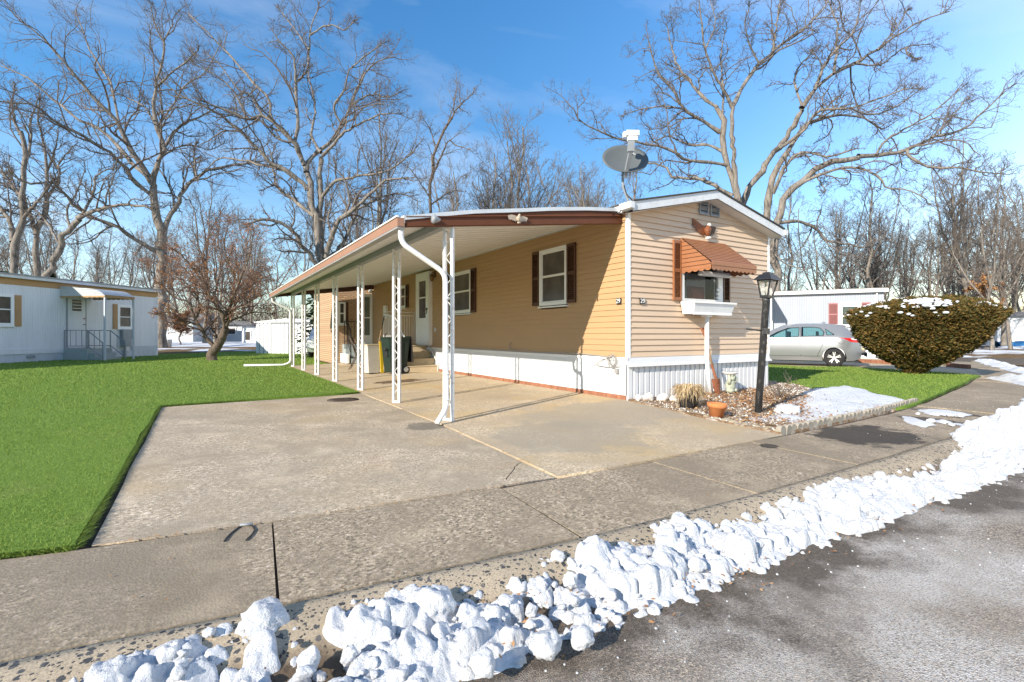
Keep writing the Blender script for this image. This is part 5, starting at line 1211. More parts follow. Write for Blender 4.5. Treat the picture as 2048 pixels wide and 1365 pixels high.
# scalloped concrete edging, one block after another
ed = None; k = 0; x = -.02
while x < 4.35:
    y = float(np.interp(x, [-.1, 1.2, 2.6, 4.4], [-2.43, -2.385, -2.295, -2.085])); y1 = float(np.interp(x + .115, [-.1, 1.2, 2.6, 4.4], [-2.43, -2.385, -2.295, -2.085]))
    if ed is None:
        mb = MB(); P = [(-.055, -.05), (.055, -.05)] + [(.055 * math.cos(t), .035 + .045 * math.sin(t)) for t in np.linspace(0, math.pi, 9)]; mb.prism(P, -.028, .028, 'y')
        ed = mb.build('edging_block', paint('grey cast edging', (.36, .32, .26), .9, .2, 14, .4, 60, dirt=.4)); o = ed
    else: o = ed.copy(); COL.objects.link(o)
    o.location = (x, y + .02, .005 + rnd.uniform(-.008, .006)); o.rotation_euler = (rnd.uniform(-.12, .12), rnd.uniform(-.06, .06), math.atan2(y1 - y, .115) + rnd.uniform(-.08, .08))
    tag(o, 'scalloped grey concrete edging block in the row between the bed and the sidewalk', 'edging block', 'scalloped edging blocks')
    x += .116; k += 1
ed2 = None; y = -.35
while y > -2.4:
    if ed2 is None:
        mb = MB(); mb.blob((0, 0, 0), .06, 2, .18, 1.4, .7, 4.4, 3); ed2 = mb.build('edging_stone', paint('tan edging stone', (.36, .30, .22), .9, .2, 14, .4, 40, dirt=.4)); o = ed2
    else: o = ed2.copy(); COL.objects.link(o)
    o.location = (float(np.interp(y, [-2.4, -1.6, -.9, 0], [-.04, -.06, -.01, .03])) + .03, y, .020 + .05 * (y + 2.4) / 2.4); o.rotation_euler = (0, 0, rnd.uniform(0, 6)); s = rnd.uniform(.75, 1.2); o.scale = (s, s * 1.3, s)
    tag(o, 'pale rough edging stone in the row between the bed and the driveway', 'edging stone', 'edging stones along the driveway'); y -= .135
# bare twiggy shrubs in the bed
def twig_shrub(loc, label, h, n, spread, mat, thick=.005):
    o = thing('bare_shrub', label, 'shrub', loc); mb = MB()
    for i in range(n):
        a = rnd.uniform(0, 6.28); l = h * rnd.uniform(.5, 1); s = spread * rnd.uniform(.2, 1); p = [(0, 0, 0)]
        for j in range(1, 5): t = j / 4; p.append((s * t * math.cos(a) + rnd.uniform(-.02, .02), s * t * math.sin(a) + rnd.uniform(-.02, .02), l * t))
        mb.tube(p, [thick, thick * .8, thick * .7, thick * .5, thick * .3], 4, False)
        for j in (2, 3):
            for _ in range(3):
                b = rnd.uniform(0, 6.28); k = h * .22; mb.tube([p[j], (p[j][0] + k * .6 * math.cos(b), p[j][1] + k * .6 * math.sin(b), p[j][2] + k * rnd.uniform(.2, .9))], [thick * .5, thick * .2], 3, False)
    mb.build('stems', mat, o); return o
sx_, sy_, _ = G(1588, 777, .05)
twig_shrub((sx_, sy_, .05), 'thin bare shrub with a grey seed head by the lawn edge of the garden bed', .42, 5, .26, M['twig'], .006)
twig_shrub((1.35, -1.75, .04), 'low tangle of bare stems in the snow right of the lamp post', .20, 16, .25, M['twig_red'], .004)
twig_shrub((2.4, -.95, .09), 'low bare shrub of rusty stems behind the lamp post', .28, 26, .38, M['twig'], .004)
mb = MB(); mb.blob((0, 0, 0), .17, 3, .2, 1.3, .75, 8.8); o = mb.build('snow_heap', M['snow']); o.location = (1.27, -1.72, .05); tag(o, 'rounded heap of snow right of the lamp post foot', 'snow heap')
# gravel, leaves, straw strewn about
def scatter_quads(name, n, fpos, L, mat, curl=.4):
    P = np.array([fpos() for _ in range(n)]); a = nrg.uniform(0, 6.28, n); l = L * nrg.uniform(.5, 1.2, n); w = l * nrg.uniform(.35, .6, n)
    ux = np.stack([np.cos(a), np.sin(a), nrg.uniform(-curl, curl, n)], 1); uy = np.stack([-np.sin(a), np.cos(a), nrg.uniform(-curl, curl, n)], 1)
    A = P + ux * l[:, None] * -.5; B = P + uy * w[:, None] * .5; C = P + ux * l[:, None] * .5; D = P - uy * w[:, None] * .5
    V = np.stack([A, B, C, D], 1).reshape(-1, 3); mn = V[:, 2].reshape(-1, 4).min(1) ; V[:, 2] += np.repeat(np.maximum(0, P[:, 2] + .003 - mn), 4)
    o = npmesh(name, V, np.arange(4 * n).reshape(-1, 4), mat); return tag(o, kind='stuff')
def inbed():
    while True:
        x, y = nrg.uniform(-.1, 5.5), nrg.uniform(-2.42, .9)
        if pdist(bedp, np.array([x]), np.array([y]))[0] > .03: return x, y
def leafpos():
    while True:
        x, y = inbed()
        c = math.exp(-((x - 1.9) ** 2 / .9 + (y + 1.0) ** 2 / .35)) + .8 * math.exp(-((x - .5) ** 2 / .15 + (y + 1.9) ** 2 / .06)) + .8 * math.exp(-((x - 1.45) ** 2 / .06 + (y + 1.85) ** 2 / .03)) + .55 * math.exp(-((y + .2) ** 2 / .04)) + .12
        if nrg.random() < c * (.25 if x > 3 else 1): return (x, y, zb(x, y) + .012)
scatter_quads('leaf_litter', 2600, leafpos, .055, M['leaf_litter'], .5)
def strawpos():
    x, y = inbed(); return (x, y, zb(x, y) + .008)
scatter_quads('mulch', 1500, strawpos, .05, M['straw'], .3)
mb = MB()
for i in range(1900):
    x, y = inbed(); r = rnd.uniform(.007, .017); mb.blob((x, y, zb(x, y) + r * .3), r, 1, .2, 1.4, .7, i * .37)
tag(mb.build('gravel', M['pebble']), kind='stuff')
def kerbleaf():
    while True:
        x = nrg.uniform(-5, 3); d = nrg.uniform(1.3, 1.75); c = math.exp(-((x + 3.35) ** 2 / .05 + (d - 1.42) ** 2 / .015)) + .5 * math.exp(-((x + 4.5) ** 2 / .2 + (d - 1.3) ** 2 / .02)) + .05
        if nrg.random() < c: return (*off(x, d), float(z_road(np.array([off(x, d)[0]]), np.array([off(x, d)[1]]))[0]) + .05 * nrg.random())
scatter_quads('leaf_litter', 700, kerbleaf, .024, M['leaf_litter'], .5)
def seampos():
    t = nrg.random()
    if t < .45: y = nrg.uniform(-2.5, 4); return (float(np.interp(y, [-2.515, -1.4, 0, 3.95], [-3.20, -3.12, -3.045, -2.98])) + nrg.normal(0, .012), y, .004)
    if t < .8: x = nrg.uniform(-6, -.1); return (x, float(swy(x)) + .018 + nrg.normal(0, .01), .004)
    x = nrg.uniform(-6, 2); return (*off(x, nrg.uniform(0, 1)), .003)
scatter_quads('debris', 700, seampos, .018, M['leaf_litter'], .3)

# ------------------------------------------------------------------ neighbouring homes
def ribs(mb, x0, x1, z0, z1, w=.10, g=.012, d=.010, y=0.0):
    x = x0
    while x < x1 - .01:
        b = min(x + w, x1)
        mb.quad((x, y, z0), (b - g, y, z0), (b - g, y, z1), (x, y, z1))
        mb.quad((b - g, y, z0), (b - g * .5, y + d, z0), (b - g * .5, y + d, z1), (b - g, y, z1)); mb.quad((b - g * .5, y + d, z0), (b, y, z0), (b, y, z1), (b - g * .5, y + d, z1))
        x = b
OL = G(315, 712); AL = math.atan2(.788, .615)
nl = thing('mobile_home', 'white ribbed mobile home with ochre shutters and a striped door hood, across the lawn', 'mobile home', (OL[0], OL[1], -.06), AL)
mb = MB(); ribs(mb, -18, -.05, .60, 3.10); mb.box(-18, -.03, .03, 3.7, .05, 3.25); mb.box(-.10, .0, -.02, .06, .02, 3.15)
mb.build('wall', M['left_wall'], nl)
mb = MB(); mb.box(-18, .02, -.015, .03, 3.10, 3.36); mb.build('trim_band', M['ochre'], nl)
mb = MB(); mb.box(-18, .06, -.16, 3.9, 3.36, 3.50); mb.add([(-18, -.16, 3.50), (.06, -.16, 3.50), (.06, 1.9, 3.72), (-18, 1.9, 3.72), (.06, 3.9, 3.5), (-18, 3.9, 3.5)], [(0, 1, 2, 3), (3, 2, 4, 5), (1, 4, 2)]); mb.build('roof', M['fascia_grey'], nl)
mb = MB(); mb.box(-18, .08, -.18, -.165, 3.47, 3.53); mb.build('drip_edge', M['grey_metal'], nl)
mb = MB(); ribs(mb, -18, -.05, .04, .40, .30, .02, .012, -.012); mb.box(-1.6, -.05, -.02, -.0, .40, .60); mb.build('skirting', M['left_skirt'], nl)
mb = MB(); mb.box(-18, -4.85, -.045, -.001, .40, .57); mb.box(-18, -4.85, -.03, -.001, .575, .61); mb.build('skirting_shelf', M['left_wall'], nl)
mb = MB(); mb.box(-6.45, -6.15, -.05, -.013, .22, .34); mb.build('vent', M['grey_metal'], nl)
sash_y(nl, -7.85, -6.95, 1.52, 2.70, 0, .09, 'darkglass', .52); sash_y(nl, -2.36, -1.58, 1.46, 2.58, 0, .10, 'darkglass', .5)
def board_shutter(parent, x0, x1, z0, z1, mat):
    mb = MB(); mb.box(x0, x1, -.035, -.004, z0, z1)
    for k in range(18): b = z0 + .04 + (z1 - z0 - .08) * k / 18; mb.add([(x0 + .03, -.05, b), (x1 - .03, -.05, b), (x1 - .03, -.037, b + .04), (x0 + .03, -.037, b + .04)], [(0, 1, 2, 3)])
    return mb.build('shutter', M[mat], parent)
board_shutter(nl, -6.90, -6.65, 1.49, 2.71, 'ochre'); board_shutter(nl, -2.62, -2.40, 1.44, 2.62, 'ochre'); board_shutter(nl, -8.2, -7.93, 1.49, 2.71, 'ochre')
mb = MB(); mb.box(-4.80, -4.0, -.03, -.005, .60, 2.72); dr = mb.build('door', M['left_wall'], nl)
mb = MB(); mb.box(-4.84, -4.80, -.035, -.002, .60, 2.74); mb.box(-4.0, -3.96, -.035, -.002, .60, 2.74); mb.build('frame', M['grey_metal'], dr)
mb = MB(); mb.box(-4.60, -4.20, -.045, -.031, 2.20, 2.68); mb.build('pane', M['darkglass'], dr)
mb = MB(); 
for z in (2.30, 2.44, 2.58): mb.box(-4.6, -4.2, -.055, -.046, z, z + .03)
mb.build('louvre', M['white'], dr)
mb = MB(); mb.box(-4.09, -4.03, -.07, -.031, 1.60, 1.64); mb.box(-4.09, -4.04, -.06, -.031, 1.85, 1.90); mb.build('door_handle', M['rust'], dr)
# hood: striped barrel hood on two slim posts, over the stoop
mb = MB(); x0, x1 = -5.12, -3.66; dpt = 2.12; n = 14
top = [(0, 3.24)] + [(-dpt * t, 3.24 - .20 * t - (.22 * max(0, (t - .72) / .28) ** 2)) for t in np.linspace(.1, 1, n)]
for (ya, za), (yb, zb_) in zip(top[:-1], top[1:]): mb.add([(x0, ya, za), (x1, ya, za), (x1, yb, zb_), (x0, yb, zb_), (x0, ya, za - .02), (x1, ya, za - .02), (x1, yb, zb_ - .02), (x0, yb, zb_ - .02)], [(0, 1, 2, 3), (7, 6, 5, 4)])
for xx in (x0, x1):
    for i in range(5):
        zb0 = 2.80 + .085 * i; zt0 = zb0 + .075
        V = []; 
        for (ya, za) in top: V += [(xx, ya, min(zb0, za)), (xx - .008 * (1 if xx == x0 else -1), ya, min(zt0, za))]
        mb.add(V, [(2 * j, 2 * j + 2, 2 * j + 3, 2 * j + 1) for j in range(len(top) - 1)])
hd = mb.build('door_hood', M['galv'], nl)
aw = MB(); scallop(lambda a, z: (x0 - .01, a, z), -.02, -dpt, 2.80, 2.745, 9); scallop(lambda a, z: (a, -dpt - .005, z), x0, x1, 2.84, 2.745, 7); scallop(lambda a, z: (x1 + .01, a, z), -.02, -dpt, 2.80, 2.745, 9); aw.build('valance', M['ochre'], hd)
for xx in (x0 + .03, x1 - .03):
    mb = MB(); mb.box(xx - .03, xx + .03, -dpt + .0, -dpt + .06, 0, 2.80); mb.build('hood_post', M['left_skirt'], nl)
mb = MB(); mb.box(-5.0, -3.80, -1.15, -.001, 0.0, .56); mb.box(-4.9, -3.9, -1.42, -1.151, 0, .37); mb.box(-4.9, -3.9, -1.70, -1.421, 0, .19); mb.build('stoop', M['grey_step'], nl)
for xx in (-4.95, -3.86):
    mb = MB()
    for p, q in (((xx, -.05, .56), (xx, -.05, 1.36)), ((xx, -1.12, .56), (xx, -1.12, 1.36)), ((xx, -.05, 1.35), (xx, -1.12, 1.35)), ((xx, -1.12, 1.35), (xx, -1.85, .82)), ((xx, -1.85, 0), (xx, -1.85, .83)), ((xx, -.05, .68), (xx, -1.12, .68)), ((xx, -1.12, .68), (xx, -1.85, .18))): mb.bar(p, q, .032)
    for i in range(3): mb.bar((xx, -.32 - .27 * i, .68), (xx, -.32 - .27 * i, 1.35), .018)
    mb.bar((xx, -1.45, .45), (xx, -1.45, 1.12), .018); mb.build('stoop_rail', M['grey_metal'], nl)
mb = MB(); mb.box(-2.25, -1.75, -.20, -.005, .92, 1.42); mb.box(-2.22, -1.85, -.26, -.005, .60, .915); mb.tube([(-2.05, -.1, .0), (-2.05, -.1, .6)], .05, 8); mb.build('electric_meter', M['grey_metal'], nl)
# right neighbour
OR_ = (21.41, 5.415); AR = math.atan2(-.846, .532)
nr = thing('mobile_home', 'pale blue grey mobile home with mauve shutters behind the silver car', 'mobile home', (OR_[0], OR_[1], 0), AR)
mb = MB(); ribs(mb, -14, 0, .68, 3.05, .10, .012, .008); mb.box(-14, .0, .02, 3.6, .05, 3.1); mb.build('wall', M['blue_wall'], nr)
mb = MB(); mb.box(-14, .0, -.012, .02, -.3, .66); mb.box(-14, .0, -.03, -.0, .661, .69); mb.build('skirting', M['skirt'], nr)
mb = MB(); mb.box(-14, .14, -.22, 3.8, 3.08, 3.24); mb.build('roof_edge', M['white'], nr)
mb = MB(); mb.add([(-14, -.20, 3.245), (.13, -.20, 3.245), (.13, 1.8, 3.40), (-14, 1.8, 3.40), (.13, 3.8, 3.245), (-14, 3.8, 3.245)], [(0, 1, 2, 3), (3, 2, 4, 5), (1, 4, 2)]); mb.box(-14, .10, -.21, -.05, 3.242, 3.275); mb.build('roof', M['tar'], nr)
f = sash_y(nr, -1.70, -.98, 1.52, 2.50, -.005, .07, 'glass', .48)
mb = MB(); mb.box(-1.80, -.88, -.03, -.002, 2.535, 2.66); mb.box(-1.80, -1.74, -.03, -.002, 1.46, 2.53); mb.box(-.94, -.88, -.03, -.002, 1.46, 2.53); mb.build('casing', M['white_clean'], f)
mb = MB(); mb.box(-1.66, -1.02, -.006, -.004, 1.55, 2.47); mb.build('curtain', M['curtain'], f)
shutter(nr, M['mauve'], -2.19, -1.82, 1.53, 2.62, -.005, 'y', 40); shutter(nr, M['mauve'], -.87, -.52, 1.53, 2.62, -.005, 'y', 40)
mb = MB(); mb.tube([(-.28, -.06, 3.05), (-.28, -.06, .05)], .04, 8); mb.build('downspout', M['white'], nr)
mb = MB(); mb.box(-7.4, -4.65, -2.9, -.23, 3.06, 3.20); mb.box(-4.72, -4.66, -2.9, -2.84, 0, 3.06); mb.box(-7.4, -7.34, -2.9, -2.84, 0, 3.06); mb.box(-4.66, -4.60, -.25, -.19, 0, 3.08); mb.build('carport_roof', M['white'], nr)
# low brick borders by that drive
mbs = []
for i, (a, b) in enumerate((((1712, 719), (1815, 724)), ((1895, 727), (1942, 731)))):
    p, q = G(*a, .12), G(*b, .12); mb = MB(); L = math.hypot(q[0] - p[0], q[1] - p[1]); k = int(L / .22)
    for j in range(k):
        x = j * .22; mb.box(x, x + .205, -.05, .05, 0, .13 + .006 * rnd.random())
    o = mb.build('brick_border', M['brick_red']); o.location = (p[0], p[1], .0); o.rotation_euler = (0, 0, math.atan2(q[1] - p[1], q[0] - p[0]))
    tag(o, ('low red brick border at the foot of the blue grey home, behind the car', 'short low red brick border by the walk, right of the yew bush')[i], 'brick border')
# garden shed
S0 = Vector(AT(512, 708, 29.4)); S1 = Vector(AT(668, 708, 27.9)); dS = (S1 - S0); sl_ = dS.length
sh = thing('garden_shed', 'white ribbed steel garden shed at the back of the lawn behind the carport posts', 'shed', (S0.x, S0.y, .0), math.atan2(dS.y, dS.x))
mb = MB(); LW = sl_ * .82; x = 0.0; z0, z1 = .03, 1.80
mb.box(.02, LW - .02, .03, 2.2, z0, z1)
while x < LW - .02:
    b = min(x + .29, LW)
    mb.quad((x, 0, z0), (b - .07, 0, z0), (b - .07, 0, z1), (x, 0, z1)); mb.quad((b - .035, .022, z0), (b, 0, z0), (b, 0, z1), (b - .035, .022, z1)); mb.k = 1
    mb.quad((b - .07, 0, z0), (b - .035, .022, z0), (b - .035, .022, z1), (b - .07, 0, z1)); mb.k = 0  # one flank of each groove coloured darker as its shaded side
    x = b
mb.build('wall', [M['shed_white'], M['shed_rib_shade']], sh)
mb = MB()
mb.add([(-.08, -.08, z1), (LW + .08, -.08, z1), (LW + .08, -.08, z1 + .05), (LW * .5, -.08, z1 + .24), (-.08, -.08, z1 + .05), (-.08, 2.3, z1), (LW + .08, 2.3, z1), (LW + .08, 2.3, z1 + .05), (LW * .5, 2.3, z1 + .24), (-.08, 2.3, z1 + .05)],
       [(0, 1, 2, 3, 4), (9, 8, 7, 6, 5), (4, 3, 8, 9), (3, 2, 7, 8), (0, 5, 6, 1), (0, 4, 9, 5), (1, 6, 7, 2)]); mb.build('roof', M['shed_white'], sh)
mb = MB(); mb.box(LW * .24, LW * .245, -.012, -.001, z0, z1 - .02); mb.box(LW * .52, LW * .525, -.012, -.001, z0, z1 - .02); mb.box(LW * .24, LW * .80, -.03, -.001, z1 - .07, z1 - .02)
dd = mb.build('sliding_door', M['grey_metal'], sh)
mb = MB(); mb.box(LW * .525 + .03, LW * .525 + .07, -.03, -.001, .85, 1.1); mb.build('door_handle', M['black'], dd)
# small white car and red post glimpsed behind
wc = thing('parked_car', 'pale car end partly hidden between the shed and the brick rear room', 'car', AT(664, 729, 25.5)[:2] + (0,), R(70))
mb = MB(); mb.prism([(-2, .3), (2, .3), (2.1, .55), (1.95, .85), (1.2, .95), (.7, 1.35), (-.8, 1.4), (-1.6, .98), (-2.1, .9), (-2.15, .5)], -.8, .8, 'y'); mb.build('body', M['far_white'], wc)
mb = MB(); mb.prism([(1.1, .97), (.68, 1.30), (-.75, 1.34), (-1.45, 1.0)], -.815, .815, 'y'); mb.build('window', M['darkglass'], wc)
for sx in (-1.35, 1.35):
    for sy in (-.75, .75): mb = MB(); mb.lathe([(.1, -.09), (.3, -.08), (.3, .08), (.1, .09)], (sx, sy, .3), 16, 'y'); mb.build('wheel', M['rubber'], wc)
mb = MB(); mb.box(-.02, .02, -.02, .02, 0, 1.35); mb.box(-.06, .06, -.03, .03, .92, .98); o = mb.build('marker_post', M['red_paint']); o.location = AT(659, 729, 22)[:2] + (0,); tag(o, 'thin red post standing left of the brick rear room', 'post')
# houses beyond the lawn
def far_house(px, D, w, h, rz, label, wallmat, roofh=.9, win=(), z=.2, depth=5):
    p = AT(px, 690, D); o = thing('far_house', label, 'house', (p[0], p[1], z), rz)
    mb = MB(); mb.box(0, w, 0, depth, 0, h); mb.build('wall', M[wallmat], o)
    mb = MB(); mb.prism([(-.3, h), (depth + .3, h), (depth / 2, h + roofh)], -.3, w + .3, 'x'); r = mb.build('roof', M['shingle' if roofh > 1 else 'tar'], o)
    for a, b, c, d in win:
        mb = MB(); mb.box(a, b, -.06, -.002, c, d); f = mb.build('window', M['white_clean'], o); mb = MB(); mb.box(a + .1, b - .1, -.075, -.061, c + .1, d - .1); mb.build('pane', M['darkglass'], f)
    return o
AZ = -math.atan2(SA, CA)
far_house(318, 50, 3.6, 2.2, AZ + R(-6), 'grey gabled house end seen just right of the white neighbour home', 'far_grey', .9)
far_house(375, 56, 6.0, 2.0, AZ + R(4), 'low white house with a band of windows behind the leaning ornamental tree', 'far_white', .5, ((.6, 3.2, .9, 1.7), (3.8, 5.2, .9, 1.7)))
far_house(484, 48, 4.2, 1.7, AZ + R(-10), 'white outbuilding glimpsed left of the steel shed', 'far_white', .4, ((.3, 1.0, .3, 1.3),))
far_house(1995, 42, 9, 2.6, AZ + R(-30), 'pale lap sided house at the right edge beyond the side road', 'far_white', .5, (), 0.0, 6)
mb = MB()
n = 14; V = []
for i in range(n + 1):
    for j in range(7): V.append((i * .25, (j - 3) * .22, max(0, .50 * (1 - (abs(j - 3) / 3) ** 2.2)) + .07 * math.sin(i * 1.7 + j)))
mb.smooth = True; mb.add(V, [(i * 7 + j, (i + 1) * 7 + j, (i + 1) * 7 + j + 1, i * 7 + j + 1) for i in range(n) for j in range(6)])
o = mb.build('tarp', M['tarp'], fix=True); p = AT(1990, 691, 38); o.location = (p[0], p[1], .1); o.rotation_euler = (0, 0, AZ + R(-10)); tag(o, 'blue tarp over a low heap by the side road at the right edge', 'tarp')
mb = MB(); mb.lathe([(.0, 0), (.24, 0), (.30, .55), (.31, .58), (.0, .57)], (0, 0, 0), 18, caps=False); o = mb.build('white_tub', M['white_clean']); p = AT(335, 690, 37.5); o.location = (p[0], p[1], .17); tag(o, 'white plastic tub on the snow behind the lawn near the neighbour home', 'tub')

# ------------------------------------------------------------------ silver hatchback
wx, wy = 12.99, 3.44
hx, hy = -.45, .893   # heading
carrz = math.atan2(hy, hx)
cr_ = thing('parked_car', 'silver hatchback parked behind the home with its left side and red tail light showing', 'car', (wx - hx * .80 + hy * .80, wy - hy * .80 - hx * .80, 0.0), carrz)
# car frame: x forward from the rear bumper, y to its left; the visible side is +y (its left)
def chy(x, z):
    y = .885 - .035 * ((z - .62) / .4) ** 2 if z < .98 else .885 - .035 * .81 - .62 * (z - .98) ** 1.05
    y -= .02 * max(0, .5 - z) ** 1 * 2
    if x < .75: y -= .30 * ((.75 - x) / .75) ** 2.4
    if x > 3.4: y -= .34 * ((x - 3.4) / .9) ** 2.2
    return y
TOPP = [(.02, .40), (-.0, .55), (.02, .72), (.07, .84), (.12, .95), (.24, 1.10), (.40, 1.27), (.50, 1.355), (.44, 1.385), (.62, 1.415), (.95, 1.45), (1.4, 1.475), (1.9, 1.47), (2.35, 1.42), (2.8, 1.22), (3.2, 1.01), (3.35, .97), (3.8, .88), (4.1, .76), (4.25, .62), (4.28, .45), (4.25, .28), (4.1, .20)]
def arch(cx, r=.355, z=.315):
    a0 = math.asin(max(-1, (.20 - z) / r)); return [(cx + r * math.cos(a), z + r * math.sin(a)) for a in np.linspace(a0, math.pi - a0, 15)]
SIDE = TOPP + arch(3.42) [0:] + arch(.80) + [(.25, .21), (.05, .28)]
W1 = [(1.86, 1.04), (1.86, 1.36), (2.20, 1.345), (2.55, 1.20), (2.90, 1.00), (2.4, 1.0)]
W2 = [(1.13, 1.075), (1.10, 1.20), (1.22, 1.335), (1.45, 1.37), (1.78, 1.37), (1.78, 1.045)]
W3 = [(.80, 1.10), (.93, 1.20), (1.07, 1.31), (1.03, 1.18), (1.02, 1.09)]
TL = [(.10, .835), (.09, .95), (.15, .985), (.40, .99), (.68, 1.0), (.45, .93), (.30, .85)]
def lift(poly_out, holes, sgn, o=0.0, step=.09):
    pts = [Vector(p) for p in poly_out]; n0 = len(pts); loops = [list(range(n0))]
    for h in holes:
        s = len(pts); pts += [Vector(p) for p in h]; loops.append(list(range(s, len(pts))))
    P = [(p.x, p.y) for p in pts[:n0]]
    gx, gy = np.meshgrid(np.arange(-.1, 4.4, step), np.arange(.15, 1.5, step)); gx, gy = gx.ravel(), gy.ravel()
    k = pdist(P, gx, gy) > .03
    for h in holes: k &= np.abs(pdist(h, gx, gy)) > .02
    pts += [Vector((a, b)) for a, b in zip(gx[k], gy[k])]
    v, e, f, *_ = geometry.delaunay_2d_cdt(pts, [], loops, 0, 1e-6)
    out = []
    for t in f:
        c = sum((v[i] for i in t), Vector((0, 0))) / len(t); a, b = np.array([c.x]), np.array([c.y])
        if not inpoly(P, a, b)[0] or any(inpoly(h, a, b)[0] for h in holes): continue
        out.append(list(t) if sgn > 0 else list(reversed(t)))
    return [(p.x, sgn * (chy(p.x, p.y) + o), p.y) for p in v], out
mb = MB(); mb.smooth = True
for s in (1, -1):
    v, f = lift(SIDE, [W1, W2, W3], s); mb.add(v, [list(reversed(t)) for t in f])
rows = []
for (x, z) in TOPP:
    w = chy(x, z); cw = .045 if z > 1.0 else .03
    rows.append([(x + (-.13 if x < 1 and z < 1.0 else .16 if x > 3.9 else 0) * (1 - t * t), w * t, z + (cw * (1 - t * t) if .9 < z else 0)) for t in np.linspace(1, -1, 11)])
glass_rows = {5, 6, 14}   # hatch and windscreen spans are glazed
V = [p for r in rows for p in r]; n = 11
for i in range(len(rows) - 1):
    for j in range(n - 1):
        gl_ = (i in (4, 5, 6) and 0 < j < n - 2) or (i in (13, 14) and 0 < j < n - 2)
        if not gl_: mb.f.append([len(mb.v) + q for q in (i * n + j, i * n + j + 1, (i + 1) * n + j + 1, (i + 1) * n + j)]); mb.m.append(0); mb.sm.append(True)
mb.v.extend(V)
body = mb.build('body', M['car_paint'], cr_, fix=True)
mb = MB(); mb.smooth = True; mb.v.extend(V)
for i in (4, 5, 6, 13, 14):
    for j in range(1, n - 2): mb.f.append([i * n + j, i * n + j + 1, (i + 1) * n + j + 1, (i + 1) * n + j]); mb.m.append(0); mb.sm.append(True)
mb.build('windscreen', M['car_glass'], cr_)
for w in (W1, W2, W3):
    for s in (1, -1):
        mb = MB(); mb.smooth = True; v, f = lift(w, [], s, -.008); mb.add(v, f); mb.build('side_window', M['car_glass'], cr_)
mb = MB()
def seam(P, r=.006, sgns=(1,)):
    for s in sgns: mb.tube([(x, s * (chy(x, z) + .001), z) for x, z in P], r, 4)
for w in (W1, W2, W3): seam(w + [w[0]], .012)
seam([(1.82, 1.38), (1.80, 1.03), (1.82, .8), (1.80, .36)]); seam([(1.09, 1.2), (1.12, 1.06), (1.14, .75), (1.22, .55), (1.30, .36)]); seam([(3.0, 1.0), (2.98, .6), (2.95, .36)]); seam([(1.2, .355), (3.0, .355)]); seam([(.46, 1.40), (.7, 1.42)], .01)
fl = [(.60 + .085 * math.cos(a), .86 + .075 * math.sin(a)) for a in np.linspace(0, 6.283, 20)]; seam(fl, .004)
mb.tube([(.92, chy(.92, .95) - .0, .965), (1.6, chy(1.6, .93) + .004, .945), (2.6, chy(2.6, .90) + .004, .90)], .008, 4)
mb.box(1.2, 3.05, -.80, .80, .20, .30); mb.box(.1, 4.1, -.70, .70, .17, .199)
mb.build('door_seam', M['car_dark'], cr_)
mb = MB()
for x, z in ((1.22, .945), (2.02, .915)): mb.tube([(x - .01, chy(x, z) + .010, z), (x + .10, chy(x, z) + .035, z + .006), (x + .21, chy(x + .2, z) + .010, z)], .016, 6)
mb.build('door_handle', M['car_paint'], cr_)
for s in (1, -1):
    mb = MB(); mb.smooth = True; v, f = lift(TL, [], s, .008, .04); mb.add(v, [t if s > 0 else t for t in f]); t_ = mb.build('tail_light', M['tail_red'], cr_)
    mb = MB(); mb.smooth = True; v, f = lift([(.12, .93), (.14, .975), (.33, .98), (.30, .94), (.2, .92)], [], s, .014, .04); mb.add(v, f); mb.build('clear_lens', M['tail_clear'], t_)
mb = MB(); mb.box(-.135, -.10, -.75, .75, .36, .50); mb.box(-.10, -.05, .55, .80, .40, .47); mb.build('rear_bumper_insert', M['car_dark'], cr_)
mb = MB(); mb.tube([(.34, .0, 1.16), (.20, .35, 1.10)], .012, 6); mb.build('rear_wiper', M['car_dark'], cr_)
mb = MB(); mb.add([(1.05, -.04, 1.51), (1.05, .04, 1.51), (1.2, .03, 1.52), (1.2, -.03, 1.52), (1.08, 0, 1.565), (1.13, 0, 1.555)], [(0, 1, 4), (1, 2, 5, 4), (2, 3, 5), (3, 0, 4, 5)]); mb.build('roof_antenna', M['car_paint'], cr_)
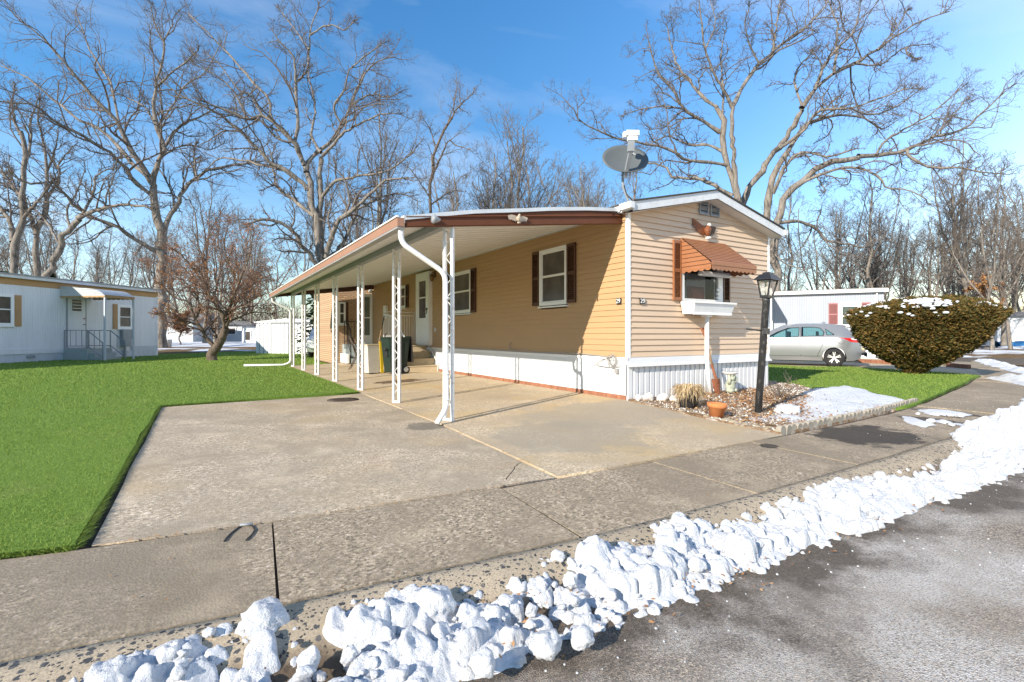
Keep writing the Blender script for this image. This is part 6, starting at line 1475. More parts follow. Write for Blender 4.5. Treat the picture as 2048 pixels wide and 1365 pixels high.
for x, lab in ((.80, ''), (3.42, '')):
    for s in (1, -1):
        yc = s * .80
        mb = MB(); mb.lathe([(.20, -.10), (.285, -.105), (.312, -.08), (.316, .0), (.312, .08), (.285, .105), (.20, .10)], (x, yc, .316), 32, 'y', False); w = mb.build('wheel', M['tyre'], cr_)
        mb = MB(); mb.lathe([(.205, -.09), (.222, -.095), (.215, .0), (.222, .095), (.205, .09)], (x, yc, .316), 32, 'y', False)
        mb.lathe([(.0, .085 * s), (.05, .085 * s), (.055, .05 * s), (.0, .05 * s)], (x, yc, .316), 14, 'y', False)
        for k in range(5):
            for dlt in (-.13, .13):
                a = 2 * math.pi * k / 5 + .3 + dlt; mb.bar((x + .04 * math.cos(a), yc + .075 * s, .316 + .04 * math.sin(a)), (x + .21 * math.cos(a + dlt * .3), yc + .085 * s, .316 + .21 * math.sin(a + dlt * .3)), .032, .02, (0, 1, 0))
        mb.build('rim', M['alloy'], w)
        mb = MB(); mb.lathe([(.0, .02 * s), (.20, .02 * s)], (x, yc, .316), 24, 'y', False); mb.build('brake_disc', M['car_dark'], w)
        mb = MB(); 
        for a, b in zip(np.linspace(.0, math.pi, 13)[:-1], np.linspace(0, math.pi, 13)[1:]):
            P = [(x + .352 * math.cos(t), yy, .315 + .352 * math.sin(t)) for t in (a, b) for yy in (s * .50, s * (chy(x, .6) - .012))]; mb.quad(P[0], P[1], P[3], P[2])
        mb.build('wheel_arch', M['car_dark'], cr_)
for x in (1.25, 2.15):
    for y in (-.36, .36):
        mb = MB(); mb.box(x, x + .12, y - .22, y + .22, .5, 1.02); mb.box(x + .02, x + .10, y - .12, y + .12, 1.02, 1.22); mb.box(x, x + .5, y - .22, y + .22, .40, .55); mb.build('car_seat', M['car_dark'], cr_)

# ------------------------------------------------------------------ trees
def norm(v): return v / (np.linalg.norm(v, axis=-1, keepdims=True) + 1e-9)
def tubes(groups):
    """groups: list of (P[K,n,3], R[K,n], sides) -> verts, quads"""
    Vs, Fs, b = [], [], 0
    for P, Rr, k in groups:
        K, n = Rr.shape
        if K == 0: continue
        T = np.empty_like(P); T[:, 1:-1] = P[:, 2:] - P[:, :-2]; T[:, 0] = P[:, 1] - P[:, 0]; T[:, -1] = P[:, -1] - P[:, -2]; T = norm(T)
        ref = np.where(np.abs(T[:, :1, 2:3]) < .9, np.array([0, 0, 1.0]), np.array([1.0, 0, 0])); A = norm(np.cross(T, ref)); B = np.cross(T, A)
        a = np.arange(k) * 2 * math.pi / k
        V = P[:, :, None] + (A[:, :, None] * np.cos(a)[None, None, :, None] + B[:, :, None] * np.sin(a)[None, None, :, None]) * Rr[:, :, None, None]
        idx = b + np.arange(K * n * k).reshape(K, n, k); j = np.roll(idx, -1, 2)
        Fs.append(np.stack([idx[:, :-1], j[:, :-1], j[:, 1:], idx[:, 1:]], -1).reshape(-1, 4)); Vs.append(V.reshape(-1, 3)); b += K * n * k
    return np.concatenate(Vs), np.concatenate(Fs)
def spawn(P, Rr, nch, t0, ang, lr, npts, wig, up, g, rr=.62, rmin=.004, tend=1.0, lmin=0.0):
    K, n, _ = P.shape
    L = np.linalg.norm(np.diff(P, axis=1), axis=2).sum(1)
    t = (t0 + (tend - t0) * (np.arange(nch)[None] + g.random((K, nch))) / nch)
    f = t * (n - 1); i = np.minimum(f.astype(int), n - 2); w = f - i; kk = np.arange(K)[:, None]
    S = P[kk, i] * (1 - w)[..., None] + P[kk, i + 1] * w[..., None]; T = norm(P[kk, i + 1] - P[kk, i]); r = (Rr[kk, i] * (1 - w) + Rr[kk, i + 1] * w) * rr
    q = norm(np.cross(T, g.normal(size=T.shape))); a = np.radians(ang) * g.uniform(.7, 1.3, t.shape)
    D = norm(T * np.cos(a)[..., None] + q * np.sin(a)[..., None] + np.array([0, 0, up]))
    l = np.maximum(L[:, None] * lr * (1.15 - .6 * t) * g.uniform(.6, 1.25, t.shape), lmin)
    S = S.reshape(-1, 3); D = D.reshape(-1, 3); l = l.reshape(-1); r = np.maximum(r.reshape(-1), rmin)
    Q = np.empty((len(S), npts, 3)); Q[:, 0] = S; d = D
    for k in range(1, npts):
        d = norm(d + g.normal(size=d.shape) * wig + np.array([0, 0, up * .25])); Q[:, k] = Q[:, k - 1] + d * (l / (npts - 1))[:, None]
    tp = np.linspace(1, .35, npts)[None] * r[:, None]
    return Q, np.maximum(tp, rmin * .7)
def resample(pts, rad, n):
    pts = np.array(pts, float); d = np.r_[0, np.cumsum(np.linalg.norm(np.diff(pts, axis=0), axis=1))]; t = np.linspace(0, d[-1], n)
    # Catmull-Rom through the traced points
    out = []
    for x in t:
        i = min(np.searchsorted(d, x, 'right') - 1, len(pts) - 2); i = max(i, 0); u = (x - d[i]) / (d[i + 1] - d[i] + 1e-9)
        p0, p1, p2, p3 = pts[max(i - 1, 0)], pts[i], pts[i + 1], pts[min(i + 2, len(pts) - 1)]
        out.append(.5 * (2 * p1 + (p2 - p0) * u + (2 * p0 - 5 * p1 + 4 * p2 - p3) * u * u + (3 * p1 - p0 - 3 * p2 + p3) * u ** 3))
    return np.array(out), np.interp(t / t[-1], np.linspace(0, 1, len(rad)), rad)
def oak(name, label, cat, D, limbs, seed, base=None, group=None, dens=(9, 7, 6, 3), lens=(.42, .5, .5, .5), bark='bark', twig='twig', rmin=.0055, spread=.45, wig=.22, up=.12, trunk_n=1, up2=.06, droop=0):
    """limbs: list of (pixel polyline, r0 px, r1 px, depth drift per metre). The first trunk_n limbs make the trunk proper."""
    g = np.random.default_rng(seed)
    if base is None: base = limbs[0][0][0]
    b = np.array(AT(base[0], base[1], D)); o = thing(name, label, cat, tuple(b), 0, group)
    PL, RL = [], []; N = 18
    for li, (pl, r0, r1, dr) in enumerate(limbs):
        d = D; pts = []; prev = None
        for (x, y) in pl:
            if prev is not None: d += dr * math.hypot(x - prev[0], y - prev[1]) / FPX * D
            prev = (x, y); pts.append(np.array(AT(x, y, d)) - b)
        p, r = resample(pts, [r0 * .84 / FPX * D, r1 * .84 / FPX * D], N)
        w = np.linspace(0, 1, N)[:, None]; sg_ = np.linalg.norm(p[-1] - p[0]) / N; jit = np.minimum(1, sg_ / (r * 2.2))[:, None]; p = p + g.normal(size=p.shape) * (r[:, None] * .42) * np.minimum(1, w * 4) * jit; r = r * (1 + .16 * jit[:, 0] * g.normal(size=len(r)).clip(-1, 1)); r[0] *= 1.15
        PL.append(p); RL.append(np.maximum(r, rmin))
    P0, R0 = np.array(PL), np.array(RL)
    nt = trunk_n
    V, F = tubes([(P0[:nt], R0[:nt], 12)]); npmesh('trunk', V, F, M[bark], o, True)
    V, F = tubes([(P0[nt:], R0[nt:], 8)]); npmesh('limbs', V, F, M[bark], o, True)
    P0c, R0c = P0[nt:], R0[nt:]
    l1 = spawn(P0c, R0c, dens[0], .18, 48, lens[0], 9, wig, up, g, .55, rmin * 1.6)
    te = spawn(P0c, R0c, 2, .9, 25, .3, 7, wig, up, g, .9, rmin * 1.4)
    l1 = (np.concatenate([l1[0], np.stack([resample(q, [1, 1], 9)[0] for q in te[0]])]), np.concatenate([l1[1], np.stack([np.interp(np.linspace(0, 1, 9), np.linspace(0, 1, 7), q) for q in te[1]])]))
    sp = spawn(P0c, R0c, 16, .10, 62, .085, 5, wig * 1.6, up, g, .34, rmin * 1.2, lmin=.42)
    l2 = spawn(*l1, dens[1], .15, 45, lens[1], 6, wig * 1.1, up2, g, .6, rmin * 1.2)
    l3 = spawn(*l2, dens[2], .15, 42, lens[2], 4, wig * 1.1, up2 - droop, g, .65, rmin)
    s3 = spawn(*sp, 4, .3, 45, .55, 4, wig * 1.1, up2, g, .65, rmin); l3 = (np.concatenate([l3[0], s3[0]]), np.concatenate([l3[1], s3[1]]))
    l4 = spawn(*l3, dens[3], .2, 40, lens[3], 3, wig, up2 - droop, g, .7, rmin * .85) if dens[3] else None
    V, F = tubes([(l1[0], l1[1], 5), (sp[0], sp[1], 4), (l2[0], l2[1], 4), (l3[0], l3[1], 3)] + ([(l4[0], l4[1], 3)] if l4 else [])); npmesh('crown', V, F, M[twig], o, True)
    return o, l3, l4, b
TREE_A = [([(322, 703), (323, 600), (321, 520), (320, 484), (322, 462), (316, 440), (310, 404), (303, 365)], 13, 8, 0),
  ([(325, 470), (330, 453), (352, 413), (369, 382), (396, 352), (431, 338), (475, 330), (512, 325)], 7, 2, .3),
  ([(305, 372), (308, 352), (319, 316), (327, 295), (312, 250), (308, 211), (314, 167), (325, 123), (330, 79), (347, 48)], 6.5, 1.3, -.1),
  ([(327, 298), (352, 264), (374, 246), (404, 233), (435, 215), (466, 218)], 4.2, 1.2, .4), ([(314, 175), (343, 145), (369, 127), (396, 101)], 2.8, .9, -.4),
  ([(303, 365), (281, 330), (259, 294), (237, 250), (215, 224), (189, 198), (158, 163), (132, 127), (105, 97), (79, 70), (48, 48), (20, 20)], 6, 1.2, -.3),
  ([(302, 360), (264, 325), (229, 286), (193, 255), (158, 242), (123, 211), (88, 185), (53, 154), (0, 132)], 5, 1.2, .3),
  ([(305, 392), (272, 365), (246, 334), (215, 303), (185, 286), (149, 264), (114, 246), (70, 211), (26, 207), (-20, 200)], 5.2, 1.3, -.5),
  ([(318, 505), (299, 497), (264, 475), (220, 448), (176, 431), (145, 409), (127, 387), (105, 365), (62, 369), (18, 347)], 5, 1.8, -.4),
  ([(240, 255), (232, 215), (225, 175), (205, 140), (180, 100), (165, 60), (150, 20)], 3.2, 1, .4), ([(393, 356), (390, 330), (388, 300), (392, 288)], 3, 1.5, .2), ([(311, 250), (290, 215), (262, 200), (240, 190)], 2.6, 1, .5),
  ([(316, 320), (345, 300), (380, 290), (420, 300), (450, 285)], 2.6, .9, .6), ([(318, 250), (350, 205), (372, 170), (410, 145), (440, 90)], 2.6, .9, .5), ([(330, 90), (310, 50), (300, 5)], 2, .8, -.2)]
TREE_D1 = [([(34, 708), (34, 620), (33, 540), (33, 484), (42, 440), (44, 396), (48, 330), (40, 264)], 11, 4, 0), ([(26, 484), (18, 440), (0, 418), (-30, 400)], 6, 3, .2), ([(46, 340), (60, 290), (62, 240), (80, 190)], 4, 1.2, .3), ([(42, 440), (70, 410), (90, 385), (110, 360)], 4, 1.6, -.4), ([(40, 270), (25, 220), (28, 170)], 3, 1, 0), ([(44, 396), (15, 360), (-10, 330)], 4, 1.5, .3)]
TREE_D2 = [([(77, 704), (77, 620), (76, 540), (75, 484), (81, 440), (95, 396), (92, 343), (88, 286)], 9, 3, 0), ([(72, 470), (57, 422), (40, 391), (0, 365)], 4.5, 2, -.3), ([(92, 350), (110, 300), (118, 250)], 3, 1, .3), ([(95, 396), (120, 350), (116, 330), (140, 300)], 3.5, 1.2, .4), ([(88, 290), (76, 240), (80, 200)], 2.6, 1, 0)]
TREE_D3 = [([(92, 708), (94, 630), (98, 560), (101, 541), (119, 492), (132, 462), (158, 435)], 9, 6, 0), ([(156, 437), (189, 422), (229, 411), (286, 413), (310, 420)], 5.5, 1.8, -.3), ([(160, 432), (167, 426), (189, 382), (189, 360), (207, 343), (230, 335)], 4, 1.4, .3), ([(140, 455), (135, 420), (150, 390), (170, 340)], 3, 1.2, .4), ([(120, 490), (90, 440), (60, 410)], 3, 1.2, .4)]
TREE_B = [([(645, 708), (643, 600), (645, 528), (640, 484), (631, 440), (623, 396), (614, 352), (607, 325)], 13, 6.5, 0),
  ([(643, 520), (641, 470), (638, 440), (642, 396), (640, 352), (645, 312)], 7.5, 5, .1),
  ([(608, 330), (592, 290), (579, 277), (552, 251), (526, 233), (495, 237), (450, 220), (400, 200)], 6, 1.6, -.3),
  ([(588, 288), (596, 246), (592, 176), (614, 141), (618, 88), (625, 44), (640, 13)], 4.5, 1, .1), ([(592, 180), (590, 132), (585, 110), (560, 85), (545, 60)], 3.2, 1, -.3),
  ([(613, 345), (614, 325), (636, 303), (667, 281), (684, 251), (702, 211), (719, 167), (746, 128), (790, 114)], 5.2, 1.1, .3),
  ([(645, 312), (671, 286), (689, 264), (724, 246), (763, 229), (803, 229)], 3.8, 1, -.3), ([(642, 305), (636, 299), (623, 264), (631, 220), (623, 176), (614, 136)], 3.6, 1.3, .4),
  ([(644, 395), (649, 387), (675, 361), (724, 352), (772, 343), (800, 326), (830, 300)], 4, 1.3, -.4), ([(616, 380), (614, 374), (587, 352), (552, 334), (517, 303), (482, 264), (429, 224), (385, 202), (350, 185)], 6, 1.5, -.3),
  ([(579, 277), (543, 237), (539, 198), (517, 176), (482, 136), (447, 97), (407, 57), (376, 26)], 4, 1.1, .2), ([(641, 545), (631, 528), (609, 497), (587, 466), (557, 444), (517, 440), (495, 453)], 6.2, 1.8, -.5),
  ([(630, 432), (614, 422), (579, 396), (552, 369), (548, 339), (540, 300)], 5, 1.6, .4), ([(648, 525), (653, 514), (658, 484), (675, 444), (702, 422), (737, 391), (772, 361), (816, 356)], 7, 1.6, -.3),
  ([(655, 515), (671, 506), (697, 462), (715, 418), (712, 405)], 5, 3, .3), ([(713, 420), (746, 404), (790, 387), (825, 396)], 2.6, 1, .2), ([(702, 211), (740, 190), (775, 195), (800, 185)], 2.4, .9, .2), ([(684, 251), (668, 215), (690, 180), (700, 140), (760, 90)], 2.6, .9, -.4),
  ([(618, 100), (590, 60), (560, 20)], 2.2, .8, .3), ([(621, 70), (660, 50), (690, 60), (710, 40)], 2.2, .8, -.2), ([(552, 334), (520, 330), (480, 320), (440, 318), (400, 350)], 3, 1.1, .4), ([(495, 237), (465, 180), (430, 150), (390, 130)], 2.6, .9, -.2), ([(526, 233), (500, 190), (478, 180), (440, 130), (415, 110)], 2.8, .9, .4)]
TREE_C1 = [([(1484, 730), (1482, 480), (1476, 408), (1469, 385), (1458, 340), (1451, 308), (1444, 267), (1442, 240), (1433, 213)], 10, 5.5, 0), ([(1473, 400), (1472, 370), (1467, 317), (1464, 263), (1464, 213)], 6, 4.2, -.1),
  ([(1464, 216), (1492, 163), (1519, 127), (1546, 104), (1573, 82), (1618, 50), (1650, 14), (1665, -20)], 5, 1.3, .3), ([(1546, 104), (1552, 60), (1560, 0)], 3, 1.1, -.2), ([(1464, 215), (1455, 195), (1442, 172), (1428, 150), (1410, 95), (1401, 27), (1396, -10)], 3.8, 1, -.3), ([(1435, 215), (1410, 199), (1383, 168), (1356, 131), (1342, 91), (1333, 45)], 4.2, .9, .3),
  ([(1440, 265), (1437, 263), (1401, 240), (1365, 217), (1347, 181), (1315, 145), (1297, 82)], 4.6, 1.1, -.3), ([(1365, 218), (1333, 213), (1292, 217), (1256, 227)], 2.6, .9, .3), ([(1449, 306), (1446, 304), (1415, 290), (1383, 290), (1356, 281), (1333, 272), (1297, 290), (1270, 280)], 3.6, 1, .4),
  ([(1455, 331), (1401, 322), (1365, 317), (1328, 295), (1274, 285), (1220, 272), (1165, 245), (1147, 217)], 4.2, 1.2, -.4), ([(1465, 392), (1460, 390), (1410, 362), (1374, 358), (1342, 353), (1333, 335), (1301, 326), (1256, 340)], 4.6, 1.6, .3), ([(1444, 240), (1446, 180), (1442, 120), (1450, 60)], 3.2, 1, .4), ([(1410, 100), (1430, 50), (1420, 0)], 2, .8, .2), ([(1518, 128), (1500, 90), (1490, 50), (1500, 10)], 2.4, .9, -.4)]
TREE_C2 = [([(1532, 726), (1530, 520), (1528, 440), (1535, 399), (1541, 372), (1555, 335), (1573, 308)], 12, 7, 0), ([(1482, 412), (1505, 367), (1528, 331), (1560, 295), (1587, 254), (1605, 213)], 8, 5, .1),
  ([(1604, 216), (1632, 177), (1664, 150), (1709, 127), (1754, 100), (1800, 68), (1845, 41), (1899, 23)], 5, 1.2, .3), ([(1630, 180), (1646, 136), (1673, 100), (1709, 59), (1723, 0)], 4, 1, -.2), ([(1668, 148), (1675, 68), (1670, 36), (1659, 9)], 3.6, 1.2, .2), ([(1558, 297), (1596, 272), (1618, 245), (1641, 222), (1700, 217), (1754, 199), (1813, 177)], 4.2, 1, -.3),
  ([(1572, 310), (1600, 263), (1632, 240), (1677, 231), (1723, 236), (1764, 260)], 5.5, 1.5, .3), ([(1545, 388), (1564, 349), (1587, 313), (1614, 304), (1655, 313), (1705, 299)], 4.6, 1.4, -.4), ([(1709, 127), (1760, 130), (1810, 95), (1860, 90)], 2.6, .9, .3), ([(1754, 100), (1790, 60), (1815, 20)], 2.4, .9, -.3), ([(1700, 217), (1740, 230), (1790, 215), (1840, 180)], 2.4, .9, .4), ([(1605, 213), (1590, 170), (1600, 130), (1640, 95)], 3, 1, .3), ([(1813, 95), (1815, 110), (1840, 120)], 2.2, .9, 0)]
TREE_C3 = [([(1552, 728), (1552, 520), (1555, 449), (1564, 408), (1591, 372), (1627, 344), (1668, 322), (1718, 313)], 11, 6, 0),
  ([(1716, 313), (1768, 310), (1818, 299), (1863, 276), (1917, 263), (1963, 227), (2008, 186)], 6, 1.1, .2), ([(1815, 301), (1818, 313), (1863, 335), (1917, 335), (1958, 344), (2013, 349)], 3.8, 1, -.2), ([(1752, 311), (1772, 281), (1818, 254), (1863, 227), (1917, 181)], 3.4, 1, .4),
  ([(1590, 374), (1632, 353), (1682, 338), (1727, 338), (1763, 358), (1772, 376), (1818, 381), (1854, 399)], 4, 1.2, -.3), ([(1556, 446), (1600, 444), (1632, 458), (1655, 480), (1691, 489), (1727, 494), (1772, 471)], 4.6, 1.3, .3), ([(1627, 344), (1650, 380), (1645, 385)], 2, 1, 0), ([(1863, 276), (1900, 240), (1930, 200)], 2.4, .8, .3), ([(1556, 448), (1546, 500), (1575, 530), (1610, 540)], 3, 1.1, -.3)]
TREE_E = [([(862, 706), (862, 500), (862, 423), (860, 382), (865, 344), (871, 305), (885, 267), (903, 238)], 5, 2.6, 0), ([(903, 238), (913, 218), (938, 195), (950, 180)], 2.4, .8, .2), ([(867, 346), (868, 344), (882, 313), (897, 282), (910, 290), (940, 300)], 2.2, .8, -.4), ([(872, 300), (860, 260), (845, 235)], 1.6, .6, .3), ([(861, 410), (890, 390), (915, 380)], 2, .7, .3), ([(862, 400), (830, 350), (810, 330)], 2, .7, -.3), ([(890, 260), (905, 220), (915, 170)], 1.4, .6, .4)]
oak('oak_tree', 'tall spreading bare oak rising just beyond the right end of the white neighbour home', 'tree', 36, TREE_A, 21, dens=(10, 7, 5, 2))
oak('oak_tree', 'leftmost thick trunked bare tree standing behind the white neighbour home', 'tree', 34, TREE_D1, 22, dens=(9, 6, 5, 3), lens=(.6, .5, .5, .5))
oak('oak_tree', 'second bare tree from the left edge behind the white neighbour home', 'tree', 36, TREE_D2, 23, dens=(9, 6, 5, 3), lens=(.6, .5, .5, .5))
oak('oak_tree', 'bare tree leaning right behind the roof of the white neighbour home', 'tree', 33, TREE_D3, 24, dens=(8, 6, 5, 3), lens=(.55, .5, .5, .5))
oak('oak_tree', 'largest bare pale oak with many forks behind the steel shed and carport', 'tree', 32, TREE_B, 25, dens=(9, 7, 5, 2), trunk_n=2)
oak('oak_tree', 'upright bare oak with twin stems behind the gable roof peak', 'tree', 28, TREE_C1, 26, dens=(9, 7, 5, 2), trunk_n=2, rmin=.0058, wig=.3)
oak('oak_tree', 'bare oak with long limbs sweeping up to the right from behind the gable', 'tree', 30, TREE_C2, 27, dens=(9, 7, 5, 2), trunk_n=2, rmin=.0058, wig=.3)
oak('oak_tree', 'bare oak with one great arching limb reaching right above the blue grey home', 'tree', 29, TREE_C3, 28, dens=(10, 7, 5, 2), rmin=.0058, wig=.3)
oak('slender_tree', 'slender dark single stemmed bare tree showing above the middle of the carport roof', 'tree', 34, TREE_E, 29, dens=(8, 5, 4, 2), lens=(.5, .5, .5, .5), bark='bark_dark', twig='twig_far')
# small leaning ornamental tree with withered leaves
TREE_F = [([(425, 724), (423, 712), (428, 702), (437, 690), (446, 673), (450, 656)], 11.5, 8, 0),
  ([(430, 698), (427, 693), (411, 673), (400, 652), (388, 636), (386, 624), (378, 605), (349, 595), (322, 570)], 4.6, .9, -.2), ([(389, 638), (392, 636), (398, 619), (394, 595), (378, 572), (352, 548)], 3, .8, .3), ([(449, 660), (448, 654), (445, 628), (427, 605), (415, 580), (398, 540)], 4, .8, -.4), ([(450, 658), (452, 648), (452, 624), (464, 609), (472, 585), (476, 560), (470, 500)], 4.2, .8, .3), ([(452, 655), (456, 644), (462, 620), (484, 611), (511, 597), (534, 587), (556, 586)], 3.8, .8, -.2),
  ([(446, 640), (430, 590), (440, 540), (432, 500), (420, 470)], 3, .7, .5), ([(455, 640), (470, 590), (500, 555), (530, 540)], 3, .7, .5), ([(452, 630), (480, 560), (500, 510), (505, 470)], 3, .7, -.5), ([(400, 652), (365, 640), (340, 625), (318, 628)], 2.4, .7, -.5), ([(440, 685), (420, 650), (405, 625)], 2.4, .8, .8), ([(449, 650), (490, 630), (520, 625), (545, 630)], 2.6, .7, .7), ([(394, 600), (360, 560), (330, 530), (300, 520)], 2.4, .7, .4), ([(415, 580), (380, 530), (350, 500)], 2.4, .7, -.3), ([(470, 560), (450, 500), (455, 450)], 2.2, .7, -.4), ([(452, 645), (425, 600), (390, 560), (360, 530)], 2.6, .7, 1.0), ([(455, 640), (490, 580), (530, 560), (560, 565)], 2.6, .7, 1.0)]
of_, t3, t4, fb0 = oak('ornamental_tree', 'small leaning ornamental tree with dark twisted trunk and withered orange brown leaves on the lawn', 'tree', 21.3, TREE_F, 31, dens=(12, 8, 5, 0), lens=(.5, .5, .5, .5), bark='bark_dark', twig='twig_red', rmin=.0034, wig=.16, up=.10, droop=.05)
def leaf_cards(P, n, size, mat, name, parent, g, hang=.5):
    i = g.integers(0, len(P), n); k = g.integers(1, P.shape[1], n); C = P[i, k] + g.normal(size=(n, 3)) * .03
    a = norm(g.normal(size=(n, 3)) + np.array([0, 0, -hang])); b = norm(np.cross(a, g.normal(size=(n, 3)))); s = size * g.uniform(.6, 1.3, n)[:, None]
    V = np.stack([C, C + a * s * .5 + b * s * .3, C + a * s, C + a * s * .5 - b * s * .3], 1).reshape(-1, 3)
    return npmesh(name, V, np.arange(4 * n).reshape(-1, 4), mat, parent)
g0 = np.random.default_rng(5); r_ = np.linalg.norm(t3[0][:, 0] - np.array([.6, 0, 2.6]), axis=1)
leaf_cards(t3[0][g0.random(len(t3[0])) < .6], 5200, .075, M['leaf_brown'], 'leaves', of_, g0)
# background trees of the wood: five bare kinds, copied
def bare_tree(name, h, seed, style, bark='bark_far', twig='twig_far'):
    g = np.random.default_rng(seed); o = thing(name, None, 'tree'); n = 12
    tz = np.linspace(0, h * .86, n); wob = np.cumsum(g.normal(size=(n, 2)) * h * .012, axis=0) * np.minimum(1, np.arange(n) / 3)[:, None]
    P = np.concatenate([wob, tz[:, None]], 1)[None]; r0 = h * .0105
    Rr = np.linspace(r0, r0 * .22, n)[None]; Rr[0, 0] *= 1.35
    parts = [(P, Rr, 8)]
    if style == 'fork':
        f = spawn(P, Rr, 3, .30, 20, .72, 10, .10, .25, g, .8, .01, .5); P1 = np.concatenate([resample(P[0], [1, 1], 10)[0][None], f[0]]); R1 = np.concatenate([np.interp(np.linspace(0, 1, 10), np.linspace(0, 1, n), Rr[0])[None], f[1]])
    else: P1 = resample(P[0], [1, 1], 10)[0][None]; R1 = np.interp(np.linspace(0, 1, 10), np.linspace(0, 1, n), Rr[0])[None]
    V, F = tubes([(P1, R1, 7)]); npmesh('trunk', V, F, M[bark], o, True)
    a = spawn(P1, R1, 15 if style != 'fork' else 9, .26, 46, .36, 8, .14, .22, g, .45, .014)
    b = spawn(*a, 7, .15, 42, .48, 5, .16, .12, g, .6, .010)
    c = spawn(*b, 5, .15, 40, .5, 4, .18, .08, g, .65, .0075); d = spawn(*c, 2, .2, 40, .55, 3, .18, .05, g, .7, .0065)
    V, F = tubes([(a[0], a[1], 5), (b[0], b[1], 3), (c[0], c[1], 3), (d[0], d[1], 3)]); npmesh('crown', V, F, M[twig], o, True)
    return o, c
protos = []
for i, (h, st_) in enumerate(((15, 'fork'), (16, 'single'), (14, 'fork'), (17, 'single'), (12, 'fork'))): protos.append(bare_tree('bare_tree', h, 50 + i, st_)[0])
used = [False] * 5
LAB = {'a': ('bare grey tree in the wood behind the carport and shed', 'bare trees of the wood behind the carport'), 'b': ('bare tan tree in the wood line behind the blue grey home', 'bare trees behind the blue grey home'), 'c': ('distant bare tree beyond the lawn behind the white neighbour home', 'distant bare trees beyond the lawn')}
spots = []
fr_ = random.Random(3)
for i in range(40): spots.append((fr_.uniform(545, 1260), fr_.uniform(38, 66), 'a'))
for i in range(54): spots.append((fr_.uniform(1560, 2140), fr_.uniform(36, 66), 'b'))
for i in range(30): spots.append((fr_.uniform(-60, 545), fr_.uniform(46, 80), 'c'))
for px, D, k in spots:
    p = AT(px, 670, D); i = fr_.randrange(5); s = fr_.uniform(.78, 1.15) * ({'a': 1.08 + .22 * max(0, 1 - abs(px - 1120) / 250), 'b': .80 + .16 * min(1, max(0, (px - 1600) / 400)), 'c': .95}[k]) * (.75 + D / 200)
    if not used[i]:
        o = protos[i]; used[i] = True; o.location = (p[0], p[1], .15); o.scale = (s, s, s); o['label'], o['group'] = LAB[k]
    else:
        o = copy_thing(protos[i], (p[0], p[1], .15), fr_.uniform(0, 6.28), LAB[k][0], LAB[k][1], (s, s, s * fr_.uniform(.9, 1.1)))
    z0 = -.06 + .44 * float(sm((D - 30) / 8)); o.location.z = z0 - .05
# pale trunked trees with clinging tan leaves at the right
for i, (px, D, h, lab) in enumerate(((1983, 30, 10.5, 'pale trunked tree with clinging tan leaves behind the yew bush, right of its top'), (2022, 32, 10.5, 'pale leaning tree with clinging tan leaves at the right edge above the pale house'), (2075, 29, 9.0, 'tan leaved young tree partly cut by the right edge'))):
    o, c = bare_tree('leafy_tree', h, 80 + i, 'fork', 'bark', 'twig_far'); p = AT(px, 670, D); o.location = (p[0], p[1], -.25); o['label'] = lab
    g = np.random.default_rng(90 + i); low = c[0][(c[0][:, 0, 2] < h * .42)]
    leaf_cards(low, 1500, .12, M['leaf_litter'], 'leaves', o, g)
o, c = bare_tree('leafy_shrub', 2.6, 97, 'fork', 'bark_dark', 'twig_red'); p = AT(362, 690, 42); o.location = (p[0], p[1], .2); o.scale = (2.2, 2.2, 1); o['label'] = 'bushy shrub with withered orange leaves before the far white house'; o['category'] = 'shrub'
leaf_cards(c[0], 1500, .14, M['leaf_brown'], 'leaves', o, np.random.default_rng(98))
# low brush of the far wood: past counting
g = np.random.default_rng(77); K = 5200
pxs = g.uniform(-200, 2250, K); Ds = g.uniform(62, 105, K); ok = ~((pxs > 1250) & (pxs < 1500)); pxs, Ds = pxs[ok], Ds[ok]; K = len(pxs)
B = np.stack([CAM[0] + Ds * ((pxs - 1024) / FPX * CA + SA), CAM[1] + Ds * (-(pxs - 1024) / FPX * SA + CA), np.full(K, .2)], 1)
h = g.uniform(2.0, 9.5, K) * g.uniform(.5, 1, K); P = np.empty((K, 5, 3)); P[:, 0] = B; d = norm(g.normal(size=(K, 3)) * .22 + np.array([0, 0, 1.0]))
for j in range(1, 5): d = norm(d + g.normal(size=d.shape) * .12); P[:, j] = P[:, j - 1] + d * (h / 4)[:, None]
Rr = np.linspace(.045, .012, 5)[None] * g.uniform(.5, 1.6, K)[:, None]
s1 = spawn(P, Rr, 5, .2, 42, .42, 4, .15, .1, g, .55, .011); s2 = spawn(*s1, 3, .2, 40, .5, 3, .15, .05, g, .6, .009)
V, F = tubes([(P, Rr, 4), (s1[0], s1[1], 3), (s2[0], s2[1], 3)]); tag(npmesh('far_wood', V, F, M['twig_far'], None, True), kind='stuff')
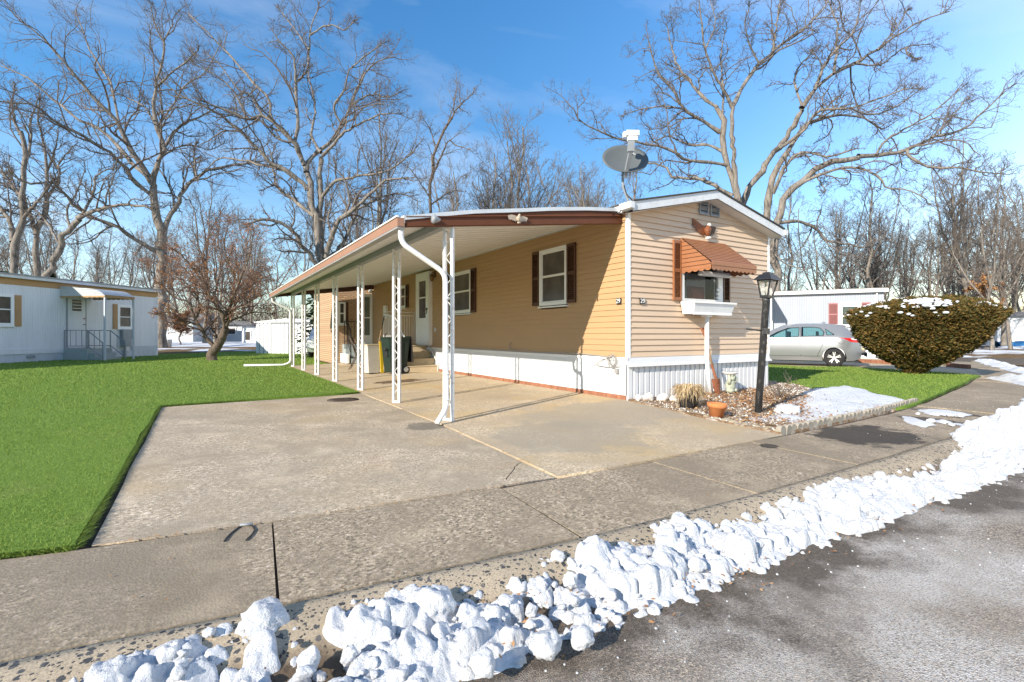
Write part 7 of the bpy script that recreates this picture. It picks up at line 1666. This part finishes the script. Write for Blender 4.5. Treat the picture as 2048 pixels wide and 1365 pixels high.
# evergreens
def cedar(label, px, py, D, h, w, seed, n=5200):
    g = np.random.default_rng(seed); p = AT(px, py, D); o = thing('evergreen_tree', label, 'tree', (p[0], p[1], -.05))
    mb = MB(); mb.tube([(0, 0, 0), (0, 0, h * .9)], [.12, .02], 8); mb.build('trunk', M['bark_dark'], o)
    t = g.random(n) ** .8; a = g.uniform(0, 6.283, n); k = t; r = w * (1.05 - t) * np.sqrt(g.uniform(.15, 1, n)) * (.75 + .35 * np.sin(a * 5 + t * 31))
    C = np.stack([r * np.cos(a), r * np.sin(a), h * (.05 + .93 * k) - r * .25], 1); ax = norm(np.stack([np.cos(a), np.sin(a), g.uniform(-.6, .3, n)], 1)); bx = norm(np.cross(ax, g.normal(size=(n, 3)))); s = g.uniform(.12, .30, n)[:, None]
    V = np.stack([C, C + ax * s * .5 + bx * s * .22, C + ax * s, C + ax * s * .5 - bx * s * .22], 1).reshape(-1, 3); npmesh('crown', V, np.arange(4 * n).reshape(-1, 4), M['cedar'], o); return o
cedar('dark cedar showing above the carport gutter at the foot of the largest oak', 648, 700, 27, 5.0, 1.9, 61, 2400)
cedar('dark evergreen behind the roof of the white neighbour home at the left edge', 5, 690, 33, 5.4, 2.4, 62, 3600)
cedar('low dark evergreen behind the white neighbour home below the leaning tree', 100, 690, 38, 5.9, 2.2, 63, 3000)

# ------------------------------------------------------------------ the yew bush
YB = (10.81, .33, .05)
yb = thing('yew_bush', 'large bowl shaped brown green yew bush with snow on its flat top', 'bush', YB)
yb.scale = (.95, .95, .90); g = np.random.default_rng(41)
ZP = [0.0, .12, .26, .42, .60, .85, 1.15, 1.45, 1.70, 1.86, 1.98]; RP = [.15, .24, .44, .70, .96, 1.26, 1.46, 1.60, 1.71, 1.70, 1.48]
def yr(z, a): return np.interp(z, ZP, RP) * (1 + .20 * (fbm(a * 4.5 + 11, z * 5.5 + 3, 1.5, 3) - .45) + .06 * np.sin(3 * a + 1) + .05 * np.sin(7 * a + 2 * z) + .07 * (fbm(np.cos(a) * 3 + 5, np.sin(a) * 3 + 5, z * 3, 3) - .5))
n = 21000; z = g.uniform(.03, 1.98, n) ** 1.0; a = g.uniform(0, 2 * math.pi, n); keep = g.random(n) < np.interp(z, ZP, RP) / 1.9; z, a = z[keep], a[keep]
r = yr(z, a) * (1 - .16 * g.random(len(z)) ** 2); C1 = np.stack([r * np.cos(a), r * np.sin(a), z], 1); C1 = C1 + (C1[:, 2:3] / 2) ** 1.3 * np.array([.26, -.16, 0]); N1 = norm(np.stack([np.cos(a), np.sin(a), np.full(len(a), .25)], 1))
m = 7000; a2 = g.uniform(0, 2 * math.pi, m); q = np.sqrt(g.random(m)); r2 = 1.56 * q * (1 + .05 * np.sin(5 * a2)); z2 = 2.02 + .17 * (1 - q ** 2) + .17 * (fbm(r2 * np.cos(a2) * 3.1 + 9, r2 * np.sin(a2) * 2.5 + 9, 0, 3) - .5) * 2 - .16 * q ** 6
C2 = np.stack([r2 * np.cos(a2), r2 * np.sin(a2), z2], 1); C2 = C2 + np.array([.26, -.16, 0]); N2 = norm(np.stack([.4 * q * np.cos(a2), .4 * q * np.sin(a2), np.ones(m)], 1))
C = np.concatenate([C1, C2]); Nn = np.concatenate([N1, N2]); K = len(C)
V = []; 
for k in range(5):
    d = norm(Nn + g.normal(size=(K, 3)) * np.array([.75, .75, .42]) + np.array([0, 0, .08])); s = g.uniform(.04, .10, K)[:, None]; b = norm(np.cross(d, g.normal(size=(K, 3)))) * s * .20; c0_ = C + g.normal(size=(K, 3)) * .022
    V.append(np.stack([c0_ - b * .4, c0_ + b * .4, c0_ + d * s * .6 + b, c0_ + d * s, c0_ + d * s * .6 - b], 1))
V = np.concatenate(V).reshape(-1, 3); npmesh('foliage', V, np.arange(len(V)).reshape(-1, 5), M['yew'], yb)
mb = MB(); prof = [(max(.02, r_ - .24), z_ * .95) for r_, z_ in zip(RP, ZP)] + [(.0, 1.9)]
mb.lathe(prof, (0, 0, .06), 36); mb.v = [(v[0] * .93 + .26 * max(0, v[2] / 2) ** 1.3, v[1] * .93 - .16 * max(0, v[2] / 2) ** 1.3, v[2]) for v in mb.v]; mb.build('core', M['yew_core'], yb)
mb = MB()
for i in range(14):
    a = 2 * math.pi * i / 14 + rnd.uniform(-.2, .2); mb.tube([(.08 * math.cos(a), .08 * math.sin(a), -.06), (.2 * math.cos(a), .2 * math.sin(a), .15), (.62 * math.cos(a), .62 * math.sin(a), .42), (1.1 * math.cos(a), 1.1 * math.sin(a), .75)], [.04, .03, .022, .012], 6)
mb.build('stems', M['bark_dark'], yb)
mb = MB(); na = 0
while na < 260:
    a = rnd.uniform(0, 6.283); q = rnd.random() ** (.5 if rnd.random() < .6 else .12); rr_ = 1.62 * q
    nz = float(fbm(np.array([rr_ * math.cos(a) * 1.6 + 3]), np.array([rr_ * math.sin(a) * 1.6 + 3]), 0, 3)[0])
    if nz < (.45 if q < .72 else .42): continue
    z = 2.06 + .17 * (1 - q * q) - .17 * q ** 6; r = rnd.uniform(.025, .075) * (1.5 if nz > .52 else .8); mb.blob((rr_ * math.cos(a) + .26, rr_ * math.sin(a) - .16, z + .035), r, 2, .22, 1.6, .55, rnd.uniform(0, 50)); na += 1
for i in range(46):
    a = rnd.uniform(0, 6.283); z = rnd.uniform(1.62, 1.95); rr_ = float(yr(np.array([z]), np.array([a]))[0]) + .02; mb.blob((rr_ * math.cos(a) + .22, rr_ * math.sin(a) - .14, z + .06), rnd.uniform(.03, .075), 2, .22, 1.6, .6, rnd.uniform(0, 50))
mb.build('snow_cover', M['snow'], yb)['kind'] = 'stuff'

# ------------------------------------------------------------------ grass blades on the near lawns
def blades(name, poly, n, rmin, rmax, seed):
    g = np.random.default_rng(seed); r = rmin * (rmax / rmin) ** g.random(n); a = g.uniform(0, 2 * math.pi, n); x = CAM[0] + r * np.cos(a); y = CAM[1] + r * np.sin(a)
    k = pdist(poly, x, y) > .02; x, y, r = x[k], y[k], r[k]; n = len(x)
    s = np.clip(r / 7, .75, 4.0); h = .019 * s ** .55 * g.uniform(.6, 1.35, n); w = .0042 * s * g.uniform(.7, 1.3, n); t = g.uniform(0, 6.283, n); lx2 = g.normal(size=n) * h * .5; ly2 = g.normal(size=n) * h * .5
    z = z_lawn(x, y) - .004; c, s_ = np.cos(t) * w, np.sin(t) * w
    V = np.stack([np.stack([x - c, y - s_, z], 1), np.stack([x + c, y + s_, z], 1), np.stack([x + lx2, y + ly2, z + h], 1)], 1).reshape(-1, 3)
    return tag(npmesh(name, V, np.arange(3 * n).reshape(-1, 3), M['blade']), kind='stuff')
blades('grass', lawnL, 1500000, 3.0, 36, 1)
blades('grass', lawnR, 900000, 7.5, 24, 2)

# cracks in the old pad
mb = MB()
def crack(P, w):
    L = [G(*p) for p in P]; out = []
    for a, b in zip(L[:-1], L[1:]):
        for t in np.linspace(0, 1, 5)[:-1]: out.append((a[0] + (b[0] - a[0]) * t + rnd.gauss(0, .006), a[1] + (b[1] - a[1]) * t + rnd.gauss(0, .006)))
    out.append(L[-1][:2])
    for a, b in zip(out[:-1], out[1:]):
        d = Vector((b[0] - a[0], b[1] - a[1])).normalized() * w; mb.quad((a[0] - d.y, a[1] + d.x, -.003), (a[0] + d.y, a[1] - d.x, -.003), (b[0] + d.y, b[1] - d.x, -.003), (b[0] - d.y, b[1] + d.x, -.003))
crack([(1040, 925), (1030, 937), (1012, 957), (1010, 968), (1007, 976)], .005)
crack([(340, 850), (460, 845), (560, 862), (700, 852), (830, 838)], .003)
o = mb.build('pavement_crack', M['soil']); o['kind'] = 'structure'

def rim_blades(A, B, n, out, seed):
    g = np.random.default_rng(seed); t = g.random(n); A = np.array(A); B = np.array(B); P = A + (B - A) * t[:, None] + g.normal(size=(n, 2)) * .012; o = np.array(out)
    h = g.uniform(.015, .045, n); w = g.uniform(.003, .006, n); z = z_lawn(P[:, 0], P[:, 1]) - .012; d = (B - A) / np.linalg.norm(B - A)
    tip = P + o * (g.uniform(-.01, .05, n))[:, None] + d * (g.normal(size=n) * .02)[:, None]
    V = np.stack([np.c_[P - d * w[:, None], z], np.c_[P + d * w[:, None], z], np.c_[tip, z + h * g.uniform(-.3, 1, n)]], 1).reshape(-1, 3)
    tag(npmesh('grass', V, np.arange(3 * n).reshape(-1, 3), M['blade']), kind='stuff')
rim_blades((-6.095, -2.28), (-6.105, 3.72), 9000, (1, 0), 11); rim_blades((-6.10, -2.285), (-7.4, -1.98), 2600, (0, -1), 12); rim_blades((-6.08, 3.735), (-3.05, 3.98), 4000, (0, -1), 13); rim_blades((4.4, -2.12), (8.9, -1.30), 3500, (.2, -1), 14); rim_blades((-3.02, 4.0), (-3.02, 13.5), 5000, (1, 0), 15)
